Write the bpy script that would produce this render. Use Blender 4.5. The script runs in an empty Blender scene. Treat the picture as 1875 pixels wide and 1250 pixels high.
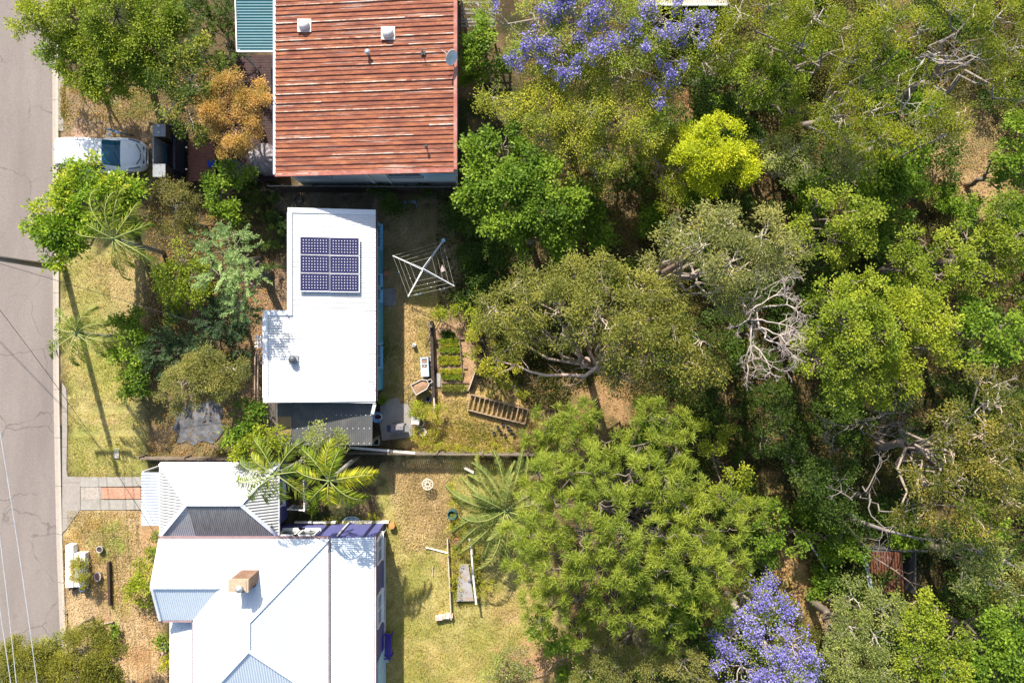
import bpy, math, random
import numpy as np
from mathutils import Vector, Matrix
random.seed(7); rng = np.random.default_rng(11)
SC = bpy.context.scene; COL = SC.collection
# ------------------------------------------------------------------ camera, sky, sun, exposure
H = 40.0; PPM = 34.0; CX = 937.5; CY = 625.0      # camera height, photo pixels per metre on the ground
cam = bpy.data.cameras.new('camera'); camo = bpy.data.objects.new('camera', cam); COL.objects.link(camo)
camo.location = (0, 0, H); camo.rotation_euler = (0, 0, 0)
cam.sensor_width = 36; cam.lens = 36*H/(1875/PPM); cam.clip_end = 3000; cam.clip_start = 0.5
SC.camera = camo
ELEV = math.radians(38.5); SDX, SDY = 0.252, -0.968
w = bpy.data.worlds.new('World'); SC.world = w; w.use_nodes = True
wn = w.node_tree.nodes; bg = wn['Background']; sky = wn.new('ShaderNodeTexSky')
sky.sky_type = 'NISHITA'; sky.sun_disc = False; sky.sun_elevation = ELEV
sky.sun_rotation = math.atan2(-SDX, -SDY)
sky.air_density = 1.0; sky.dust_density = 1.5
w.node_tree.links.new(sky.outputs[0], bg.inputs[0]); bg.inputs[1].default_value = 0.12
sun = bpy.data.lights.new('sun', 'SUN'); sun.energy = 5.0; sun.angle = math.radians(0.5); sun.color = (1, 0.93, 0.82)
suno = bpy.data.objects.new('sun', sun); COL.objects.link(suno); suno.location = (-10, 30, 60)
tv = Vector((SDX*math.cos(ELEV), SDY*math.cos(ELEV), -math.sin(ELEV)))
suno.rotation_euler = tv.to_track_quat('-Z', 'Y').to_euler()
SC.view_settings.view_transform = 'Standard'; SC.view_settings.look = 'None'
SC.view_settings.exposure = 0.85; SC.view_settings.gamma = 1.0
SC.render.engine = 'CYCLES'
SC.cycles.max_bounces = 5; SC.cycles.diffuse_bounces = 3; SC.cycles.glossy_bounces = 2; SC.cycles.transmission_bounces = 3

# ------------------------------------------------------------------ helpers
def W(px, py, z=0.0):
    k = (1-z/H)/PPM
    return Vector(((px-CX)*k, (CY-py)*k, z))
def PL(px, py, f):
    z = 3.0
    for _ in range(25):
        p = W(px, py, z); z = f(p.x, p.y)
    return W(px, py, z)
ORG = {}
class MB:
    def __init__(s): s.v = []; s.f = []; s.m = []
    def add(s, vs, fs, mi=0):
        o = len(s.v); s.v += [tuple(v) for v in vs]
        for f in fs: s.f.append(tuple(i+o for i in f)); s.m.append(mi)
        return s
    def box(s, c, size, rz=0, mi=0, M=None):
        hx, hy, hz = size[0]/2, size[1]/2, size[2]/2
        vs = [Vector((x, y, z)) for z in (-hz, hz) for x, y in ((-hx, -hy), (hx, -hy), (hx, hy), (-hx, hy))]
        R = M if M is not None else Matrix.Rotation(rz, 3, 'Z')
        c = Vector(c); vs = [R @ v + c for v in vs]
        return s.add(vs, [(3, 2, 1, 0), (4, 5, 6, 7), (0, 1, 5, 4), (1, 2, 6, 5), (2, 3, 7, 6), (3, 0, 4, 7)], mi)
    def beam(s, a, b, w_, h_, mi=0):
        a = Vector(a); b = Vector(b); d = b-a; L = d.length
        q = d.to_track_quat('X', 'Z').to_matrix()
        return s.box((a+b)/2, (L, w_, h_), mi=mi, M=q)
    def prism(s, poly, z0, z1, mi=0):
        n = len(poly)
        t = lambda i, z: z[i] if isinstance(z, (list, tuple)) else z
        vs = [(p[0], p[1], t(i, z0)) for i, p in enumerate(poly)] + [(p[0], p[1], t(i, z1)) for i, p in enumerate(poly)]
        fs = [tuple(range(n, 2*n)), tuple(reversed(range(n)))] + [(i, (i+1) % n, n+(i+1) % n, n+i) for i in range(n)]
        return s.add(vs, fs, mi)
    def tube(s, pts, r, n=6, mi=0, cap=True):
        pts = [Vector(p) for p in pts]; rs = r if isinstance(r, (list, tuple)) else [r]*len(pts)
        o = len(s.v); prev = None
        for i, p in enumerate(pts):
            d = (pts[min(i+1, len(pts)-1)]-pts[max(i-1, 0)])
            if d.length < 1e-9: d = Vector((0, 0, 1))
            d.normalize()
            if prev is None: a = d.orthogonal().normalized()
            else:
                a = prev-d*prev.dot(d)
                a = a.normalized() if a.length > 1e-6 else d.orthogonal().normalized()
            prev = a; b = d.cross(a)
            for k in range(n):
                t = 2*math.pi*k/n
                s.v.append(tuple(p+(a*math.cos(t)+b*math.sin(t))*rs[i]))
        for i in range(len(pts)-1):
            for k in range(n):
                s.f.append((o+i*n+k, o+i*n+(k+1) % n, o+(i+1)*n+(k+1) % n, o+(i+1)*n+k)); s.m.append(mi)
        if cap:
            s.f.append(tuple(o+k for k in reversed(range(n)))); s.m.append(mi)
            e = o+(len(pts)-1)*n; s.f.append(tuple(e+k for k in range(n))); s.m.append(mi)
        return s
    def lathe(s, c, prof, n=20, mi=0, sx=1, sy=1, closed=True):
        c = Vector(c); o = len(s.v)
        for r, z in prof:
            for k in range(n):
                t = 2*math.pi*k/n; s.v.append((c.x+r*sx*math.cos(t), c.y+r*sy*math.sin(t), c.z+z))
        for i in range(len(prof)-1):
            for k in range(n):
                s.f.append((o+i*n+k, o+i*n+(k+1) % n, o+(i+1)*n+(k+1) % n, o+(i+1)*n+k)); s.m.append(mi)
        if closed:
            s.f.append(tuple(o+k for k in reversed(range(n)))); s.m.append(mi)
            e = o+(len(prof)-1)*n; s.f.append(tuple(e+k for k in range(n))); s.m.append(mi)
        return s
    def torus(s, c, R, r, n=24, m=8, axis='Z', mi=0, sx=1, sy=1):
        c = Vector(c); o = len(s.v)
        for i in range(n):
            t = 2*math.pi*i/n
            for j in range(m):
                u = 2*math.pi*j/m; x = (R+r*math.cos(u))*math.cos(t)*sx; y = (R+r*math.cos(u))*math.sin(t)*sy; z = r*math.sin(u)
                v = {'Z': (x, y, z), 'Y': (x, z, y), 'X': (z, x, y)}[axis]; s.v.append(tuple(c+Vector(v)))
        for i in range(n):
            for j in range(m):
                s.f.append((o+i*m+j, o+((i+1) % n)*m+j, o+((i+1) % n)*m+(j+1) % m, o+i*m+(j+1) % m)); s.m.append(mi)
        return s
def obj(name, mb, mat, parent=None, org=None, smooth=False):
    if org is None: org = ORG[parent.name] if parent else Vector((0, 0, 0))
    org = Vector(org)
    me = bpy.data.meshes.new(name)
    me.from_pydata([(v[0]-org.x, v[1]-org.y, v[2]-org.z) for v in mb.v], [], mb.f)
    for m in (mat if isinstance(mat, (list, tuple)) else [mat]): me.materials.append(m)
    if isinstance(mat, (list, tuple)): me.polygons.foreach_set('material_index', mb.m)
    if smooth: me.polygons.foreach_set('use_smooth', [True]*len(mb.f))
    me.update()
    o = bpy.data.objects.new(name, me); COL.objects.link(o)
    o.location = org-(ORG[parent.name] if parent else Vector((0, 0, 0)))
    if parent: o.parent = parent
    ORG[o.name] = org; return o
def thing(name, label, cat, loc, group=None):
    o = bpy.data.objects.new(name, None); COL.objects.link(o); o.location = loc; o.empty_display_size = 0.3
    ORG[o.name] = Vector(loc); return tag(o, label, cat, group)
def tag(o, label, cat, group=None, kind=None):
    if label: o['label'] = label
    if cat: o['category'] = cat
    if group: o['group'] = group
    if kind: o['kind'] = kind
    return o
def struct(o): o['kind'] = 'structure'; return o
def copy_tree(o, parent=None):
    c = o.copy(); COL.objects.link(c)
    if parent: c.parent = parent
    for ch in list(o.children): copy_tree(ch, c)
    ORG[c.name] = ORG[o.name]; return c

# ------------------------------------------------------------------ materials
def nt(m): m.use_nodes = True; return m.node_tree, m.node_tree.nodes, m.node_tree.links
def mathn(N, L, op, a, b=None):
    n = N.new('ShaderNodeMath'); n.operation = op
    for i, x in enumerate((a, b)):
        if x is None: continue
        if isinstance(x, (int, float)): n.inputs[i].default_value = x
        else: L.new(x, n.inputs[i])
    return n.outputs[0]
def mixc(N, L, fac, a, b, mode='MIX'):
    n = N.new('ShaderNodeMix'); n.data_type = 'RGBA'; n.blend_type = mode
    for i, x in ((0, fac), (6, a), (7, b)):
        if isinstance(x, (int, float)): n.inputs[i].default_value = x
        elif isinstance(x, (tuple, list)): n.inputs[i].default_value = (*x, 1)
        else: L.new(x, n.inputs[i])
    return n.outputs[2]
def noise(N, L, scale, detail=4, rough=0.6, vec=None, stretch=None):
    t = N.new('ShaderNodeTexNoise'); t.inputs['Scale'].default_value = scale; t.inputs['Detail'].default_value = detail; t.inputs['Roughness'].default_value = rough
    if vec is None:
        vec = N.new('ShaderNodeNewGeometry').outputs['Position']
    if stretch:
        mp = N.new('ShaderNodeMapping'); mp.inputs['Scale'].default_value = stretch; L.new(vec, mp.inputs['Vector']); vec = mp.outputs[0]
    L.new(vec, t.inputs['Vector']); return t.outputs['Fac']
def ramp(N, L, fac, stops):
    r = N.new('ShaderNodeValToRGB'); L.new(fac, r.inputs[0]); e = r.color_ramp.elements
    while len(e) < len(stops): e.new(0.5)
    for el, (p, c) in zip(e, stops): el.position = p; el.color = (*c, 1) if len(c) == 3 else c
    return r.outputs[0]
MC = {}
def mat(name, col, rough=0.7, metal=0.0, var=0.15, scale=3.0, dirt=None, dscale=1.2, damt=0.5, stripe=None, sdark=0.55, spec=0.3, stretch=None, bump=0.0):
    if name in MC: return MC[name]
    m = bpy.data.materials.new(name); T, N, L = nt(m); b = N['Principled BSDF']; MC[name] = m
    b.inputs['Roughness'].default_value = rough; b.inputs['Metallic'].default_value = metal; b.inputs['Specular IOR Level'].default_value = spec
    f = noise(N, L, scale, 5, 0.65, stretch=stretch)
    lo = tuple(c*(1-var) for c in col); hi = tuple(min(1, c*(1+var)) for c in col)
    c = ramp(N, L, f, [(0.3, lo), (0.7, hi)])
    if dirt:
        f2 = noise(N, L, dscale, 6, 0.7, stretch=stretch)
        f2 = ramp(N, L, f2, [(0.48, (0, 0, 0)), (0.68, (damt,)*3)])
        c = mixc(N, L, f2, c, dirt)
    if stripe:                                        # (axis, pitch, line fraction): board joints
        g = N.new('ShaderNodeNewGeometry'); sp = N.new('ShaderNodeSeparateXYZ'); L.new(g.outputs['Position'], sp.inputs[0])
        q = mathn(N, L, 'FRACT', mathn(N, L, 'MULTIPLY', sp.outputs['XYZ'.index(stripe[0])], 1/stripe[1]))
        q = mathn(N, L, 'LESS_THAN', q, stripe[2])
        c = mixc(N, L, mathn(N, L, 'MULTIPLY', q, sdark), c, (0.02, 0.02, 0.02))
    L.new(c, b.inputs['Base Color'])
    if bump:
        bn = N.new('ShaderNodeBump'); bn.inputs['Strength'].default_value = bump; bn.inputs['Distance'].default_value = 0.02
        L.new(noise(N, L, scale*6, 4), bn.inputs['Height']); L.new(bn.outputs[0], b.inputs['Normal'])
    return m
LG = (1.92, 1.70, .95)
def leafmat(name, stops, trans=0.35, rough=0.5, tcol=1.3):
    stops = [tuple(min(.85, c*g) for c, g in zip(q, LG)) for q in stops]
    m = bpy.data.materials.new(name); T, N, L = nt(m); b = N['Principled BSDF']; out = N['Material Output']
    a = N.new('ShaderNodeAttribute'); a.attribute_name = 'rnd'
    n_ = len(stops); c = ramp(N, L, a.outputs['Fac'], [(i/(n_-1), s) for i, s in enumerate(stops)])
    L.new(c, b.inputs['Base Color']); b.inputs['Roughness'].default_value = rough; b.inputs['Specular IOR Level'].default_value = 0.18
    t = N.new('ShaderNodeBsdfTranslucent'); L.new(mixc(N, L, 1.0, c, (tcol, tcol*1.05, 0.6), 'MULTIPLY'), t.inputs[0])
    mx = N.new('ShaderNodeMixShader'); mx.inputs[0].default_value = trans
    L.new(b.outputs[0], mx.inputs[1]); L.new(t.outputs[0], mx.inputs[2]); L.new(mx.outputs[0], out.inputs[0]); return m
white_roof = mat('white_metal', (0.86, 0.87, 0.86), 0.4, var=0.03, dirt=(0.62, 0.62, 0.60), damt=0.25, scale=1.5)
white = mat('white_paint', (0.8, 0.8, 0.78), 0.5, var=0.05, dirt=(0.5, 0.47, 0.42), damt=0.3)
glass = mat('window_glass', (0.03, 0.045, 0.055), 0.08, var=0.3, spec=0.7)
greymetal = mat('galvanised', (0.42, 0.44, 0.45), 0.4, 0.4, var=0.12)
darkmetal = mat('dark_metal', (0.05, 0.05, 0.055), 0.5, var=0.3)
black = mat('black_rubber', (0.02, 0.02, 0.022), 0.7, var=0.3)
concrete = mat('concrete', (0.35, 0.325, 0.285), 0.85, var=0.14, scale=7, dirt=(0.25, 0.22, 0.18), damt=0.5, bump=0.3)
concrete_dark = mat('old_concrete', (0.26, 0.25, 0.24), 0.85, var=0.2, scale=6, dirt=(0.13, 0.12, 0.10), damt=0.7, bump=0.3)
timber = mat('weathered_timber', (0.20, 0.155, 0.115), 0.85, var=0.3, scale=8, dirt=(0.36, 0.31, 0.25), damt=0.4)
timber_dark = mat('dark_timber', (0.06, 0.042, 0.034), 0.8, var=0.35, scale=8)
timber_tan = mat('tan_timber', (0.36, 0.25, 0.15), 0.85, var=0.25, scale=8)
terracotta = mat('terracotta', (0.42, 0.17, 0.10), 0.8, var=0.15)
brick = mat('old_brick', (0.20, 0.11, 0.07), 0.85, var=0.45, scale=12, dirt=(0.40, 0.30, 0.21), damt=0.6, stripe=('Z', 0.086, 0.13), sdark=0.4)
soil = mat('soil', (0.15, 0.095, 0.06), 0.95, var=0.35, scale=9)

# ------------------------------------------------------------------ numpy noise + polygon masks (photo pixels on the ground)
def vnoise(shape_xy, x, y, cell, seed):
    r = np.random.default_rng(seed); n = 256; g = r.random((n, n))
    u = (x/cell) % n; v = (y/cell) % n; i = np.floor(u).astype(int) % n; j = np.floor(v).astype(int) % n
    fu = u-np.floor(u); fv = v-np.floor(v); fu = fu*fu*(3-2*fu); fv = fv*fv*(3-2*fv); i1 = (i+1) % n; j1 = (j+1) % n
    return (g[i, j]*(1-fu)+g[i1, j]*fu)*(1-fv)+(g[i, j1]*(1-fu)+g[i1, j1]*fu)*fv
def fbm(x, y, cell, seed, o=4):
    s = 0; a = 1; t = 0
    for k in range(o): s = s+a*vnoise(None, x+17.3*k, y+9.1*k, cell/2**k, seed+k); t += a; a *= 0.55
    return s/t
def inpoly(x, y, P):
    c = np.zeros(x.shape, bool); n = len(P); j = n-1
    for i in range(n):
        xi, yi = P[i]; xj, yj = P[j]
        if yi != yj: c ^= ((yi > y) != (yj > y)) & (x < (xj-xi)*(y-yi)/(yj-yi)+xi)
        j = i
    return c
KERB = [(88, -900), (93, 0), (94, 330), (95, 700), (101, 1000), (108, 1170), (112, 1260), (160, 2100)]
def kerbx(py):
    for (a, b), (c, d) in zip(KERB, KERB[1:]):
        if b <= py <= d: return a+(c-a)*(py-b)/(d-b)
    return KERB[0][0] if py < 0 else KERB[-1][0]
# ground zones: (polygon, colour A, colour B (patches), patch size px, wobble px)
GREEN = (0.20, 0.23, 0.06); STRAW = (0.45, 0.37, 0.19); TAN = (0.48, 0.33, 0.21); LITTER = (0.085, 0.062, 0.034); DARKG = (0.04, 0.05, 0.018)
MULCH = (0.50, 0.38, 0.27); DIRT = (0.34, 0.235, 0.165); OCHRE = (0.42, 0.29, 0.12)
ZONES = [
 ([(108, 150), (290, 150), (290, 350), (108, 350)], (0.27, 0.20, 0.15), (0.15, 0.15, 0.06), 60, 6),
 ([(112, 215), (280, 225), (280, 300), (112, 300)], (0.40, 0.27, 0.22), (0.24, 0.18, 0.12), 40, 8),
 ([(110, 470), (268, 440), (268, 745), (122, 745)], (0.44, 0.375, 0.18), (0.34, 0.33, 0.12), 70, 5),
 ([(195, 490), (268, 470), (268, 620), (215, 640)], (0.42, 0.26, 0.17), (0.40, 0.33, 0.16), 40, 12),
 ([(150, 650), (240, 610), (262, 700), (230, 735), (150, 730)], (0.30, 0.31, 0.09), (0.38, 0.33, 0.12), 40, 14),
 ([(124, 740), (268, 738), (268, 872), (126, 872)], (0.40, 0.36, 0.145), (0.28, 0.29, 0.09), 55, 4),
 ([(122, 742), (262, 738), (262, 756), (122, 760)], (0.50, 0.33, 0.24), (0.44, 0.36, 0.18), 30, 7),
 ([(122, 788), (262, 783), (262, 797), (122, 800)], (0.50, 0.33, 0.24), (0.42, 0.36, 0.18), 30, 8),
 ([(128, 856), (205, 856), (205, 872), (128, 872)], (0.24, 0.15, 0.10), (0.34, 0.24, 0.12), 20, 6),
 ([(118, 925), (300, 930), (300, 1300), (118, 1300)], (0.50, 0.37, 0.25), (0.42, 0.27, 0.16), 80, 4),
 ([(118, 930), (255, 932), (200, 975), (118, 1010)], (0.40, 0.27, 0.11), (0.46, 0.36, 0.20), 40, 10),
 ([(195, 950), (262, 975), (235, 1005), (215, 1060), (240, 1130), (232, 1140), (200, 1100), (205, 1030), (140, 1005)], (0.22, 0.27, 0.065), (0.32, 0.31, 0.11), 30, 10),
 ([(165, 1030), (203, 1030), (203, 1100), (165, 1100)], (0.50, 0.34, 0.15), (0.44, 0.30, 0.14), 20, 6),
 ([(215, 1190), (300, 1150), (310, 1300), (215, 1300)], (0.46, 0.27, 0.15), (0.50, 0.35, 0.22), 50, 12),
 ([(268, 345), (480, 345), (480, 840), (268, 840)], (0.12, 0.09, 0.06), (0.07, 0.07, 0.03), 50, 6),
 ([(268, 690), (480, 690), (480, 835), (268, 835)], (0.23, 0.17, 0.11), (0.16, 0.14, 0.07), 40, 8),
 ([(440, 480), (535, 480), (535, 740), (440, 740)], (0.24, 0.16, 0.13), (0.30, 0.18, 0.12), 60, 4),
 ([(500, 340), (720, 340), (720, 400), (500, 400)], (0.20, 0.15, 0.12), (0.15, 0.12, 0.09), 40, 5),
 ([(690, 370), (840, 370), (845, 560), (795, 600), (790, 740), (690, 740)], (0.38, 0.29, 0.19), (0.27, 0.22, 0.12), 60, 6),  # hoist yard: tone of its shade put into the ground colour
 ([(728, 520), (800, 520), (850, 570), (792, 590), (792, 735), (728, 735)], (0.50, 0.36, 0.19), (0.36, 0.31, 0.11), 50, 6),
 ([(700, 560), (730, 560), (730, 740), (700, 740)], (0.26, 0.23, 0.12), (0.20, 0.20, 0.07), 40, 3),  # eave shadow east of the white roofed house, painted as darker ground
 ([(785, 590), (868, 590), (880, 640), (870, 720), (800, 735)], (0.44, 0.29, 0.20), (0.36, 0.24, 0.15), 24, 5),
 ([(795, 712), (880, 705), (1000, 745), (985, 810), (960, 830), (690, 830), (745, 770)], (0.50, 0.35, 0.19), (0.38, 0.30, 0.10), 50, 14),
 ([(805, 765), (900, 775), (955, 825), (800, 830)], (0.42, 0.31, 0.12), (0.30, 0.26, 0.08), 36, 14),
 ([(1020, 700), (1180, 690), (1160, 800), (1040, 830)], (0.36, 0.23, 0.13), (0.16, 0.13, 0.06), 50, 20),
 ([(695, 840), (960, 840), (990, 1080), (1100, 1300), (700, 1300)], (0.40, 0.355, 0.15), (0.29, 0.285, 0.09), 60, 5),
 ([(700, 845), (828, 845), (828, 985), (745, 1000), (740, 900), (700, 890)], (0.49, 0.345, 0.21), (0.40, 0.29, 0.16), 60, 12),
 ([(770, 1000), (825, 980), (825, 1060), (780, 1050)], (0.46, 0.32, 0.19), (0.34, 0.32, 0.12), 40, 20),
 ([(890, 1090), (980, 1070), (1040, 1180), (900, 1200)], (0.46, 0.33, 0.18), (0.36, 0.29, 0.12), 40, 14),
 ([(700, 1190), (1020, 1130), (1100, 1300), (700, 1300)], (0.40, 0.33, 0.14), (0.30, 0.29, 0.09), 60, 14),
 ([(900, 1190), (1060, 1170), (1080, 1240), (930, 1270)], (0.45, 0.28, 0.18), (0.38, 0.27, 0.14), 40, 14),
 ([(828, 940), (880, 960), (880, 1110), (828, 1110)], (0.36, 0.28, 0.13), (0.24, 0.24, 0.07), 24, 8),
 ([(1370, 870), (1420, 860), (1450, 1010), (1545, 1130), (1560, 1190), (1480, 1140), (1400, 1060)], (0.44, 0.27, 0.15), (0.28, 0.22, 0.09), 40, 12),
 ([(1480, 1110), (1530, 1120), (1560, 1180), (1540, 1200)], (0.50, 0.44, 0.34), (0.45, 0.40, 0.28), 30, 6),
 ([(1690, 150), (1800, 150), (1875, 300), (1830, 420), (1700, 370)], (0.42, 0.29, 0.17), (0.20, 0.16, 0.08), 50, 24),
 ([(1250, 110), (1330, 120), (1300, 220), (1230, 190)], (0.36, 0.22, 0.12), (0.18, 0.15, 0.07), 50, 20),
]
def ground():
    st = 0.14
    xs = np.concatenate([[-900, -300, -120, -60, -40], np.arange(-33, 33.01, st), [40, 60, 120, 300, 900]])
    ys = np.concatenate([[-900, -300, -120, -60, -36], np.arange(-24, 24.01, st), [36, 60, 120, 300, 900]])
    X, Y = np.meshgrid(xs, ys, indexing='ij'); nx, ny = X.shape
    PX = CX+X*PPM; PY = CY-Y*PPM
    nA = fbm(PX, PY, 120, 1); nB = fbm(PX, PY, 40, 21); nC = fbm(PX, PY, 14, 31)
    a = np.clip((nA-0.42)/0.16, 0, 1)[..., None]; b = np.clip((nB-0.48)/0.14, 0, 1)[..., None]
    C = (np.array(LITTER)*(1-a)+np.array(DARKG)*a); C = C*(1-b*0.5)+np.array((0.22, 0.15, 0.08))*b*0.5
    wx = (fbm(PX, PY, 22, 41)-0.5); wy = (fbm(PX, PY, 22, 51)-0.5)
    for i, (P, ca, cb, ps, wob) in enumerate(ZONES):
        m = inpoly(PX+wx*wob*4, PY+wy*wob*4, P).astype(float)
        nb = 2 if wob < 5 else 6
        for ax in (0, 1): m = sum(np.roll(m, k, ax) for k in range(-nb, nb+1))/(2*nb+1)
        if wob >= 5: m = np.clip((m-0.5+(nC-0.5)*0.9)*2.2+0.5, 0, 1)
        m = m[..., None]
        t = np.clip((fbm(PX, PY, ps*.6, 100+i*7, 5)-0.38)/0.24, 0, 1)[..., None]
        c = np.array(ca)*(1-t)+np.array(cb)*t
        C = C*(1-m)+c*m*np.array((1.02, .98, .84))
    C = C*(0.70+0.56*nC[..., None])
    KX = np.array([kerbx(p) for p in PY[0]])[None, :]
    Z = (fbm(PX, PY, 90, 61)-0.5)*0.10+(nC-0.5)*0.05
    Z = np.where(PX < KX+14, -0.25, Z*np.clip((PX-KX-14)/60, 0, 1))
    R2 = np.maximum(abs(X)-33, 0)+np.maximum(abs(Y)-24, 0); Z = np.where(R2 > 0, -0.25*(PX < KX), Z)
    v = np.stack([X, Y, Z], -1).reshape(-1, 3)
    idx = np.arange(nx*ny).reshape(nx, ny); f = np.stack([idx[:-1, :-1], idx[1:, :-1], idx[1:, 1:], idx[:-1, 1:]], -1).reshape(-1, 4)
    me = bpy.data.meshes.new('ground'); quads(me, v, f)
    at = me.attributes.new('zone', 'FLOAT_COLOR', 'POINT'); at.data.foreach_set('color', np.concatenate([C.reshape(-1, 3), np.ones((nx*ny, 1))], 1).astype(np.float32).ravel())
    me.polygons.foreach_set('use_smooth', np.ones(len(f), bool))
    m = bpy.data.materials.new('ground_cover_soil'); T, N, L = nt(m); p = N['Principled BSDF']; p.inputs['Roughness'].default_value = 0.95; p.inputs['Specular IOR Level'].default_value = 0.1
    a_ = N.new('ShaderNodeAttribute'); a_.attribute_name = 'zone'
    f1 = noise(N, L, 9, 6, 0.75); g1 = ramp(N, L, f1, [(0.3, (0.55,)*3), (0.5, (1.0,)*3), (0.7, (1.4,)*3)])
    c = mixc(N, L, 1.0, a_.outputs['Color'], g1, 'MULTIPLY')
    f2 = noise(N, L, 30, 3, 0.8); c = mixc(N, L, 1.0, c, ramp(N, L, f2, [(0.35, (0.7,)*3), (0.65, (1.25,)*3)]), 'MULTIPLY')
    L.new(c, p.inputs['Base Color'])
    bn = N.new('ShaderNodeBump'); bn.inputs['Strength'].default_value = 0.9; bn.inputs['Distance'].default_value = 0.06; L.new(f1, bn.inputs['Height']); L.new(bn.outputs[0], p.inputs['Normal'])
    me.materials.append(m); o = bpy.data.objects.new('ground', me); COL.objects.link(o); struct(o)
def quads(me, v, f):
    v = np.ascontiguousarray(v, np.float32); f = np.ascontiguousarray(f, np.int32)
    me.vertices.add(len(v)); me.vertices.foreach_set('co', v.ravel())
    me.loops.add(f.size); me.loops.foreach_set('vertex_index', f.ravel())
    me.polygons.add(len(f)); me.polygons.foreach_set('loop_start', np.arange(0, f.size, 4, dtype=np.int32))
    me.update(calc_edges=True)
def norm(a): return a/np.maximum(np.linalg.norm(a, axis=-1, keepdims=True), 1e-9)
LEAFN = 0
def leaves(name, P, D, U, Ln, Wd, rnd, m, parent=None, org=(0, 0, 0), droop=0.12, mid=0.45):
    """one diamond-shaped face per leaf"""
    global LEAFN; LEAFN += len(P)
    n = len(P); D = norm(D); S = norm(np.cross(D, U)); Ln = np.broadcast_to(Ln, (n,))[:, None]; Wd = np.broadcast_to(Wd, (n,))[:, None]
    up = norm(np.cross(S, D))
    v = np.empty((n, 4, 3)); v[:, 0] = P; v[:, 1] = P+D*Ln*mid+S*Wd*0.5+up*Wd*0.12; v[:, 2] = P+D*Ln; v[:, 2, 2] -= (droop*Ln)[:, 0]; v[:, 3] = P+D*Ln*mid-S*Wd*0.5+up*Wd*0.12
    v = v.reshape(-1, 3)-np.array(org); f = np.arange(4*n).reshape(n, 4)
    me = bpy.data.meshes.new(name); quads(me, v, f); me.materials.append(m)
    at = me.attributes.new('rnd', 'FLOAT', 'FACE'); at.data.foreach_set('value', np.clip(rnd, 0, 1).astype(np.float32))
    o = bpy.data.objects.new(name, me); COL.objects.link(o); ORG[o.name] = Vector(org)
    if parent: o.parent = parent
    return o
ground()

# ------------------------------------------------------------------ road, kerb, paths
def strip(name, m, offs0, offs1, z0, z1, ys=None, parent=None):
    ys = ys or list(range(-900, 2101, 60)); mb = MB()
    a = []
    for y in ys:
        k = kerbx(y); p = W(k+offs0, y); q = W(k+offs1, y); a.append((p, q))
    o = 0
    for i in range(len(a)-1):
        (p, q), (r, s_) = a[i], a[i+1]
        mb.add([(p.x, p.y, z1), (q.x, q.y, z1), (s_.x, s_.y, z1), (r.x, r.y, z1)], [(3, 2, 1, 0)])
        mb.add([(q.x, q.y, z1), (q.x, q.y, z0), (s_.x, s_.y, z0), (s_.x, s_.y, z1)], [(3, 2, 1, 0)])
        mb.add([(p.x, p.y, z0), (p.x, p.y, z1), (r.x, r.y, z1), (r.x, r.y, z0)], [(3, 2, 1, 0)])
    return obj(name, mb, m)
def asphalt():
    m = bpy.data.materials.new('asphalt'); T, N, L = nt(m); b = N['Principled BSDF']; b.inputs['Roughness'].default_value = 0.9; b.inputs['Specular IOR Level'].default_value = 0.15
    base = ramp(N, L, noise(N, L, 0.25, 4, 0.6, stretch=(2.5, 0.5, 1)), [(0.3, (0.205, 0.175, 0.157)), (0.7, (0.265, 0.228, 0.205))])
    g = ramp(N, L, noise(N, L, 26, 2, 0.7), [(0.3, (0.8,)*3), (0.7, (1.18,)*3)]); c = mixc(N, L, 1, base, g, 'MULTIPLY')
    v = N.new('ShaderNodeTexVoronoi'); v.feature = 'DISTANCE_TO_EDGE'; v.inputs['Scale'].default_value = 0.32
    geo = N.new('ShaderNodeNewGeometry'); wv = N.new('ShaderNodeVectorMath'); wv.operation = 'ADD'; nz = N.new('ShaderNodeTexNoise'); nz.inputs['Scale'].default_value = 0.9; nz.inputs['Detail'].default_value = 6
    L.new(geo.outputs['Position'], nz.inputs['Vector']); L.new(geo.outputs['Position'], wv.inputs[0]); L.new(nz.outputs['Color'], wv.inputs[1]); L.new(wv.outputs[0], v.inputs['Vector'])
    cr = mathn(N, L, 'LESS_THAN', v.outputs['Distance'], 0.008); ms = ramp(N, L, noise(N, L, 0.35, 3), [(0.46, (0, 0, 0)), (0.54, (0.6,)*3)])
    c = mixc(N, L, mathn(N, L, 'MULTIPLY', cr, ms), c, (0.12, 0.10, 0.09)); 
    st = ramp(N, L, noise(N, L, 1.1, 6, 0.7), [(0.62, (0, 0, 0)), (0.74, (0.55,)*3)]); c = mixc(N, L, st, c, (0.19, 0.16, 0.14))
    L.new(c, b.inputs['Base Color']); bn = N.new('ShaderNodeBump'); bn.inputs['Strength'].default_value = 0.4; bn.inputs['Distance'].default_value = 0.01; L.new(noise(N, L, 60, 2), bn.inputs['Height']); L.new(bn.outputs[0], b.inputs['Normal'])
    return m
struct(strip('road', asphalt(), -700, 0.5, -0.26, -0.10))
kerb_m = mat('kerb_concrete', (0.40, 0.345, 0.29), 0.85, var=0.1, scale=5, stripe=('Y', 2.6, 0.012), sdark=0.6, bump=0.2)
struct(strip('kerb_gutter', kerb_m, 0.5, 9, -0.3, -0.085)); struct(strip('kerb', mat('kerb_concrete_top', (0.46, 0.40, 0.34), 0.85, var=0.1, scale=5, stripe=('Y', 2.6, 0.012), sdark=0.6, dirt=(0.4, 0.34, 0.26), bump=0.2), 9, 13.5, -0.3, 0.03))
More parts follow.
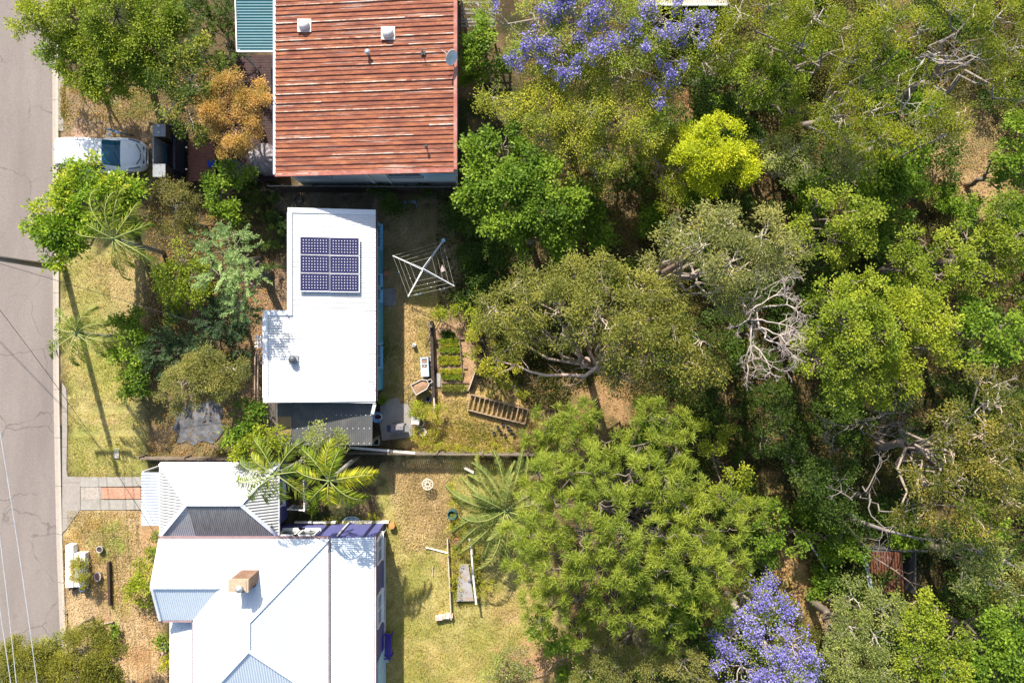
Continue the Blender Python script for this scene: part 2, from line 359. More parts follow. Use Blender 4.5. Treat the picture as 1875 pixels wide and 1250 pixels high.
struct(strip('footpath', mat('kerb_strip', (0.31, 0.275, 0.235), 0.9, var=0.16, scale=5, dirt=(0.30, 0.25, 0.17), bump=0.3), 13.5, 23, -0.3, 0.022, ys=[130, 180, 240]))
def slab(name, poly, m, z1=0.03, z0=-0.2, z=0.0, parent=None):
    mb = MB(); mb.prism([W(x, y, z) for x, y in reversed(poly)], z0, z1); return obj(name, mb, m, parent)
def dilate(P): return P
struct(slab('driveway_apron', [(114.5, 700), (122, 712), (123.5, 740), (124, 790), (122.5, 860), (125, 872), (147.5, 872.5), (147.5, 932), (122, 968), (115, 975)], mat('apron_concrete', (0.32, 0.285, 0.25), 0.9, var=0.15, scale=8, stripe=('Y', 1.9, 0.012), dirt=(0.30, 0.25, 0.2), bump=0.3), 0.045))
for a in ([(147.9, 872.8), (224.5, 872.8), (224.5, 890), (147.9, 890.5)], [(225, 872.8), (262, 873), (262, 889), (225, 890)], [(148.5, 914.5), (226, 914.5), (226, 932.5), (148.5, 933)], [(226.5, 914.5), (268, 914), (268, 932), (226.5, 932.5)]):
    struct(slab('driveway_strip', a, concrete, 0.05))
struct(slab('brick_paving', [(186, 892), (258, 892), (258, 912.5), (186, 912.5)], mat('red_pavers', (0.50, 0.26, 0.17), 0.9, var=0.3, scale=7, stripe=('Y', 0.11, 0.12), dirt=(0.45, 0.36, 0.26), damt=0.6), 0.035))
struct(slab('gravel_patch', [(148.2, 891), (185.5, 891), (185.5, 914), (148.2, 914)], mat('gravel', (0.38, 0.33, 0.28), 0.95, var=0.4, scale=14, bump=0.5), 0.03))
struct(slab('driveway', [(318, 752), (326, 742), (338, 746), (350, 736), (366, 741), (384, 733), (402, 738), (410, 752), (404, 768), (412, 786), (402, 800), (390, 812), (372, 806), (356, 815), (340, 808), (324, 812), (328, 796), (316, 784), (324, 768)], mat('blue_grey_concrete', (0.10, 0.105, 0.115), 0.8, var=0.45, scale=2.5, dirt=(0.26, 0.25, 0.26), damt=0.8, bump=0.4), 0.05))  # dark blue-grey slab with a ragged outline
struct(slab('patio', [(697, 735), (728, 727), (733, 738), (747, 740), (757, 760), (755, 800), (700, 806), (695, 770)], mat('patio_concrete', (0.31, 0.285, 0.265), 0.85, var=0.15, scale=6, dirt=(0.28, 0.24, 0.19), damt=0.6, bump=0.3), 0.055))
struct(slab('side_path', [(699, 528), (725, 528), (725, 560), (699, 560)], concrete_dark, 0.06))

# ------------------------------------------------------------------ corrugated sheets on any convex polygon
def sheet(mb, poly, flow, pitch=0.11, amp=0.012, prof=None, mi=0):
    """poly: 3D corners in one plane; flow: direction the ribs run"""
    P = [Vector(p) for p in poly]; nrm = (P[1]-P[0]).cross(P[2]-P[0]); 
    if nrm.length < 1e-6: nrm = (P[2]-P[1]).cross(P[3]-P[1])
    nrm.normalize()
    if nrm.z < 0: nrm = -nrm
    fl = Vector(flow); fl = (fl-nrm*fl.dot(nrm)).normalized(); ac = nrm.cross(fl)
    O = P[0]; uv = [((p-O).dot(ac), (p-O).dot(fl)) for p in P]
    u0 = min(u for u, v in uv); u1 = max(u for u, v in uv)
    prof = prof or [(0, 0), (0.25, 1), (0.5, 0), (0.75, -1)]
    us = []; k = math.floor(u0/pitch)
    while k*pitch < u1+pitch:
        for t, h in prof:
            u = (k+t)*pitch
            if u0+1e-4 < u < u1-1e-4: us.append((u, h*amp))
        k += 1
    us = [(u0+1e-4, 0)]+us+[(u1-1e-4, 0)]
    rows = []
    for u, h in us:
        vs = []
        for i in range(len(uv)):
            (a, b), (c, d) = uv[i], uv[(i+1) % len(uv)]
            if (a-u)*(c-u) <= 0 and abs(a-c) > 1e-9: vs.append(b+(d-b)*(u-a)/(c-a))
        if len(vs) >= 2: rows.append((u, h, min(vs), max(vs)))
    o = len(mb.v)
    for u, h, a, b in rows:
        for v in (a, b): mb.v.append(tuple(O+ac*u+fl*v+nrm*h))
    for i in range(len(rows)-1):
        mb.f.append((o+2*i, o+2*i+1, o+2*i+3, o+2*i+2)); mb.m.append(mi)
    return mb
def window(parent, c, width, height, axis, frame_m=white, name='window', d=0.09, mull=1):
    """axis: outward normal 'E','N','S','W'; c centre on the wall face"""
    c = Vector(c); out = {'E': Vector((1, 0, 0)), 'W': Vector((-1, 0, 0)), 'N': Vector((0, 1, 0)), 'S': Vector((0, -1, 0))}[axis]; al = Vector((-out.y, out.x, 0))
    def bx(mb, cc, la, lo, lz):
        s = (lo, la, lz) if axis in 'EW' else (la, lo, lz); mb.box(cc, s)
    f = MB(); t = 0.08
    for s in (-1, 1):
        bx(f, c+al*s*(width/2)+out*0.03, t, d, height+t); bx(f, c+Vector((0, 0, s*height/2))+out*0.03, width-t-.004, d, t)
    bx(f, c+Vector((0, 0, -height/2-0.06))+out*0.07, width+0.2, 0.16, 0.04)
    for k in range(mull): bx(f, c+al*(width*((k+1)/(mull+1)-0.5))+out*0.025, 0.045, d*0.7, height-t-.004)
    fo = obj(name, f, frame_m, parent)
    g = MB(); bx(g, c+out*0.005, width-t-.01, 0.02, height-t-.01); obj('pane', g, glass, fo)
    return fo

# ------------------------------------------------------------------ the white L-roofed house
def main_house():
    xw = W(482, 650, 3.75).x; xe = W(688, 650, 2.95).x
    rz = lambda x, y: 3.75-(x-xw)*(0.80/(xe-xw))
    q = lambda px, py: PL(px, py, rz)
    A = q(527, 381); B = q(688, 384); Cc = q(687, 738); D = q(482, 736); E = q(483, 570); F = q(527, 569)
    t = thing('white_roofed_house', 'pale blue weatherboard house under the white L shaped metal roof with solar panels', 'house', (A.x, D.y, 0))
    mb = MB(); G = Vector((F.x, Cc.y, rz(F.x, 0)))
    Bm = Vector((B.x, F.y, rz(B.x, 0)))
    Dn = Vector((D.x, F.y, rz(D.x, 0)))
    sheet(mb, [A, B, Vector((B.x, F.y, B.z)), Vector((F.x, F.y, A.z))], (1, 0, 0), 0.125, 0.013)
    sheet(mb, [Dn, Bm, Vector((B.x, Cc.y, B.z)), D], (1, 0, 0), 0.125, 0.013)
    rm = mat('white_corrugated', (0.72, 0.715, 0.70), 0.45, var=0.04, scale=1.2, dirt=(0.44, 0.42, 0.39), damt=0.45, dscale=0.9, stretch=(0.35, 1, 1))
    roof = obj('roof', mb, rm, t)
    wl = MB(); ins = 0.32
    ie = .12; pts = [(A.x+ins, A.y-ins), (A.x+ins, F.y-ins), (D.x+ins, F.y-ins), (D.x+ins, D.y+ins+.1), (B.x-ie, D.y+ins+.1), (B.x-ie, A.y-ins)]
    wl.prism(pts, 0, [rz(p[0], 0)-0.10 for p in pts])
    wall = obj('wall', wl, mat('pale_blue_boards', (0.10, 0.38, 0.58), 0.6, var=0.08, scale=2, stripe=('Z', 0.15, 0.1), sdark=0.35, dirt=(0.12, 0.28, 0.42), damt=0.3), t)
    fa = MB(); up = Vector((0, 0, 0.02))
    for a, b, off in ((A, Vector((B.x, A.y, B.z)), (0, -.1)), (Vector((D.x, D.y, D.z)), Vector((B.x, D.y, B.z)), (0, .1))):
        fa.beam(a+Vector((0, off[1], 0.02)), b+Vector((0, off[1], 0.02)), 0.24, 0.06)
    fa.beam(A+Vector((.1, -.22, 0.024)), Vector((A.x+.1, F.y+.0, A.z+.02)), 0.24, 0.06)
    fa.beam(Vector((D.x+.1, F.y-.22, D.z+.02)), Vector((D.x+.1, D.y+.22, D.z+.02)), 0.24, 0.06)
    fa.beam(Vector((D.x, F.y-.1, D.z+.024)), Vector((A.x+.218, F.y-.1, A.z+.024)), 0.24, 0.06)
    obj('barge_capping', fa, mat('white_capping', (0.83, 0.83, 0.82), 0.4, var=0.03), roof)
    ft = MB(); zf = 0.10
    def fas(a, b): ft.beam(Vector(a)-Vector((0, 0, zf)), Vector(b)-Vector((0, 0, zf)), 0.03, 0.17)
    fas(A, (B.x, A.y, B.z)); fas(A, (A.x, F.y, A.z)); fas((D.x, F.y, D.z), (A.x, F.y, A.z)); fas((D.x, F.y, D.z), D); fas(D, (B.x, D.y, B.z))
    obj('fascia', ft, mat('fascia_plum', (0.23, 0.13, 0.13), 0.6), roof)
    gu = MB(); gx = B.x+0.07
    gu.box((gx, (A.y+D.y)/2, B.z-0.09), (0.015, A.y-D.y, 0.12)); gu.box((gx-0.11, (A.y+D.y)/2, B.z-0.10), (0.015, A.y-D.y, 0.10)); gu.box((gx-0.055, (A.y+D.y)/2, B.z-0.155), (0.125, A.y-D.y, 0.012))
    obj('gutter', gu, mat('gutter_plum', (0.16, 0.09, 0.10), 0.5), roof)
    wx = B.x-ie
    for y0, ww, nm in ((W(0, 518).y, 0.62, 0), (W(0, 543).y, 0.62, 0), (W(0, 440).y, 1.2, 1), (W(0, 650).y, 1.2, 1)):
        window(t, (wx, y0, 1.65), ww, 1.0, 'E', mat('pale_trim', (0.22, 0.48, 0.66), 0.5), mull=nm)
    for py in (450, 520): window(t, (A.x+ins, W(0, py, 0).y, 1.9), 1.4, 1.1, 'W')
    window(t, (D.x+ins, W(0, 690, 0).y, 1.9), 1.6, 1.1, 'W'); window(t, ((A.x+B.x)/2, A.y-ins, 1.8), 1.6, 1.1, 'N'); window(t, (W(560, 0).x, D.y+ins+.1, 1.7), 1.5, 1.0, 'S')
    # whirlybird vent
    p = q(538, 658); v = MB(); v.box(p+Vector((0, 0, .03)), (0.46, 0.44, 0.05)); vb = obj('vent', v, greymetal, roof, org=p)
    v = MB(); v.lathe(p+Vector((0, 0, .05)), [(0.12, 0), (0.12, .08), (0.17, .12), (0.20, .2), (0.17, .29), (0.06, .34)], 18); obj('vent_cowl', v, mat('cowl_grey', (0.10, 0.11, 0.13), 0.5, 0.3), vb, smooth=True)
    # service bracket with insulators on the west wall
    p = W(474, 625, 3.5); v = MB(); v.beam((D.x+.1, p.y+.25, 3.45), (p.x, p.y+.25, 3.62), .05, .05); v.beam((D.x+.1, p.y-.25, 3.45), (p.x, p.y-.25, 3.62), .05, .05)
    v.box((p.x, p.y, 3.66), (.07, .62, .07)); v.box((p.x+.14, p.y, 3.64), (.05, .5, .05)); br = obj('service_bracket', v, white, t)
    for k in range(4):
        v = MB(); v.lathe((p.x-.08, p.y+(k-1.5)*.17, 3.66), [(.02, 0), (.05, .02), (.045, .05), (.055, .07), (.03, .12)], 10); obj('insulator', v, mat('porcelain', (.7, .7, .7), .2), br)
    # pipes running down the west side
    for k, (xx, cc) in enumerate(((467, 'a'), (472.5, 'b'))):
        v = MB(); a = W(xx+4, 640, 2.6); b = W(xx, 655, 2.5); c = W(xx-1, 732, 2.5)
        v.tube([a, b, c], .035, 6); obj('pipe', v, mat('conduit', (.45, .33, .25), .6), t)
    # corner rainwater head
    p = W(685, 748, 2.9); v = MB(); v.beam(W(686, 740, 2.9), W(682, 757, 2.75), .16, .1); obj('downpipe', v, white_roof, t)
    # aerial
    p = q(683, 698); v = MB(); v.tube([p, p+Vector((0, 0, 1.1))], .015, 5)
    for k in range(4): v.tube([p+Vector((-.2+.12*k, -.28+.04*k, 1.05)), p+Vector((-.2+.12*k, .28-.04*k, 1.05))], .008, 4)
    v.tube([p+Vector((-.25, 0, 1.05)), p+Vector((.25, 0, 1.05))], .01, 4); obj('aerial', v, greymetal, roof)
    # attached carport, ribs running down the page
    cz = lambda x, y: 2.55+(y-D.y)*0.03
    c = [PL(505, 738, cz), PL(682, 738, cz), PL(682, 815, cz), PL(505, 815, cz)]
    c[0].y = c[1].y = D.y+.12; mb = MB(); sheet(mb, c, (0, 1, 0), 0.10, 0.012)
    cr = obj('carport_roof', mb, mat('grey_corrugated', (0.105, 0.108, 0.112), 0.55, 0.1, var=0.14, scale=1.5, dirt=(0.21, 0.19, 0.17), damt=0.5), t)
    mb = MB(); s4 = [PL(507, 762, cz), PL(534, 762, cz), PL(534, 783, cz), PL(507, 783, cz)]; sheet(mb, [p+Vector((0, 0, .03)) for p in s4], (0, 1, 0), 0.10, 0.012)
    s4 = [PL(509, 785, cz), PL(534, 785, cz), PL(534, 796, cz), PL(509, 796, cz)]; sheet(mb, [p+Vector((0, 0, .034)) for p in s4], (0, 1, 0), 0.10, 0.012)
    obj('skylight_sheet', mb, mat('brown_fibreglass', (0.30, 0.21, 0.11), 0.5, var=0.2), cr)
    mb = MB()
    for ry in (759.5, 784, 811.5):
        for k in range(17 if ry > 760 else 8):
            px = 677-k*10.2 if ry > 760 else 679-k*9
            p = PL(px, ry, cz)+Vector((0, 0, .014)); mb.box(p, (.035, .035, .02))
    obj('roof_screws', mb, white_roof, cr)
    mb = MB(); c = [PL(473, 738, cz), PL(503, 738, cz), PL(503, 790, cz), PL(473, 790, cz)]; c = [p-Vector((0, 0, .12)) for p in c]; sheet(mb, c, (0, 1, 0), 0.19, 0.018)
    obj('lean_to_roof', mb, mat('brown_sheet', (0.14, 0.115, 0.10), 0.7, var=0.25, scale=2, dirt=(.22, .19, .16)), t)
    for px in (508, 595, 679):
        mb = MB(); p = W(px, 812, 2.5); mb.box((p.x, p.y+.08, 1.22), (.1, .1, 2.44)); obj('post', mb, timber, t)
    mb = MB(); a = W(508, 812, 2.45); b = W(680, 812, 2.45); mb.beam((a.x, a.y+.08, 2.40), (b.x, b.y+.08, 2.40), .07, .14); obj('carport_beam', mb, timber, t)
    # solar panels: each its own thing resting on the roof
    rowl = ['top', 'middle', 'bottom']; coll = ['left', 'right']
    fr_m = mat('panel_frame', (.80, .80, .80), .35, .2, var=.02); ce_m = mat('solar_cells', (0.030, 0.028, 0.085), 0.18, var=0.12, spec=.6)
    first = None; th = math.atan(0.80/(xe-xw)); R = Matrix.Rotation(th, 3, 'Y')
    for r in range(3):
        for cc in range(2):
            cx = 576.5+cc*54.5; cy = 450.3+r*33.2+cc*1.2; lift = 0.16; p = PL(cx, cy, lambda x, y: rz(x, y)+lift)
            lab = '%s %s panel of the six dark blue solar panels on the white roof' % (rowl[r], coll[cc])
            if first is None:
                t1 = thing('solar_panel', lab, 'solar panel', p, 'solar panels on the white roof'); first = t1
                wv, hv = 1.46, .885
                def bxl(mb, cx_, cy_, cz_, sx_, sy_, sz_): mb.box(Vector(p)+R @ Vector((cx_, cy_, cz_)), (sx_, sy_, sz_), M=R)
                f = MB(); bxl(f, 0, hv/2, 0, wv, .045, .05); bxl(f, 0, -hv/2, 0, wv, .045, .05); bxl(f, wv/2-.02, 0, 0, .045, hv-.05, .05); bxl(f, -wv/2+.02, 0, 0, .045, hv-.05, .05); obj('frame', f, fr_m, t1)
                f = MB(); bxl(f, 0, 0, .006, wv-.09, hv-.05, .02); ce = obj('cells', f, ce_m, t1)
                f = MB()
                for i in range(9):
                    for j in range(5):
                        x = (i-4)*(wv-.09)/10; y = (j-2)*(hv-.05)/6; dd = .026
                        f.add([Vector(p)+R @ Vector((x+a, y+b, .0185)) for a, b in ((-dd, 0), (0, -dd), (dd, 0), (0, dd))], [(0, 1, 2, 3)])
                obj('cell_gap', f, white_roof, ce)
                for s in (-1, 1):
                    for s2 in (-1, 1): f = MB(); bxl(f, s*.6, s2*.35, -.09, .04, .04, .15); obj('mounting_foot', f, greymetal, t1)
            else:
                c2 = copy_tree(first); c2.location = p; c2['label'] = lab
main_house()

# ------------------------------------------------------------------ the rusty-roofed house
def rust():
    m = bpy.data.materials.new('rusty_paint'); T, N, L = nt(m); b = N['Principled BSDF']; b.inputs['Roughness'].default_value = 0.75; b.inputs['Specular IOR Level'].default_value = .25
    f = noise(N, L, 2.2, 6, 0.7, stretch=(0.45, 2.0, 1)); c = ramp(N, L, f, [(0.30, (0.16, 0.055, 0.036)), (0.48, (0.25, 0.086, 0.05)), (0.60, (0.35, 0.13, 0.062)), (0.72, (0.45, 0.21, 0.11))])
    f3 = noise(N, L, 14, 4, 0.7, stretch=(0.3, 2.0, 1)); c = mixc(N, L, 1, c, ramp(N, L, f3, [(0.3, (.7,)*3), (.7, (1.25,)*3)]), 'MULTIPLY')
    f2 = noise(N, L, 1.5, 8, 0.75, stretch=(0.22, 4.0, 1)); c = mixc(N, L, ramp(N, L, f2, [(0.565, (0, 0, 0)), (0.64, (0.65,)*3)]), c, (0.50, 0.41, 0.35))
    L.new(c, b.inputs['Base Color']); return m
def rust_house():
    xw = W(504, 150, 4.35).x; xe = W(834, 150, 5.3).x
    rz = lambda x, y: 4.35+(x-xw)*(0.95/(xe-xw)); q = lambda px, py: PL(px, py, rz)
    S_ = q(600, 317).y; N_ = W(600, -110, 4.8).y
    t = thing('rusty_roofed_house', 'pale house under a big ribbed metal roof streaked with orange rust and white paint', 'house', (xw, S_, 0))
    rm = rust(); mb = MB()
    A = Vector((xw, N_, rz(xw, 0))); B = Vector((xe, N_, rz(xe, 0))); Cc = Vector((xe, S_, rz(xe, 0))); D = Vector((xw, S_, rz(xw, 0)))
    sheet(mb, [A, B, Cc, D], (1, 0, 0), 0.425, 0.05, prof=[(0, 0), (0.03, 1), (0.11, 1), (0.14, 0), (.5, 0), (.52, .5), (.57, .5), (.59, 0)])
    roof = obj('roof', mb, rm, t)
    # worn white paint left on the rib crests: a strip lying on each rib, broken up
    mb = MB(); r = random.Random(3); k = 0; nrm = Vector((-(0.95/(xe-xw)), 0, 1)).normalized()
    wp = bpy.data.materials.new('flaking_paint'); T, N, L = nt(wp); b = N['Principled BSDF']; b.inputs['Roughness'].default_value = .7
    L.new(ramp(N, L, noise(N, L, 3.0, 7, .75, stretch=(.5, 1, 1)), [(.40, (.26, .10, .06)), (.50, (.48, .30, .20)), (.60, (.60, .56, .51))]), b.inputs['Base Color'])
    n_ = int((N_-S_)/.425)
    for k in range(n_+1):
        y = S_+k*.425
        x = xw+.05
        while x < xe-.2:
            l = r.uniform(2.0, 7.0); l = min(l, xe-.05-x)
            if r.random() < .62:
                yo = r.uniform(-.01, .01); wd = r.uniform(.014, .032)
                zc = 0.057
                mb.add([(x, y+.0+yo-wd, rz(x, 0)+zc-0.05*0), (x+l, y+yo-wd*.8, rz(x+l, 0)+zc), (x+l, y+yo+wd*.8, rz(x+l, 0)+zc), (x, y+yo+wd, rz(x, 0)+zc)], [(0, 1, 2, 3)])
            x += l+r.uniform(.0, .8)
    # (strips sit on the rib crests; ribs are offset from the sheet origin)
    obj('rib_paint', mb, wp, roof)
    mb = MB(); mb.beam(A+Vector((-.04, 0, -.04)), D+Vector((-.04, 0, -.04)), .13, .12); obj('gutter', mb, mat('pale_gutter', (.50, .55, .62), .4, .2), roof)
    mb = MB(); mb.beam(B+Vector((.0, 0, .03)), Cc+Vector((.0, 0, .03)), .16, .13); mb.beam(D+Vector((0, -.02, .0)), Cc+Vector((-.08, -.02, .0)), .18, .11); obj('barge_capping', mb, mat('barge_red', (.34, .12, .09), .6, var=.25, dirt=(.5, .4, .36), damt=.5), roof)
    mb = MB(); i = .28; pts = [(xw+i, S_+i), (xe-i, S_+i), (xe-i, N_-i), (xw+i, N_-i)]; mb.prism(pts, 0, [rz(p[0], 0)-.08 for p in pts])
    obj('wall', mb, mat('pale_grey_boards', (.62, .62, .60), .7, var=.06, stripe=('Z', .16, .08), sdark=.3), t)
    for px in (565, 737): window(t, (W(px, 320, 3.9).x, S_+i, 3.35), 1.6, 0.9, 'S', greymetal, mull=1)
    for py in (40, 100, 180): window(t, (xe-i, W(0, py, 4).y, 3.9), 1.5, 1.1, 'E', mull=1)
    mb = MB(); a = Vector((W(805, 318, 4.5).x, S_-.0, 4.3))
    for k in range(22): mb.box((W(778+k*2.6, 0, 3.4).x, S_+.12, 3.2), (.03, .03, 1.2))
    mb.box((W(806, 0, 3.4).x, S_+.12, 3.75), (1.8, .05, .05)); obj('lattice_screen', mb, mat('pale_blue_paint', (.35, .55, .72), .5), t)
    mb = MB()
    for px in (667, 700): mb.tube([(W(px, 0, 4).x, S_+.22, 4.3), (W(px, 0, 4).x, S_+.22, 0.1)], .04, 6)
    obj('downpipe', mb, white, t)
    for px, py, s in ((558, 48, 1), (711, 62, 1)):
        p = q(px, py); v = MB(); v.box(p+Vector((0, 0, .06)), (.66*s, .62*s, .06)); b = obj('skylight', v, mat('pale_flashing', (.70, .60, .53), .6, var=.12), roof, org=p)
        v = MB(); v.lathe(p+Vector((0, 0, .12)), [(.27, 0), (.26, .08), (.22, .16), (.15, .21), (.05, .24)], 18); obj('dome', v, mat('skylight_dome', (.66, .64, .60), .3, var=.1), b, smooth=True)
    p = q(675, 100); v = MB(); v.lathe(p, [(.07, 0), (.07, .28), (.13, .3), (.13, .36), (.05, .42)], 12); obj('flue', v, greymetal, roof)
    p = q(775, 99); v = MB(); v.box(p+Vector((0, 0, .08)), (.22, .16, .06)); v.tube([p, p+Vector((0, 0, .5))], .02, 5); v.tube([p+Vector((-.16, .02, .45)), p+Vector((.2, .02, .5))], .02, 5); obj('mast_stub', v, darkmetal, roof)
    p = q(782, 272); v = MB(); v.tube([p, p+Vector((0, 0, .35))], .03, 6); v.lathe(p+Vector((0, 0, .3)), [(.08, 0), (.09, .05), (.03, .09)], 8); obj('pipe_cap', v, darkmetal, roof)
    p = q(829, 113); v = MB(); v.tube([p, p+Vector((0, 0, .45)), p+Vector((-.1, -.1, .6))], .025, 6)
    M = Matrix.Rotation(math.radians(55), 3, 'Y') @ Matrix.Rotation(.5, 3, 'X')
    n0 = len(v.v); v.lathe((0, 0, 0), [(.02, -.06), (.15, -.04), (.28, .0), (.36, .06), (.35, .07), (.27, .01), (.14, -.03), (.01, -.05)], 20)
    for k in range(n0, len(v.v)): v.v[k] = tuple(M @ Vector(v.v[k])+p+Vector((-.05, 0, .55)))
    v.tube([p+Vector((0, 0, .5)), p+Vector((-.45, .25, .75))], .015, 5); obj('satellite_dish', v, white, roof)
    # teal awning roof at the west side
    az = lambda x, y: 3.4; c = [PL(430, -40, az), PL(502, -40, az), PL(502, 95, az), PL(434, 95, az)]; mb = MB(); sheet(mb, c, (1, 0, 0), .14, .014)
    aw = obj('awning', mb, mat('teal_sheet', (.016, .105, .135), .45, var=.12, scale=2), t)
    mb = MB(); mb.beam(c[0], c[3], .06, .1); mb.beam(c[3], c[2], .06, .1); obj('awning_beam', mb, white, aw)
    mb = MB(); mb.beam(W(443, 96, 3.3), W(466, 118, 2.2), .06, .06); mb.tube([c[3]+Vector((.1, .1, 0)), Vector((c[3].x+.1, c[3].y+.1, 0))], .05, 6); obj('awning_post', mb, greymetal, aw)
    return t
rust_house()

# deck in front of the rusty-roofed house
def deck(name, poly, z, m, label, cat, along='x', pitch=.14):
    ps = [W(x, y, z) for x, y in poly]; x0 = min(p.x for p in ps); x1 = max(p.x for p in ps); y0 = min(p.y for p in ps); y1 = max(p.y for p in ps)
    t = thing(name, label, cat, ((x0+x1)/2, (y0+y1)/2, 0)); mb = MB()
    if along == 'x':
        y = y0
        while y < y1-.02: mb.box(((x0+x1)/2, y+pitch/2, z-.02), (x1-x0, pitch-.014, .035)); y += pitch
    else:
        x = x0
        while x < x1-.02: mb.box((x+pitch/2, (y0+y1)/2, z-.02), (pitch-.014, y1-y0, .035)); x += pitch
    obj('board', mb, m, t).name = 'decking'
    mb = MB()
    for xx in (x0+.06, x1-.06): mb.box((xx, (y0+y1)/2, z-.12), (.08, y1-y0-.02, .15))
    for xx in (x0+.2, (x0+x1)/2, x1-.2):
        for yy in (y0+.2, y1-.2): mb.box((xx, yy, z/2-.1), (.1, .1, max(z-.1, .05)))
    obj('bearer', mb, timber_dark, t); return t
deck('timber_deck', [(400, 100), (506, 100), (506, 332), (400, 332)], .55, mat('dark_decking', (.055, .028, .028), .7, var=.3, scale=4), 'dark red brown timber deck along the west side of the rusty roof', 'deck')
deck('low_deck', [(345, 262), (394, 262), (394, 332), (345, 332)], .35, mat('red_decking', (.20, .085, .065), .75, var=.3, scale=5), 'small reddish brown board platform with a blue mat, beside the orange tree', 'deck', pitch=.13)
def simple(name, label, cat, mb, m, org, group=None, smooth=False):
    o = obj(name, mb, m, None, org=org, smooth=smooth); return tag(o, label, cat, group)
mb = MB(); mb.box(W(387, 300, .37)+Vector((0, 0, .01)), (.36, .36, .02)); simple('mat', 'bright blue square mat lying on the small reddish platform', 'mat', mb, mat('blue_mat', (.01, .04, .38), .7), W(387, 300, .36))
def pavilion():
    t = thing('entry_pavilion', 'dark front entry structure with grey slab piers and a blue panel behind the white car', 'gatehouse', W(292, 276, 0))
    g = mat('grey_render', (.30, .31, .33), .85, var=.2, scale=7, bump=.3)
    for (x0, y0, x1, y1) in ((279.5, 228, 303, 250), (280, 300.5, 303, 324)):
        a = W(x0, y0, 2.1); b = W(x1, y1, 2.1); mb = MB(); mb.box(((a.x+b.x)/2, (a.y+b.y)/2, 1.03), (b.x-a.x-.03, a.y-b.y-.03, 2.06)); p = obj('pier', mb, timber_dark, t)
        mb = MB(); mb.box(((a.x+b.x)/2, (a.y+b.y)/2, 2.09), (b.x-a.x, a.y-b.y, .06)); obj('cap', mb, g, p)
    a = W(279, 251, 2.0); b = W(303, 300, 2.0); mb = MB(); mb.box((a.x+.04, (a.y+b.y)/2, 1.0), (.07, a.y-b.y-.01, 2.0)); obj('front_wall', mb, g, t)
    mb = MB(); c = W(303, 300, .7); mb.box(((a.x+c.x)/2+.08, (a.y+b.y)/2, .66), (c.x-a.x-.1, a.y-b.y-.02, .05)); obj('blue_panel', mb, mat('blue_enamel', (.01, .19, .34), .45, var=.08), t)
    mb = MB(); a = W(303.5, 232, 0); b = W(342, 326, 0)
    mb.box(((a.x+b.x)/2, a.y-.3, .6), (b.x-a.x-.1, .08, 1.2)); mb.box(((a.x+b.x)/2, b.y+.1, .6), (b.x-a.x-.1, .08, 1.2)); mb.box((b.x-.05, (a.y+b.y)/2, .7), (.12, a.y-b.y-.3, 1.4)); mb.box((b.x-.45, (a.y+b.y)/2, .05), (.5, a.y-b.y-.4, .1))
    obj('side_wall', mb, mat('navy_paint', (.02, .025, .045), .6), t)
    mb = MB(); a = W(306, 262, .45); mb.box(W(314, 280, .22), (.5, 1.5, .44)); obj('bench', mb, mat('brown_bench', (.07, .035, .03), .7), t)
    for px, py, z in ((307, 240, 1.3), (307, 312, 1.3), (341, 270, 1.5), (341, 310, 1.5)):
        mb = MB(); mb.lathe(W(px, py, z), [(.02, -.1), (.04, -.06), (.05, 0), (.03, .04)], 10); obj('post_light', mb, white, t)
    for px, py in ((291, 231), (291, 243)):
        mb = MB(); mb.lathe(W(px, py, 2.12), [(.05, 0), (.06, .04), (.03, .1)], 10); obj('finial', mb, white, t)
pavilion()
# dark ground around, shade cloth, covered table
mb = MB(); ps = [(413, 288), (470, 306), (462, 322), (430, 330)]; mb.prism([W(x, y, 1.6) for x, y in reversed(ps)], 1.58, 1.61)
for x, y in ps: p = W(x, y, 1.6); mb.tube([(p.x*.995, p.y*.995, 0), (p.x*.995, p.y*.995, 1.58)], .03, 5)
simple('shade_sail', 'flat dark grey shade cloth stretched between thin posts beside the covered table', 'shade sail', mb, mat('shade_cloth', (.085, .10, .11), .8), W(440, 308, 0))
def covered_table():
    c = W(490, 296, 0.55); mb = MB(); n = 26
    prof = [(.0, 1.30), (.3, 1.28), (.62, 1.18), (.74, .95), (.82, .1)]
    o = len(mb.v)
    for i, (r, z) in enumerate(prof):
        for k in range(n):
            t = 2*math.pi*k/n; rr = r*(1+.07*math.sin(5*t+1)*(i/4)+.06*random.uniform(-1, 1)*(i > 1)); mb.v.append((c.x+rr*math.cos(t), c.y+rr*math.sin(t), c.z+z-.1*(k % 2)*(i > 1)))
    for i in range(4):
        for k in range(n): mb.f.append((o+i*n+k, o+(i+1)*n+k, o+(i+1)*n+(k+1) % n, o+i*n+(k+1) % n)); mb.m.append(0)
    simple('covered_table', 'round outdoor table hidden under a creased mauve grey cover at the roof edge', 'covered table', mb, mat('grey_cover', (.27, .24, .26), .85, var=.1), c)
covered_table()

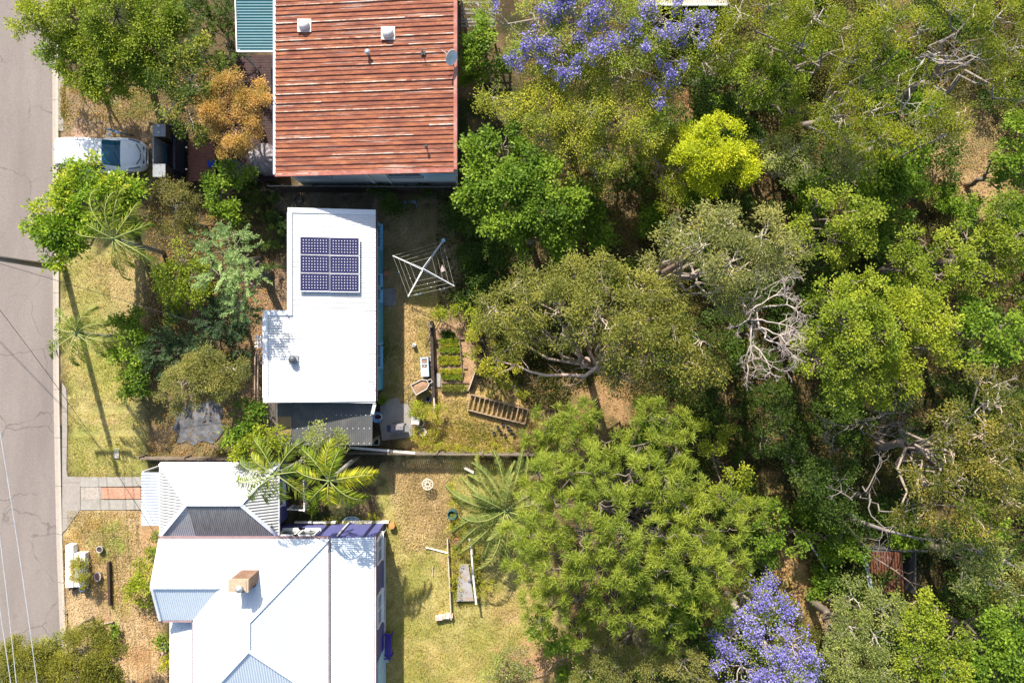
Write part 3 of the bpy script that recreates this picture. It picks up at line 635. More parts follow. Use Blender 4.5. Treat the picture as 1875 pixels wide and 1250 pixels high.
# ------------------------------------------------------------------ hip-roofed garage and white-roofed house at the bottom
purple = mat('purple_boards', (.10, .105, .27), .6, var=.06, stripe=('Z', .18, .06), sdark=.3)
def garage():
    ze = 2.65
    NW = W(289, 848, ze); NE = W(508, 852, ze); SE = W(511, 976, ze); SW = W(297, 981, ze)
    xw = (NW.x+SW.x)/2; xe = (NE.x+SE.x)/2; yn = NW.y; ys = SW.y
    NW, NE, SE, SW = Vector((xw, yn, ze)), Vector((xe, yn, ze)), Vector((xe, ys, ze)), Vector((xw, ys, ze))
    zr = ze+.95; RL = Vector((W(341, 915, zr).x, (yn+ys)/2, zr)); RR = Vector((W(440, 915, zr).x, (yn+ys)/2, zr))
    t = thing('hip_roofed_garage', 'purple garage with a grey hipped metal roof below the orange palm pair', 'garage', (xw, ys, 0)); t['label'] = 'purple walled garage with a hipped metal roof, one face blackened, beside the driveway strips'
    rg = mat('garage_zinc', (.43, .43, .42), .5, .0, var=.06, scale=1.3, dirt=(.50, .48, .44), damt=.5)
    mb = MB(); sheet(mb, [NW, NE, RR, RL], (0, 1, 0), .1, .011); sheet(mb, [SW, NW, RL], (1, 0, 0), .15, .028); sheet(mb, [NE, SE, RR], (1, 0, 0), .15, .028); sheet(mb, [SW, SE, RR, RL], (0, 1, 0), .1, .012)
    roof = obj('roof', mb, rg, t)
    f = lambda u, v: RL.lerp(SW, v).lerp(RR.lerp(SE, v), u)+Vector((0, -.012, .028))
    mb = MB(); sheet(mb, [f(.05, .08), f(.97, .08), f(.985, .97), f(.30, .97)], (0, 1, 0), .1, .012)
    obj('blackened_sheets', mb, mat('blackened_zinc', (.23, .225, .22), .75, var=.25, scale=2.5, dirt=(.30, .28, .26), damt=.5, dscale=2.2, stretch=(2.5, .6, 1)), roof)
    mb = MB()
    for a, b in ((NW, RL), (SW, RL), (NE, RR), (SE, RR), (RL, RR)): mb.beam(a+Vector((0, 0, .03)), b+Vector((0, 0, .035)), .19, .035)
    obj('ridge_capping', mb, mat('cap_white', (.72, .75, .80), .4), roof)
    mb = MB()
    for a, b in ((NW, NE), (SW, SE), (NW, SW), (NE, SE)): mb.beam(a-Vector((0, 0, .07)), b-Vector((0, 0, .07)), .10, .12)
    obj('gutter', mb, white, roof)
    i = .3; mb = MB(); mb.prism([(xw+i, ys+i), (xe-i, ys+i), (xe-i, yn-i), (xw+i, yn-i)], 0, ze-.05); obj('wall', mb, purple, t)
    window(t, (xe-i, W(0, 905, 1.6).y, 1.55), 1.25, 1.05, 'E', mat('white_trim', (.75, .77, .8), .5), mull=1)
    mb = MB(); mb.box((xw+i-.02, (yn+ys)/2, 1.1), (.05, 2.4, 2.1)); obj('roller_door', mb, mat('roller', (.5, .5, .5), .5, stripe=('Z', .1, .1)), t)
    z1 = 2.35; c = [W(257, 864, z1), W(292, 864, z1+.1), W(296, 962, z1+.1), W(261, 962, z1)]; c[1].z = c[2].z = 2.5; c[0].x = c[3].x = (c[0].x+c[3].x)/2; c[1].x = c[2].x = xw-.02
    mb = MB(); sheet(mb, c, (1, 0, 0), .15, .02); aw = obj('awning', mb, mat('awning_zinc', (.52, .56, .62), .45, .1, var=.12, dirt=(.72, .74, .76), damt=.7), t)
    mb = MB()
    for k in (0, 3): mb.box((c[k].x+.06, c[k].y*(.99 if k else 1), z1/2), (.08, .08, z1-.05))
    obj('awning_post', mb, white, aw)
garage()
def rail():
    t = thing('balustrade', 'white metal balustrade of thin bars round the step by the purple garage window', 'railing', W(545, 910, 0)); mb = MB(); z = 1.0
    a = W(556, 880, z); b = W(557, 934, z); c = W(527, 932, z)
    for p, q_ in ((a, b), (b, c)):
        mb.beam(p, q_, .05, .05)
        n = int((q_-p).length/.11)
        for k in range(n+1): r_ = p.lerp(q_, k/n); mb.box((r_.x, r_.y, .5), (.02, .02, 1.0))
    obj('rail', mb, white, t); mb = MB()
    for p in (a, b, c): mb.box((p.x, p.y, .53), (.07, .07, 1.06))
    obj('post', mb, white, t)
rail()
def big_house():
    ze = 3.4
    yN = W(0, 986, ze).y; xW = (W(293, 986, ze).x); xE1 = W(601, 986, ze).x; xE2 = W(685, 986, ze-.35).x
    s = .43; yWr = -11.785; zr1 = ze+s*(yN-yWr)
    t = thing('purple_house', 'large purple weatherboard house with bright white hipped roofs and a brick chimney', 'house', (xW, -18, 0))
    rm = mat('bright_white_metal', (.64, .70, .74), .4, var=.03, scale=1); yS = -24.0
    apex = PL(455, 1138, lambda x, y: ze+s*(yN-y)); a2 = Vector((apex.x, W(455, 1190, apex.z).y, apex.z))
    roof_pieces = MB()
    NWc = Vector((xW, yN, ze)); NEc = Vector((xE1, yN, ze)); wr0 = Vector((xW, yWr, zr1)); wr1 = PL(402, 1073, lambda x, y: zr1)
    wr1.y = yWr
    sheet(roof_pieces, [NWc, NEc, apex, wr1, wr0], (0, 1, 0), .105, .008)                     # north slope
    xIn = W(353, 1134, ze).x; ySw = W(0, 1135, ze).y
    sheet(roof_pieces, [wr0, wr1, Vector((xIn, ySw, ze)), Vector((xW, ySw, ze))], (0, 1, 0), .105, .012)     # wing south slope
    # west slope of the main roof
    sw = Vector((xIn, yS, ze)); 
    sheet(roof_pieces, [wr1, apex, a2, Vector((xIn+.9, yS, ze+.45)), Vector((xIn, yS, ze)), Vector((xIn, ySw, ze))], (1, 0, 0), .105, .008) if False else None
    kx = (apex.z-ze)/(apex.x-xIn)
    wz = lambda x: ze+(x-xIn)*kx
    # valley points on the west slope
    v0 = Vector((xIn, ySw, ze)); v1 = Vector((wr1.x, wr1.y, wr1.z)); 
    P4 = [v0, v1, apex, a2, Vector((a2.x-1.9, a2.y-1.9, wz(a2.x-1.9))), Vector((xIn, a2.y-2.6, ze))]
    sheet(roof_pieces, [v0, v1, apex], (1, 0, 0), .105, .01); sheet(roof_pieces, [v0, apex, a2], (1, 0, 0), .105, .01)
    hw = PL(398, 1252, lambda x, y: wz(x)); hw = Vector((hw.x, hw.y, wz(hw.x))); sheet(roof_pieces, [v0, a2, hw], (1, 0, 0), .105, .01)
    sheet(roof_pieces, [v0, hw, Vector((xIn, hw.y-1.2, ze))], (1, 0, 0), .105, .01)
    # east slope
    ke = (apex.z-ze)/(xE1-apex.x); he = PL(548, 1252, lambda x, y: ze+(xE1-x)*ke)
    sheet(roof_pieces, [NEc, apex, a2], (1, 0, 0), .105, .008); sheet(roof_pieces, [NEc, a2, he], (1, 0, 0), .105, .008); sheet(roof_pieces, [NEc, he, Vector((xE1, he.y-1.9, ze))], (1, 0, 0), .105, .008)
    # south wing between the two lower hips
    lowz = ze+.2; hw2 = hw+(hw-a2)*.35; he2 = he+(he-a2)*.35
    sheet(roof_pieces, [a2, hw2, he2], (0, 1, 0), .12, .014)
    roof = obj('roof', roof_pieces, rm, t)
    mb = MB(); up = Vector((0, 0, .03))
    for a, b in ((NEc, apex), (apex, a2), (a2, hw2), (a2, he2), (wr0, wr1)): mb.beam(a+up, b+up, .17, .03)
    obj('ridge_capping', mb, mat('capping_white', (.78, .80, .82), .4, var=.03), roof)
    mb = MB(); g = Vector((0, 0, -.07))
    mb.beam(NWc+g+Vector((0, .05, 0)), NEc+g+Vector((0, .05, 0)), .11, .12); mb.beam(Vector((xW, ySw-.05, ze))+g, Vector((xIn, ySw-.05, ze))+g, .11, .12); mb.beam(NEc+g, Vector((xE1, yS, ze))+g, .13, .12); mb.beam(v0+g, Vector((xIn, yS, ze))+g, .11, .12)
    obj('gutter', mb, mat('gutter_maroon', (.30, .20, .20), .5), roof)
    mb = MB()
    for a, b in ((NWc, wr0), (wr0, Vector((xW, ySw, ze)))): mb.beam(a+Vector((.02, 0, .02)), b+Vector((.02, 0, .02)), .12, .1)
    obj('barge_board', mb, white, roof)
    # east skillion
    c = [Vector((xE1+.10, yN, ze-.12)), Vector((xE2, yN, ze-.35)), Vector((xE2, yS, ze-.35)), Vector((xE1+.10, yS, ze-.12))]; mb = MB(); sheet(mb, c, (1, 0, 0), .105, .010); sk = obj('skillion_roof', mb, rm, t)
    mb = MB(); mb.box((xE2+.05, (yN+yS)/2, ze-.42), (.07, yN-yS, .09)); obj('gutter', mb, mat('gutter_cream', (.62, .52, .50), .5), sk)
    # west verandah skillion
    xv = W(314, 1190, 2.7).x; c = [Vector((xIn-.06, ySw-.10, 3.0)), Vector((xv, ySw-.10, 2.7)), Vector((xv, yS, 2.7)), Vector((xIn-.06, yS, 3.0))]; mb = MB(); sheet(mb, c, (1, 0, 0), .105, .012); vr = obj('verandah_roof', mb, rm, t)
    mb = MB(); mb.box((xv-.05, (ySw+yS)/2, 2.64), (.1, ySw-yS, .11)); obj('gutter', mb, white, vr)
    for yy in (ySw-.3, ySw-3.2, ySw-6):
        mb = MB(); mb.box((xv+.15, yy, 1.3), (.12, .12, 2.6)); obj('post', mb, white, t)
    i = .3
    mb = MB(); mb.prism([(xW+i, ySw+i), (xIn+i, ySw+i), (xIn+i, yS), (xE1-.1, yS), (xE1-.1, yN-.1), (xW+i, yN-.1)], 0, ze-.12); wl = obj('wall', mb, purple, t)
    mb = MB(); mb.prism([(xE1-.098, yS), (xE2+.0, yS), (xE2+.0, yN-.03), (xE1-.098, yN-.03)], 0, [ze-.2, ze-.42, ze-.42, ze-.2]); obj('rear_wall', mb, purple, t)
    mb = MB(); mb.prism([(xW+i+.02, ySw+i+.02), (xW+i+.3, ySw+i+.02), (xW+i+.3, yN-i-.02), (xW+i+.02, yN-i-.02)], ze-.12, [ze-.1, ze-.1, ze+.1, ze+.1]) ; obj('gable', mb, purple, t)
    mb = MB(); mb.box((xE2+.03, (yN+yS)/2-.3, .12), (.09, yN-yS-1, .24)); mb.box(((xE1+xE2)/2+.1, yN+.04, .12), (2.5, .12, .24)); mb.box((xE1-1.5, yN+.02, .12), (2.2, .1, .24)); obj('base_trim', mb, mat('cream_base', (.66, .62, .55), .7, var=.2), t)
    for px, w_ in ((530, 1.0), (560, 1.0)): window(t, (W(px, 975, 2.2).x, yN-.1, 2.0), w_, 1.0, 'N', mull=0)
    window(t, (xE2, W(0, 1005, 1.8).y, 1.75), 1.3, 1.1, 'E'); window(t, (xE2, W(0, 1115, 1.8).y, 1.75), 1.6, 1.1, 'E'); 
    mb = MB(); mb.box((xE2+.0, W(0, 1230, 1.2).y, 1.15), (.12, 1.9, 2.2)); d = obj('door', mb, mat('pale_blue_door', (.36, .56, .74), .5), t); mb = MB(); mb.tube([(xE2+.10, W(0, 1212, 1.1).y, 1.0), (xE2+.12, W(0, 1212, 1.1).y, 1.1)], .02, 6); obj('handle', mb, greymetal, d)
    mb = MB(); mb.tube([(xE1+.35, yN+.05, ze-.4), (xE1+.35, yN+.05, .1)], .045, 8); mb.tube([(xE2+.05, yN-.3, 2.8), (xE2+.06, yN-.35, 2.6), (xE2+.06, yN-.4, .1)], .045, 8); obj('downpipe', mb, white, t)
    # brick chimney
    base = PL(452, 1072, lambda x, y: ze+s*(yN-y)); top = 5.55; c = W(436.5, 1072, top); mb = MB(); w2, d2 = .86, .52
    mb.box((c.x, c.y, (3.5+top)/2), (w2, d2, top-3.5)); ch = obj('chimney', mb, brick, roof)
    mb = MB(); mb.box((c.x, c.y, top-.03), (w2+.08, d2+.08, .1)); mb.box((c.x+.12, c.y-.02, top+.03), (.5, .46, .03)); obj('chimney_cap', mb, mat('mortar_cap', (.44, .33, .23), .9, var=.25, scale=7), ch)
    mb = MB(); mb.lathe((c.x+.12, c.y-.08, top+.04), [(.12, 0), (.12, .18), (.17, .2), (.17, .24), (.02, .34)], 14); obj('cowl', mb, greymetal, ch)
    p = PL(468, 1070, lambda x, y: ze+s*(yN-y)); mb = MB(); mb.tube([p, p+Vector((0, 0, .3))], .04, 8); obj('vent_pipe', mb, darkmetal, roof)
big_house()

# ------------------------------------------------------------------ bits of other structures
def timber_frame():
    t = thing('pergola', 'grey slatted timber pergola at the top beside the rusty roof', 'pergola', W(875, 30, 0)); z = 2.6; mb = MB()
    for py in (-30, -15, 5, 18, 25, 36, 41, 48): a = W(845, py, z); b = W(908, py, z); mb.beam(a, b, .09, .05)
    obj('slat', mb, mat('grey_timber', (.20, .185, .17), .85, var=.25, scale=6), t).name = 'slats'
    for px in (846, 905):
        mb = MB(); a = W(px, -30, z-.08); b = W(px, 52, z-.08); mb.beam(a, b, .1, .09); mb.box((b.x, b.y+.1, z/2-.08), (.1, .1, z-.15)); obj('beam', mb, timber, t)
timber_frame()
def shed_top():
    t = thing('shed', 'cream roofed shed at the top edge behind the purple jacaranda', 'shed', W(1260, -15, 0)); z = 2.6; a = W(1185, -70, z); b = W(1333, 7, z); mb = MB()
    sheet(mb, [(a.x, a.y, z+.3), (b.x, a.y, z+.3), (b.x, b.y, z), (a.x, b.y, z)], (0, 1, 0), .12, .012); obj('roof', mb, mat('cream_roof', (.60, .52, .44), .6, var=.15), t)
    mb = MB(); mb.prism([(a.x+.2, b.y+.25), (b.x-.2, b.y+.25), (b.x-.2, a.y-.2), (a.x+.2, a.y-.2)], 0, z-.05); obj('wall', mb, timber_dark, t)
    mb = MB(); mb.beam((a.x, b.y-.04, z-.04), (b.x, b.y-.04, z-.04), .1, .1); obj('gutter', mb, white, t)
shed_top()
def shed_dark():
    t = thing('derelict_shed', 'dark derelict timber shed half buried under branches, lower right', 'shed', W(1640, 1050, 0)); mb = MB(); z = 1.9
    a = W(1590, 1010, z); b = W(1700, 1090, z)
    for k in range(13):
        x = a.x+k*(b.x-a.x)*.045; mb.beam((x, a.y, z), (x+.25, b.y, z-.25), .1, .03)
    obj('roof_boards', mb, mat('red_brown_boards', (.15, .055, .03), .85, var=.45, scale=5), t)
    mb = MB(); 
    for k in range(9): mb.beam((a.x+2.0+k*.14, a.y, .4), (a.x+2.0+k*.14, b.y, .4), .05, .05)
    mb.box((b.x-.6, (a.y+b.y)/2, .9), (.06, a.y-b.y, 1.8)); mb.box(((a.x+b.x)/2, a.y, .9), (b.x-a.x, .06, 1.8)); obj('frame', mb, mat('grey_frame', (.09, .09, .085), .8), t)
    mb = MB(); mb.beam((a.x-.2, a.y-.2, z+.03), (a.x+.3, b.y-.1, z-.2), .2, .03); obj('loose_board', mb, mat('silver_board', (.42, .43, .45), .7), t)
shed_dark()

def fence(name, a, b, h, m, label, capm=None, gap=.02, pw=.09, lean=0):
    t = thing(name, label, 'fence', (a+b)/2); d = (b-a); L_ = d.length; u = d.normalized(); n = int(L_/(pw+gap)); mb = MB(); rz = math.atan2(u.y, u.x)
    for k in range(n):
        p = a+u*(k+.5)*(pw+gap); hh = h*(1+random.uniform(-.03, .03)); mb.box((p.x, p.y, hh/2), (pw, .02, hh), rz+random.uniform(-.02, .02))
    obj('palings', mb, m, t); mb = MB(); nn = Vector((-u.y, u.x, 0))*.045
    for z in (.3, h-.12): mb.beam(a+nn+Vector((0, 0, z)), b+nn+Vector((0, 0, z)), .05, .08)
    obj('rail', mb, capm or m, t)
    for k in range(int(L_/2.4)+1): 
        mb = MB(); p = a+u*min(k*2.4, L_)+nn*2.2; mb.box((p.x, p.y, h/2), (.09, .09, h), rz); obj('post', mb, m, t)
fence('paling_fence', W(505, 352), W(845, 354), 1.5, timber_dark, 'dark timber paling fence running above the white roofed house to the mulberry tree', mat('greyed_rail', (.30, .29, .27), .8))
fence('paling_fence', W(640, 826), W(985, 829), 1.0, timber, 'grey timber paling fence running from the carport to the feathery she oak', mat('fence_rail', (.22, .19, .15), .8))
fence('picket_fence', W(268, 836), W(500, 838), .9, timber, 'low brown timber fence between the front garden and the garage roof')
mb = MB(); a = W(640, 819, .9); b = W(760, 829, .9); mb.beam(a, b, .12, .06); simple('plank', 'long pale bleached plank lying along the fence top beside the carport', 'plank', mb, mat('bleached_plank', (.68, .63, .56), .7), a.lerp(b, .5))

# ------------------------------------------------------------------ power pole and overhead wires
def power_pole():
    b = W(118, 492, -.0); t = thing('power_pole', 'tall timber power pole at the kerb with its cross arm above the road', 'power pole', b)
    mb = MB(); mb.tube([b-Vector((0, 0, .3)), b+Vector((0, 0, 4.5)), b+Vector((0, 0, 9.1))], [.17, .145, .115], 14); obj('pole', mb, mat('pole_timber', (.20, .17, .15), .85, var=.25, stretch=(4, 4, .3)), t, smooth=True)
    mb = MB(); mb.box(b+Vector((0, .14, 8.25)), (2.0, .1, .12)); ca = obj('cross_arm', mb, timber, t)
    ends = []
    for k in (-.9, -.5, .5, .9):
        p = b+Vector((k, .14, 8.32)); mb = MB(); mb.lathe(p, [(.02, 0), (.05, .03), (.04, .07), (.05, .1), (.02, .15)], 10); obj('insulator', mb, mat('porcelain2', (.5, .5, .5), .3), ca); ends.append(p+Vector((0, 0, .12)))
    wm = mat('aluminium_wire', (.62, .63, .64), .4, .3); dark = mat('black_cable', (.04, .04, .04), .6)
    def wire(a, c, sag, r, m, lab, n=24):
        mb = MB(); pts = [a.lerp(c, k/n)-Vector((0, 0, sag*4*(k/n)*(1-k/n))) for k in range(n+1)]; mb.tube(pts, r, 5); simple('overhead_wire', lab, 'wire', mb, m, a.lerp(c, .5), 'wires strung from the power pole')
    tops = [(72, 1255, 7.0), (34, 1255, 7.0), (27, 1255, 6.9), (-5, 1255, 6.8)]
    labs = ['pale overhead wire nearest the kerb, crossing the road surface lengthwise', 'second pale overhead wire in from the kerb over the road', 'third pale overhead wire from the kerb, close beside its neighbour', 'outermost overhead wire at the far left edge over the road']
    for e, (px, py, z), lb in zip(reversed(ends), tops, labs):
        p = W(px, py, z); d = (p-e); q_ = e+Vector((d.x, d.y, 0))*1.8; q_.z = 7.4
        wire(e, q_, .75, .016, wm, lb)
    wire(b+Vector((0, 0, 8.6)), Vector((-44, 22, 7.5)), .8, .02, dark, 'dark service cable running from the pole top across the road')
    h = W(474, 625, 3.5); wire(b+Vector((.1, 0, 8.0)), Vector((h.x-.1, h.y, 3.7)), .5, .012, dark, 'thin dark service cable from the pole to the white roofed house')
    g = W(293, 990, 3.3); wire(b+Vector((.1, 0, 8.1)), Vector((g.x, g.y, 3.35)), .5, .012, dark, 'thin dark service cable from the pole to the purple house')
power_pole()

# ------------------------------------------------------------------ vegetation builders
def rdir(n, r=rng): return norm(r.normal(size=(n, 3)))
ST = {}
def style(k, cols, L=.12, Wd=.07, kk=34, sr=.16, dens=7, jit=.8, trans=.35, twig=(.25, .20, .15), flat=.75, lob=(.30, .48), nlob=9, kind='leaf', droop=.15, bark=(.16, .13, .10), mid=.45):
    if kind == 'leaf' and L > .1 and k[:4] != 'palm': L *= .86; Wd *= .86; kk = int(kk*1.28)
    ST[k] = dict(m=leafmat('leaf_'+k, cols, trans), L=L, W=Wd, k=kk, sr=sr*.72, dens=dens*1.1, jit=jit, flat=flat, lob=lob, nlob=nlob, kind=kind, droop=droop, mid=mid,
                 twig=mat('twig_'+k, twig, .8, var=.2), bark=mat('bark_'+k, bark, .9, var=.3, scale=8))
style('broad', [(.035, .08, .015), (.085, .155, .025), (.18, .26, .045)], L=.17, Wd=.12, kk=26, sr=.20, dens=6.5)
style('lime', [(.07, .11, .015), (.15, .20, .025), (.26, .31, .05)], L=.14, Wd=.08, kk=34, sr=.18, dens=7)
style('yellow', [(.13, .18, .015), (.25, .31, .022), (.37, .41, .04)], L=.12, Wd=.07, kk=36, sr=.17, dens=8)
style('mango', [(.045, .10, .012), (.12, .21, .025), (.33, .34, .06)], L=.22, Wd=.10, kk=22, sr=.2, dens=6, jit=.7)
style('glossy', [(.02, .045, .012), (.05, .09, .02), (.26, .27, .07)], L=.15, Wd=.08, kk=22, sr=.18, dens=5.5, twig=(.4, .35, .28))
style('round', [(.045, .085, .015), (.115, .17, .025), (.23, .28, .05)], L=.13, Wd=.08, kk=34, sr=.19, dens=7, nlob=12, lob=(.24, .38))
style('euc', [(.06, .085, .045), (.13, .155, .08), (.26, .26, .12)], L=.17, Wd=.045, kk=40, sr=.24, dens=5.5, jit=.9, droop=.35, twig=(.55, .47, .40), bark=(.34, .28, .24), nlob=12, lob=(.22, .36))
style('olive', [(.045, .065, .025), (.11, .13, .042), (.23, .24, .08)], L=.16, Wd=.055, kk=40, sr=.24, dens=5.2, twig=(.50, .40, .32), bark=(.36, .28, .22), nlob=13, lob=(.2, .34), droop=.3)
style('wattle', [(.055, .085, .012), (.125, .165, .018), (.25, .28, .03)], L=.12, Wd=.042, kk=52, sr=.24, dens=5, twig=(.42, .36, .30), bark=(.25, .21, .18), nlob=12, lob=(.22, .36))
style('rusty', [(.035, .06, .015), (.095, .11, .035), (.22, .195, .06)], L=.15, Wd=.055, kk=36, sr=.22, dens=5, twig=(.5, .38, .3), bark=(.3, .24, .2), nlob=12, lob=(.22, .36))
style('tiny', [(.07, .11, .03), (.17, .21, .045), (.37, .36, .07)], L=.09, Wd=.05, kk=44, sr=.26, dens=4.0, twig=(.38, .33, .26), nlob=14, lob=(.22, .36), flat=.6)
style('shade', [(.018, .04, .010), (.035, .07, .018), (.07, .11, .03)], L=.13, Wd=.08, kk=30, sr=.2, dens=6)  # dark greens: shade under the crowns put into the leaf colour
style('greyg', [(.07, .10, .05), (.13, .17, .08), (.24, .28, .13)], L=.12, Wd=.06, kk=36, sr=.2, dens=5.5, twig=(.4, .35, .3), nlob=11, lob=(.24, .38))
style('darkol', [(.03, .04, .015), (.07, .075, .03), (.14, .14, .06)], L=.10, Wd=.04, kk=44, sr=.2, dens=6, twig=(.3, .26, .2))
style('orange', [(.14, .13, .05), (.29, .21, .12), (.48, .31, .22)], L=.11, Wd=.05, kk=44, sr=.17, dens=8, twig=(.35, .24, .18), trans=.45, nlob=12, lob=(.24, .38))
style('bottle', [(.07, .095, .04), (.14, .155, .07), (.24, .235, .12)], L=.12, Wd=.04, kk=44, sr=.18, dens=8, twig=(.45, .36, .3), jit=.6)
style('jac', [(.08, .13, .03), (.16, .22, .045), (.28, .33, .08)], L=.12, Wd=.05, kk=20, sr=.2, dens=3.2, twig=(.42, .36, .30), bark=(.3, .25, .2), nlob=12, lob=(.24, .4), flat=.55)
style('casu', [(.07, .115, .028), (.135, .185, .042), (.21, .26, .062)], L=.30, Wd=.028, kk=62, sr=.10, dens=5.2, kind='needle', twig=(.22, .18, .14), bark=(.12, .10, .08), nlob=15, lob=(.17, .28), droop=.4, flat=.65)
style('conifer', [(.07, .13, .08), (.14, .22, .14), (.24, .34, .24)], L=.12, Wd=.045, kk=40, sr=.05, dens=5.0, kind='frond', twig=(.25, .2, .15), flat=.9, droop=.1)
style('juniper', [(.018, .04, .028), (.035, .07, .05), (.07, .12, .08)], L=.12, Wd=.045, kk=36, sr=.05, dens=5.0, kind='frond', twig=(.2, .16, .12), flat=.8)
style('fern', [(.02, .045, .012), (.04, .075, .02), (.07, .11, .03)], L=.16, Wd=.04, kk=36, sr=.06, dens=5, kind='frond', flat=.7)
style('weed', [(.09, .13, .02), (.19, .22, .035), (.34, .33, .07)], L=.14, Wd=.06, kk=24, sr=.12, dens=9, flat=.8)
style('bushy', [(.045, .06, .015), (.10, .115, .028), (.19, .195, .05)], L=.11, Wd=.05, kk=44, sr=.2, dens=7, nlob=13, lob=(.26, .4))
style('carissa', [(.08, .12, .02), (.18, .21, .04), (.30, .22, .10)], L=.11, Wd=.035, kk=30, sr=.09, dens=12, jit=.5)
FCOL = leafmat('jacaranda_flowers', [(.075, .07, .48), (.15, .145, .78), (.27, .27, .90)], .25, tcol=1.0)

def sprays(P, axis, s, r, clump):
    """turn spray points into leaves; returns P, D, U, L, W, rnd"""
    n = len(P); k = s['k']; Pk = np.repeat(P, k, 0); A = np.repeat(axis, k, 0); N_ = n*k; cl = np.repeat(clump, k)
    if s['kind'] == 'leaf':
        off = r.normal(size=(N_, 3))*s['sr']; off[:, 2] *= .7; Pk = Pk+off; D = norm(A*.6+norm(off)*.5+r.normal(size=(N_, 3))*s['jit']*.6); U = norm(A*.55+np.array([0, 0, 1.0])+r.normal(size=(N_, 3))*s['jit']*.42)
    elif s['kind'] == 'needle':
        D = norm(A*.7+rdir(N_, r)*1.0); Pk = Pk+r.normal(size=(N_, 3))*s['sr']; U = rdir(N_, r)
    else:
        t = r.random(N_); side = norm(np.cross(A, [0, 0, 1.0])+1e-3); sg = np.where(r.random(N_) < .5, -1, 1)[:, None]
        Pk = Pk+A*(t*.55-.1)[:, None]+r.normal(size=(N_, 3))*s['sr']*.6; D = norm(A*.75+side*sg*(1.0-.5*t[:, None])+r.normal(size=(N_, 3))*.2); U = norm(np.array([0, 0, 1.0])+r.normal(size=(N_, 3))*.3)
    Ln = s['L']*r.uniform(.7, 1.25, N_); Wd = s['W']*r.uniform(.75, 1.2, N_)
    rn = .68*cl+.32*r.random(N_)
    return Pk, D, U, Ln, Wd, rn
def crown(blobs, s, r, dm=1.0, lowcut=-.15):
    """blobs: world (x,y,z,r). Lobes on each blob's surface, sprays on each lobe, leaves in each spray."""
    PP, AA, CC, lobes = [], [], [], []
    for (x, y, z, R) in blobs:
        c = np.array([x, y, z-R*s['flat']*.5]); n = max(4, int(s['nlob']*min(1.6, (R/1.3)**1.2))); d = rdir(n*4, r); d = d[d[:, 2] > lowcut][:n]
        tone = r.random()
        for q in d:
            rl = R*r.uniform(*s['lob']); rl = max(rl, min(.22, R*.6)); cc = c+q*np.array([1, 1, s['flat']])*(R-rl*.75)*r.uniform(.72, 1.18); lobes.append((cc, rl, c))
            m = max(3, int(4*math.pi*rl*rl*s['dens']*dm*.6)); e = rdir(m*2, r); e = e[(e @ q > -.30) & (e[:, 2] > -.40)][:m]
            PP.append(cc+e*rl*r.uniform(.55, 1.05, (len(e), 1))*np.array([1, 1, .85])); AA.append(norm(e+q*.5)); CC.append(np.clip(np.full(len(e), .35*tone+.65*r.random())+r.normal(size=len(e))*.18, 0, 1))
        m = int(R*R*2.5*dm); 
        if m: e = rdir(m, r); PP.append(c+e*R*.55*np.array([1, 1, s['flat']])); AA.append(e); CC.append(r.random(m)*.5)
    return np.concatenate(PP), np.concatenate(AA), np.concatenate(CC), lobes
def wob(a, b, n, amt, r):
    a = np.array(a); b = np.array(b); L_ = np.linalg.norm(b-a)
    return [Vector(a+(b-a)*(i/n)+(r.normal(size=3)*amt*L_ if 0 < i < n else 0)) for i in range(n+1)]
TN = 0
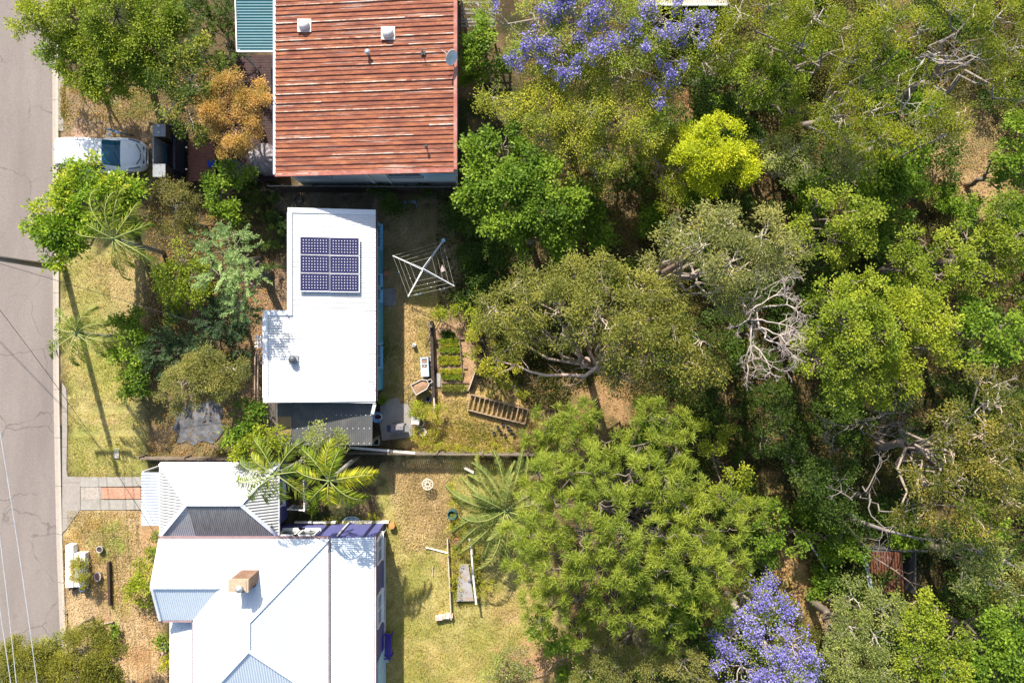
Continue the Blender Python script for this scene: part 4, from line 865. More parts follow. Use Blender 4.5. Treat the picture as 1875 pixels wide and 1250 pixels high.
def plant(name, label, cat, sty, blobs, seed=None, group=None, dm=1.12, trunk=True, branches=1.0, base=None, kinds=('crown', 'trunk'), lowcut=-.15, twigs=True, extra=None):
    """blobs in photo pixels: (px, py, radius px, height m)"""
    global TN; TN += 1; r = np.random.default_rng(seed or 500+TN); s = ST[sty]
    Bw = []
    for b in blobs:
        p = W(b[0], b[1], b[3]); Bw.append((p.x, p.y, p.z, b[2]/PPM*(1-b[3]/H)))
    mx = np.mean([b[0] for b in Bw]); my = np.mean([b[1] for b in Bw]); zmin = min(b[2]-b[3]*.6 for b in Bw)
    if base: p = W(base[0], base[1], 0); bx, by = p.x, p.y
    else: bx, by = mx, my
    t = thing(name, label, cat, (bx, by, 0), group)
    P, A, Cc, lobes = crown(Bw, s, r, dm, lowcut)
    k = P[:, 2] > .03; P, A, Cc = P[k], A[k], Cc[k]
    Rm = float(np.mean([b[3] for b in Bw]))
    if Rm < .45: s = dict(s); q_ = max(.35, Rm/.45); s['sr'] = s['sr']*q_; s['L'] = s['L']*max(.6, q_); s['W'] = s['W']*max(.6, q_); s['k'] = max(8, int(s['k']*.6))
    lv = sprays(P, A, s, r, Cc)
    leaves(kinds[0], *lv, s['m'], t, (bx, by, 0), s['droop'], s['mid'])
    mb = MB(); tw = MB(); zt = max(b[2] for b in Bw); fork = np.array([bx, by, max(.1, min(zt*.38, max(zmin, .2)))]); tr = max(.03, min(.20, .02*zt*math.sqrt(len(Bw))*.75))
    if trunk:
        mb.tube(wob([bx, by, -.1], fork, 3, .04, r), [tr*1.25, tr*1.05, tr*.95, tr*.9], 8)
        for (x, y, z, R) in Bw:
            c = np.array([x, y, z-R*s['flat']*.5]); mb.tube(wob(fork-np.array([0, 0, .1]), c, 5, .07, r), [tr*.36*(1-.72*i/5)+.01 for i in range(6)], 6)
        for cc, rl, c in lobes:
            if r.random() < branches*(.35 if sty == 'casu' else .8): tw.tube(wob(c, cc, 4, .10, r), [tr*.13*(1-.7*i/4)+.008 for i in range(5)], 5, cap=False)
        if twigs:
            idx = r.choice(len(P), min(len(P), int(len(lobes)*(0 if sty == 'casu' else 2)*branches)), replace=False); LC = np.array([l[0] for l in lobes])
            for i in idx:
                j = np.argmin(((LC-P[i])**2).sum(1)); tw.tube(wob(LC[j], P[i]+A[i]*.12, 2, .1, r), [.010, .008, .004], 4, cap=False)
        obj(kinds[1], mb, s['bark'], t, smooth=True)
        obj('branches', tw, s['twig'], t, smooth=True)
    if extra: extra(t, P, A, Cc, r)
    return t
def flowers(frac, k=26, sr=.13):
    def f(t, P, A, Cc, r):
        o = t.location; tone = vnoise(None, P[:, 0]*10+900, P[:, 1]*10+900, 7, 5); m = (tone > np.quantile(tone, 1-frac)) & (r.random(len(P)) < .9)
        Q = P[m]+np.array([0, 0, .12]); n = len(Q); Pk = np.repeat(Q, k, 0)+r.normal(size=(n*k, 3))*sr; D = rdir(n*k, r); U = rdir(n*k, r)
        leaves('blossom', Pk, D, U, .085*r.uniform(.7, 1.2, n*k), .075, .5*np.repeat(r.random(n), k)+.5*r.random(n*k), FCOL, t, (o.x, o.y, o.z), 0)
    return f

# ------------------------------------------------------------------ trees: west side
plant('leafy_tree', 'big round green tree with finely textured crown standing over the kerb at the top left', 'tree', 'round', [(140, 35, 60, 4.9), (200, 20, 66, 5.3), (275, 40, 58, 4.9), (150, 100, 56, 4.5), (215, 110, 60, 4.6), (268, 105, 48, 4.3), (190, 148, 40, 3.9), (118, 85, 36, 4.1), (235, 150, 32, 3.8), (110, 20, 30, 4.2)])
plant('small_tree', 'yellow green tree reaching out over the road in the top left corner', 'tree', 'lime', [(40, 30, 34, 5.5), (72, 8, 30, 5.8), (60, 52, 22, 5.2)], dm=.9)
plant('shrub', 'little dark sprig of foliage poking out over the kerb below the yellow green tree', 'shrub', 'broad', [(76, 94, 13, 2.5), (100, 105, 16, 2.5)])
plant('glossy_tree', 'open crowned tree with dark glossy leaves between the round tree and the orange tree', 'tree', 'glossy', [(320, 95, 40, 5), (365, 90, 30, 4.8), (298, 140, 34, 4.6), (345, 150, 40, 4.9), (308, 195, 34, 4.4), (345, 215, 30, 4.2), (352, 248, 20, 3.6), (390, 120, 20, 4.2)], branches=1)
plant('orange_tree', 'tree with burnt orange foliage beside the rusty roof', 'tree', 'orange', [(425, 160, 42, 4.7), (395, 195, 40, 4.5), (455, 195, 38, 4.5), (428, 235, 42, 4.4), (418, 272, 26, 3.8), (470, 165, 20, 4), (385, 145, 20, 4), (460, 235, 24, 4)], dm=1.35)
plant('bamboo_shrub', 'dark strappy shrub mass in the shade west of the teal awning', 'shrub', 'fern', [(375, 35, 42, 3.2), (405, 75, 36, 2.8), (420, 115, 28, 2.2), (370, 5, 35, 3), (412, 20, 30, 3)])
plant('broadleaf_tree', 'bright broad leaved tree leaning over the kerb in front of the white car', 'tree', 'mango', [(146, 322, 30, 5), (115, 305, 20, 4.6), (205, 345, 32, 5), (130, 352, 34, 5), (90, 385, 36, 5), (120, 425, 40, 5), (112, 468, 30, 4.5), (165, 378, 48, 5.2), (225, 350, 36, 4.6), (74, 418, 30, 4.6), (165, 300, 15, 4.5), (235, 395, 28, 4.2), (200, 375, 34, 4.6), (100, 410, 40, 4.9)], dm=1.25)
plant('olive_shrub', 'dense olive brown shrub inside the corner of the front garden', 'shrub', 'darkol', [(315, 380, 46, 4.2), (350, 405, 32, 3.8), (290, 415, 30, 3.6), (300, 350, 26, 3.6), (340, 435, 24, 3)])
plant('leafy_shrub', 'mid green leafy shrub beside the shade cloth and the north boundary', 'shrub', 'broad', [(405, 315, 30, 2.8), (440, 322, 24, 2.4), (400, 355, 32, 2.8), (432, 380, 30, 2.4), (385, 335, 22, 2.6)], dm=.9)
plant('fern_bank', 'dark green strappy ferns banked along the west wall of the white roofed house', 'fern', 'fern', [(470, 385, 34, 1.2), (485, 425, 30, 1.1), (482, 465, 28, 1.0), (460, 350, 30, 1.3)], trunk=False, kinds=('fronds', 'stem'))
plant('conifer', 'blue green conifer with feathery pointed sprays in the front garden', 'conifer', 'conifer', [(410, 455, 40, 6), (445, 470, 28, 5.6), (400, 500, 38, 6.2), (445, 515, 34, 5.8), (440, 550, 26, 5), (375, 440, 22, 5.2), (425, 430, 20, 5), (465, 500, 20, 5)], dm=1.15, lowcut=-.05)
plant('bright_bush', 'bright green bush just west of the blue green conifer', 'bush', 'round', [(330, 472, 34, 4), (310, 510, 32, 3.7), (352, 505, 28, 4), (345, 535, 26, 3.7), (370, 525, 20, 3.5), (305, 545, 28, 2.5), (325, 565, 26, 2)])
plant('juniper', 'dark blue green spreading juniper shaded by the conifer', 'juniper', 'juniper', [(400, 585, 42, 3.0), (435, 575, 32, 3.0), (385, 625, 40, 2.6), (425, 625, 28, 2.6), (440, 600, 22, 2.4)], dm=1.5)
plant('juniper', 'low juniper with grey green tips at the street side of the front garden', 'juniper', 'juniper', [(315, 605, 36, 2.2), (290, 640, 30, 2.0), (335, 640, 30, 2.2), (300, 670, 22, 1.6)], dm=1.5)
plant('olive_tree', 'domed pale olive tree with fine upright leaves near the dark driveway', 'tree', 'bottle', [(372, 682, 46, 4.4), (330, 700, 34, 4.2), (415, 675, 34, 4.3), (395, 715, 30, 4), (345, 725, 24, 3.8), (430, 700, 22, 3.8), (305, 710, 20, 3.6), (385, 655, 26, 4.2), (330, 750, 9, 3)])
plant('green_shrub', 'rounded green shrub at the west end of the carport roof', 'shrub', 'broad', [(440, 765, 34, 3.2), (420, 795, 24, 2.8), (455, 790, 26, 3)])
plant('lime_shrub', 'lime green shrub against the south fence between the green shrub and the carport', 'shrub', 'lime', [(455, 812, 24, 3.4), (485, 808, 26, 3.6), (512, 806, 22, 3.5), (430, 828, 20, 3.2), (470, 835, 20, 3)])
plant('shrub', 'soft green shrub overhanging the south edge of the grey carport roof', 'shrub', 'greyg', [(588, 805, 30, 3.8), (612, 818, 20, 3.5), (575, 825, 20, 3.4), (625, 800, 14, 3.4)], dm=1.3)
for lab, bl in (('green verge shrub just outside the front garden, uppermost of three', [(235, 580, 22, 1.6), (222, 605, 26, 1.8), (250, 615, 20, 1.6)]), ('sprawling green verge shrub, middle one of three beside the palm', [(205, 645, 22, 1.2), (225, 665, 26, 1.5), (250, 650, 20, 1.6)]), ('green verge shrub nearest the bare tyre tracks', [(240, 690, 22, 1.4), (230, 715, 16, 1), (256, 705, 18, 1.3)])):
    plant('verge_shrub', lab, 'shrub', 'broad', bl, group='shrubs on the verge')
plant('olive_shrub', 'wide olive green tree spilling over the kerb in the bottom left corner', 'tree', 'bushy', [(42, 1208, 46, 4), (95, 1222, 40, 4.0), (148, 1195, 46, 4.2), (188, 1220, 38, 3.9), (125, 1240, 50, 4.4), (60, 1250, 50, 4.2), (180, 1262, 40, 3.8), (8, 1235, 34, 3.8)], dm=1.3)
plant('grey_shrub', 'thin grey green shrub between the two halves of the bottom left olive tree', 'shrub', 'greyg', [(90, 1185, 26, 3.6), (105, 1170, 16, 3.3)], dm=.6)
plant('yellow_shrub', 'loose yellow green shrub under the west gable of the purple house', 'shrub', 'lime', [(250, 1050, 20, 1.2), (262, 1075, 24, 1.3), (245, 1085, 18, 1.0), (270, 1095, 16, .9)], dm=1.2)
plant('croton', 'yellow green croton with purple undersides growing over the white front wall', 'shrub', 'carissa', [(146, 1030, 18, 1.0), (148, 1047, 21, 1.1), (146, 1063, 17, 1.0)], dm=1.6, kinds=('foliage', 'stem'))
for k, (x, y, rr, lb) in enumerate([(282, 1015, 12, 'small green clump at the north west corner of the purple house'), (270, 1010, 9, 'tiny pale green clump on bare mulch near the garage awning'), (300, 1178, 14, 'pale leaved clump under the white verandah roof'), (305, 1222, 16, 'yellow clump among pink stones by the verandah'), (198, 1170, 18, 'dark green clump beside the lower timber sleeper'), (212, 842-20, 8, 'tuft of lush grass beside the concrete pit lid'), (285, 985-3, 9, 'weed at the foot of the garage wall')]):
    plant('small_plant', lb, 'plant', 'broad' if k % 2 == 0 else 'weed', [(x, y, rr, .5)], group='small plants in the purple house yard', trunk=False, kinds=('leaves', 'stem'))
# ------------------------------------------------------------------ middle garden
plant('glossy_hedge', 'dark green glossy tree against the east wall of the rusty roofed house', 'tree', 'broad', [(885, 70, 34, 4.4), (868, 105, 30, 4.2), (912, 100, 30, 4), (880, 45, 20, 4), (895, 140, 28, 3.4), (865, 150, 20, 3)], dm=1.1)
plant('jacaranda', 'wide jacaranda in pale purple flower at the top of the picture', 'jacaranda', 'jac', [(985, 40, 50, 7), (1050, 20, 56, 7.5), (1130, 25, 56, 7.5), (1210, 30, 54, 7.2), (1265, 60, 40, 6.8), (975, 100, 42, 6.5), (1030, 90, 50, 7), (1105, 90, 52, 7.2), (1180, 90, 48, 7), (1245, 110, 36, 6.6), (1215, 150, 32, 6.2), (1205, 190, 20, 5.8), (1235, 170, 18, 5.8), (950, 75, 24, 6), (1290, 30, 26, 6.6), (870, 5, 22, 6.2), (905, 12, 20, 6.2)], extra=flowers(.55, 34, .10), dm=1.9)
plant('jacaranda', 'compact jacaranda covered in violet flower near the bottom edge', 'jacaranda', 'jac', [(1390, 1085, 34, 5.5), (1420, 1120, 40, 6), (1365, 1135, 40, 6), (1400, 1175, 48, 6.3), (1340, 1170, 36, 5.8), (1455, 1185, 40, 6), (1360, 1225, 46, 6), (1430, 1235, 46, 6), (1320, 1210, 26, 5.4), (1480, 1225, 26, 5.4), (1405, 1062, 18, 5)], extra=flowers(.84, 44, .16), dm=1.15, seed=77)
plant('fine_leaved_tree', 'airy tree with tiny yellow tipped leaves below the upper jacaranda', 'tree', 'tiny', [(1000, 150, 48, 6), (1060, 130, 50, 6.2), (1120, 150, 50, 6.2), (1175, 180, 40, 5.8), (950, 185, 44, 5.6), (1010, 205, 50, 6), (1075, 200, 52, 6.3), (1135, 215, 46, 6), (1180, 235, 34, 5.4), (905, 175, 34, 5), (1050, 260, 46, 5.6), (1105, 270, 42, 5.6), (1000, 255, 40, 5.4), (1150, 265, 34, 5.2), (1090, 315, 32, 4.6), (1030, 305, 30, 4.8)], dm=1.8)
plant('mulberry_tree', 'dense deep green mulberry tree spreading over the north boundary', 'tree', 'broad', [(870, 275, 40, 5.4), (920, 265, 40, 5.6), (965, 290, 40, 5.6), (885, 330, 46, 5.6), (945, 345, 50, 5.8), (1010, 330, 44, 5.4), (870, 370, 34, 5), (930, 400, 46, 5.2), (990, 390, 48, 5.4), (1040, 375, 36, 5), (970, 445, 40, 4.6), (1020, 430, 36, 4.6), (1035, 465, 24, 4), (1060, 345, 24, 4.6)], dm=1.15)
plant('creeper_bank', 'dark creeper heaped over the fence east of the clothes hoist', 'creeper', 'shade', [(845, 395, 30, 1.6), (870, 430, 38, 1.8), (900, 470, 40, 1.8), (860, 480, 32, 1.4), (930, 500, 34, 1.6), (880, 520, 34, 1.2), (850, 535, 26, .9), (905, 545, 30, 1.2), (945, 465, 30, 1.8), (835, 370, 24, 1.3)], trunk=False, kinds=('foliage', 'stem'))
plant('shrub', 'low dark shrub in the shade between the two fences above the clothes hoist', 'shrub', 'shade', [(705, 360, 22, 1.1), (728, 375, 18, .9), (690, 345, 18, 1.2), (770, 350, 22, 1.0)], trunk=False, kinds=('foliage', 'stem'))
plant('vine', 'bright green vine trained along the top of the vegetable garden', 'vine', 'lime', [(800, 576, 10, .9), (822, 571, 13, 1.0), (845, 567, 15, 1.1), (862, 578, 16, 1.1), (872, 595, 16, 1.1)], trunk=False, kinds=('foliage', 'stem'), dm=1.4)
plant('garden_bush', 'small leaved green bush east of the vegetable rows', 'bush', 'weed', [(885, 625, 26, 1.6), (900, 655, 30, 1.9), (890, 690, 28, 1.6), (925, 680, 26, 1.5), (868, 650, 18, 1.2), (945, 715, 22, 1.0), (860, 615, 14, 1.0)], dm=.7)
plant('garden_bush', 'grey green bush at the north east corner of the vegetable garden', 'bush', 'olive', [(900, 570, 26, 2.2), (925, 595, 28, 2.4), (895, 600, 22, 1.8)])
plant('gum_tree', 'huge olive green gum tree with a long bare limb in the middle of the block', 'gum tree', 'olive', [(945, 525, 36, 6.2), (1000, 520, 40, 7), (1055, 510, 46, 7.6), (1110, 520, 50, 8), (1165, 535, 46, 7.8), (1215, 550, 40, 7.2), (905, 565, 34, 5.8), (965, 565, 44, 7.2), (1030, 560, 50, 8), (1100, 580, 54, 8.4), (1170, 590, 50, 8), (1235, 600, 44, 7.2), (970, 610, 38, 6.6), (1290, 625, 38, 6.6), (1130, 635, 48, 7.6), (1190, 655, 46, 7.2), (1245, 665, 44, 6.6), (1300, 670, 36, 6), (1140, 690, 38, 6.2), (1200, 705, 36, 5.8), (930, 640, 26, 5), (1030, 610, 36, 7.4), (1255, 710, 30, 5.4)], base=(1075, 665), dm=1.12)
plant('river_gum', 'tall grey green gum tree with a thick leaning trunk right of centre', 'gum tree', 'euc', [(1310, 385, 36, 8.4), (1350, 410, 46, 9), (1400, 430, 48, 9.2), (1440, 465, 36, 8.6), (1250, 425, 38, 8.2), (1290, 450, 42, 8.8), (1340, 480, 48, 9.2), (1395, 495, 44, 8.8), (1225, 440, 26, 7.6), (1320, 530, 40, 8), (1365, 545, 32, 7.6), (1440, 500, 26, 7.8), (1190, 490, 20, 6.5), (1330, 570, 26, 7)], base=(1190, 515), dm=1.2)
plant('lime_tree', 'brilliant lime yellow tree touching the north boundary right of the jacaranda', 'tree', 'yellow', [(1290, 245, 34, 5.6), (1325, 262, 46, 5.8), (1280, 285, 42, 5.6), (1345, 300, 42, 5.4), (1300, 310, 42, 5.2), (1265, 245, 18, 5), (1258, 300, 32, 5), (1366, 288, 24, 5.2), (1312, 232, 26, 5.4)], dm=1.25)
plant('dull_yellow_tree', 'dull yellow green tree shaded beside the brilliant lime yellow one', 'tree', 'wattle', [(1220, 255, 32, 4.4), (1205, 290, 32, 4.2), (1240, 310, 30, 4.2), (1230, 350, 30, 4)])
# ------------------------------------------------------------------ north east bush
plant('wattle_tree', 'feathery yellow green wattle by the cream shed roof', 'wattle', 'wattle', [(1330, 60, 40, 6.6), (1300, 120, 32, 6), (1360, 20, 40, 7), (1340, 95, 34, 6)], dm=.85)
plant('wattle_tree', 'golden olive gum crown at the top edge, left of two pale crossing limbs', 'gum tree', 'wattle', [(1440, 30, 48, 9), (1500, 25, 46, 9.2), (1470, 75, 40, 8.6), (1540, 55, 44, 9), (1590, 80, 40, 8.8), (1560, 110, 38, 8.4), (1415, 5, 40, 8.6)])
plant('gum_tree', 'olive gum tree with forked silver limbs north of the dirt clearing', 'gum tree', 'wattle', [(1640, 45, 44, 9.2), (1690, 50, 40, 9), (1620, 5, 40, 9), (1560, 160, 36, 8), (1600, 200, 38, 8.2), (1540, 220, 38, 7.8), (1510, 240, 28, 7.4), (1590, 260, 36, 7.6), (1640, 150, 30, 8)])
plant('gum_tree', 'golden green gum crown immediately left of the dirt clearing', 'gum tree', 'wattle', [(1710, 205, 38, 8.4), (1755, 215, 34, 8.2), (1690, 240, 34, 8), (1650, 260, 34, 7.6), (1730, 250, 32, 7.8), (1690, 145, 26, 7.8)], branches=1)
plant('gum_tree', 'yellow green gum filling the top right corner', 'gum tree', 'wattle', [(1835, 25, 44, 9), (1865, 85, 40, 8.6), (1800, 75, 28, 8.2), (1850, 130, 34, 8), (1790, 20, 34, 8.6), (1745, 15, 34, 8.6), (1880, 180, 36, 7.6)])
plant('leafy_tree', 'soft bright green tree south of the golden olive gum crown', 'tree', 'round', [(1420, 90, 40, 6.6), (1460, 85, 30, 6.6), (1400, 140, 42, 6.6), (1445, 150, 40, 6.4), (1385, 180, 30, 6), (1450, 200, 30, 5.8), (1370, 130, 26, 6.2)], dm=.95)
plant('grey_green_tree', 'grey green tree just right of the lime yellow tree', 'tree', 'greyg', [(1415, 285, 34, 5.6), (1455, 270, 36, 5.8), (1480, 300, 30, 5.4), (1430, 320, 30, 5.2), (1395, 255, 24, 5.2)])
plant('grey_green_tree', 'pale leaved tree at the right part of the north boundary', 'tree', 'greyg', [(1545, 290, 34, 5.4), (1575, 300, 30, 5.2), (1560, 265, 22, 5), (1530, 320, 26, 5)])
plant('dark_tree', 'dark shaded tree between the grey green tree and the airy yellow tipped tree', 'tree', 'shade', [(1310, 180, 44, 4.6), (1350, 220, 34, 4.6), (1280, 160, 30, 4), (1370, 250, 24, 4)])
plant('dark_tree', 'shadowy undergrowth tree beneath the silver forked gum', 'tree', 'broad', [(1640, 300, 40, 4), (1600, 330, 40, 3.6), (1670, 330, 34, 3.2), (1680, 280, 28, 3), (1500, 340, 40, 3.4), (1640, 370, 34, 3.4)])
plant('dark_tree', 'dark green bush right of the dirt clearing', 'tree', 'broad', [(1850, 290, 36, 4), (1870, 240, 34, 4.4), (1840, 330, 28, 3), (1865, 380, 30, 4)])
# ------------------------------------------------------------------ east
plant('bright_tree', 'bright green lacy tree inside the north east part of the block', 'tree', 'round', [(1500, 375, 32, 7), (1550, 385, 40, 7.2), (1590, 395, 34, 7), (1475, 415, 26, 6.6), (1540, 440, 40, 6.8), (1585, 430, 30, 6.6), (1480, 450, 26, 6.4), (1545, 470, 28, 6)], dm=.9)
plant('bright_tree', 'large vivid green tree right of the dead branches', 'tree', 'round', [(1570, 515, 34, 8), (1530, 540, 38, 8.2), (1595, 555, 42, 8.5), (1545, 590, 46, 8.8), (1500, 605, 36, 8.2), (1610, 610, 42, 8.4), (1565, 645, 46, 8.4), (1500, 660, 38, 8), (1530, 700, 40, 7.6), (1590, 695, 36, 7.4), (1560, 740, 26, 6.6), (1490, 555, 22, 7.4), (1470, 640, 24, 7)], dm=1.1)
plant('yellow_green_tree', 'yellow green tree overlapping the east side of the vivid green tree', 'tree', 'lime', [(1660, 545, 36, 7.4), (1710, 540, 36, 7.4), (1660, 590, 42, 7.8), (1720, 590, 38, 7.4), (1640, 650, 40, 7.6), (1700, 640, 42, 7.4), (1650, 700, 38, 7), (1610, 720, 30, 6.6), (1745, 640, 30, 6.8)], dm=.9)
plant('bright_tree', 'spreading bright green tree on the east boundary line', 'tree', 'round', [(1660, 460, 32, 6.6), (1700, 445, 32, 7), (1750, 465, 40, 7.2), (1780, 500, 34, 6.8), (1720, 500, 36, 7), (1665, 490, 26, 6.2), (1775, 435, 26, 6.6)], dm=.95)
plant('bright_tree', 'light green tree at the right edge below the dirt clearing', 'tree', 'round', [(1840, 390, 38, 7), (1870, 430, 34, 7), (1820, 430, 32, 6.6), (1865, 480, 34, 6.4), (1830, 510, 30, 6), (1870, 540, 26, 6)], dm=.9)
plant('bright_tree', 'mid green tree at the right edge level with the dead branches', 'tree', 'broad', [(1790, 590, 38, 6.4), (1835, 600, 36, 6.6), (1790, 640, 36, 6.2), (1840, 650, 36, 6), (1870, 620, 26, 6), (1760, 560, 24, 6)], dm=.85)
plant('rusty_gum', 'sparse gum with rust tinged leaves and pale limbs at the right edge', 'gum tree', 'rusty', [(1745, 765, 36, 8.2), (1800, 700, 30, 8.4), (1830, 740, 34, 8.6), (1860, 780, 38, 8.6), (1800, 800, 38, 8.8), (1750, 830, 38, 8.6), (1820, 850, 44, 9), (1700, 880, 36, 8.2), (1760, 890, 42, 8.6), (1850, 910, 44, 8.6), (1790, 945, 40, 8), (1700, 935, 34, 7.4), (1720, 800, 22, 7.6), (1660, 950, 24, 6.8), (1820, 970, 30, 7.4)], dm=1.2)
plant('dark_tree', 'blue grey green tree south of the rust tinged gum', 'tree', 'greyg', [(1800, 1010, 40, 6), (1850, 1030, 40, 6.2), (1770, 1050, 36, 5.8), (1820, 1075, 36, 5.6), (1865, 1090, 30, 5.4), (1740, 990, 26, 5)], dm=.9)
plant('thicket_tree', 'dense green thicket tree in the lower right, left of the derelict shed', 'tree', 'greyg', [(1570, 1100, 40, 5.8), (1620, 1120, 42, 6), (1560, 1150, 38, 6), (1610, 1170, 44, 6.2), (1560, 1210, 42, 6), (1620, 1230, 44, 6), (1530, 1190, 24, 5.4), (1525, 1235, 30, 5.4)], dm=1.15)
plant('thicket_tree', 'dense green thicket tree in the lower right, below the derelict shed', 'tree', 'round', [(1680, 1110, 34, 5.6), (1725, 1120, 36, 5.8), (1690, 1160, 42, 6), (1745, 1170, 38, 6), (1680, 1210, 44, 6), (1740, 1225, 44, 6)], dm=.8)
plant('thicket_tree', 'dense green thicket tree filling the bottom right corner', 'tree', 'broad', [(1845, 1160, 38, 6), (1865, 1200, 40, 6.2), (1810, 1200, 36, 5.6), (1830, 1240, 44, 6), (1785, 1235, 30, 5.4), (1870, 1130, 26, 5.4)])
plant('she_oak', 'enormous feathery green she oak in the lower middle of the picture', 'she oak', 'casu', [(1010, 770, 40, 6.5), (1060, 760, 36, 7), (1045, 800, 44, 7.5), (990, 810, 34, 6), (1200, 770, 42, 7.2), (1245, 790, 36, 6.8), (1180, 745, 24, 6), (1110, 820, 40, 7.4), (1180, 815, 44, 7.6), (1240, 830, 40, 7.2),
  (985, 870, 36, 7), (1020, 865, 46, 8), (1085, 870, 50, 8.8), (1155, 870, 50, 9), (1220, 880, 46, 8.6), (1270, 900, 36, 7.6), (985, 930, 38, 7.6), (1020, 930, 50, 8.8), (1100, 925, 52, 9.6), (1260, 930, 40, 8.4), (948, 988, 34, 7), (1000, 985, 48, 8.6), (1070, 990, 52, 9.4), (1140, 985, 52, 9.8), (1210, 985, 50, 9.4), (1280, 985, 46, 8.6), (1335, 975, 36, 7.6), (960, 1035, 34, 7), (1020, 1045, 46, 8.4), (1085, 1050, 50, 9), (1150, 1045, 50, 9.2), (1220, 1050, 50, 9), (1290, 1045, 46, 8.4), (1345, 1030, 38, 7.4), (1000, 1095, 40, 7.4), (1060, 1105, 44, 8), (1130, 1110, 46, 8.2), (1200, 1110, 46, 8.2), (1270, 1105, 42, 7.8), (1310, 1090, 32, 7), (990, 1140, 30, 6), (1060, 1155, 34, 6.6), (1230, 1150, 34, 6.8)], dm=1.0, base=(1130, 925))
plant('she_oak', 'wispy outlying she oak branchlets right of the enormous she oak', 'she oak', 'casu', [(1350, 925, 26, 5.5), (1385, 935, 22, 5.2), (1320, 915, 20, 5.2)], dm=.8)
plant('olive_tree', 'pale olive tree with upright clumps at the bottom edge left of the violet jacaranda', 'tree', 'bottle', [(1095, 1195, 34, 5.8), (1075, 1235, 36, 5.6), (1130, 1220, 36, 6), (1180, 1200, 32, 6), (1200, 1235, 36, 6), (1255, 1215, 36, 6), (1280, 1245, 30, 5.6), (1190, 1170, 24, 5.4), (1230, 1190, 24, 5.6)])
plant('grey_shrub', 'sprawling grey green shrub at the bottom edge of the lawn', 'shrub', 'greyg', [(940, 1205, 22, 1.4), (915, 1230, 26, 1.4), (955, 1235, 26, 1.5), (895, 1250, 22, 1.3)], dm=.8)
plant('shrub', 'leafy green shrub against the left foot of the enormous she oak', 'shrub', 'broad', [(1020, 1175, 24, 2.2), (985, 1150, 20, 2), (1040, 1200, 18, 2)])
plant('leafy_shrub', 'bright green shrubs right of the she oak by the south boundary', 'shrub', 'lime', [(1330, 800, 22, 2.6), (1300, 815, 26, 3), (1345, 880, 30, 3), (1320, 905, 24, 2.8), (1360, 910, 22, 2.6), (1275, 780, 16, 2.4)], dm=.8)
plant('dark_tree', 'dark shaded tree right of the dirt track', 'tree', 'shade', [(1480, 880, 44, 4.4), (1530, 860, 40, 4.4), (1520, 920, 40, 4), (1450, 830, 36, 4), (1400, 800, 34, 3.6), (1560, 950, 30, 3.6), (1430, 770, 30, 3.6)])
plant('dark_tree', 'shaded green bush beside the white pole on the dirt track', 'tree', 'broad', [(1470, 1000, 22, 2.4), (1415, 975, 28, 2.4), (1400, 1010, 24, 2.0), (1540, 985, 24, 2.6), (1575, 1010, 24, 2.8), (1425, 930, 24, 2.6)], dm=.8)

# a bushland understorey of separate small shrubs
r0 = random.Random(5); n_us = 0
SPOTS = []
for _ in range(4000):
    x = r0.uniform(1060, 1900); y = r0.uniform(-20, 1270)
    if x < 1180 and not (330 < y < 520 or y > 1150): continue
    P_ = [(1370, 870), (1420, 860), (1450, 1010), (1545, 1130), (1560, 1190), (1480, 1140), (1400, 1060)]; P2 = [(1700, 180), (1790, 170), (1860, 300), (1830, 400), (1710, 360)]; P3 = [(1020, 700), (1180, 690), (1160, 800), (1040, 830)]; P4 = [(1575, 990), (1720, 990), (1720, 1110), (1575, 1110)]
    if any(inpoly(np.array([x]), np.array([y]), P)[0] for P in (P_, P2, P3, P4)): continue
    if all((x-a)**2+(y-b)**2 > 52**2 for a, b in SPOTS): SPOTS.append((x, y))
protos = []
for k in range(6):
    t = plant('understorey_shrub', 'x', 'shrub', ['shade', 'shade', 'darkol', 'shade', 'darkol', 'broad'][k], [(CX, CY, 26, 1.3), (CX+22, CY+10, 20, 1.0), (CX-14, CY+20, 20, 1.1), (CX+4, CY-20, 18, .9)], dm=.75, kinds=('foliage', 'stem'), trunk=False); protos.append(t)  # mostly shade-coloured leaves, so gaps between the crowns look dark
kindn = ['dark shaded', 'leafy green', 'grey green', 'dark low', 'brownish', 'mid green']
cells = {}
for i, (x, y) in enumerate(SPOTS):
    k = r0.randrange(6)
    o = protos[k] if not cells.get('u%d' % k) else copy_tree(protos[k]); cells['u%d' % k] = 1
    o.location = W(x, y, 0); o.rotation_euler = (0, 0, r0.uniform(0, 6.28)); sc_ = r0.uniform(.7, 1.35); o.scale = (sc_, sc_, sc_*r0.uniform(.8, 1.3))
    o['category'] = 'shrub'; o['group'] = 'small shrubs of the bushland floor'
    o['label'] = 'small bushland shrub growing under and between the trees on the right'

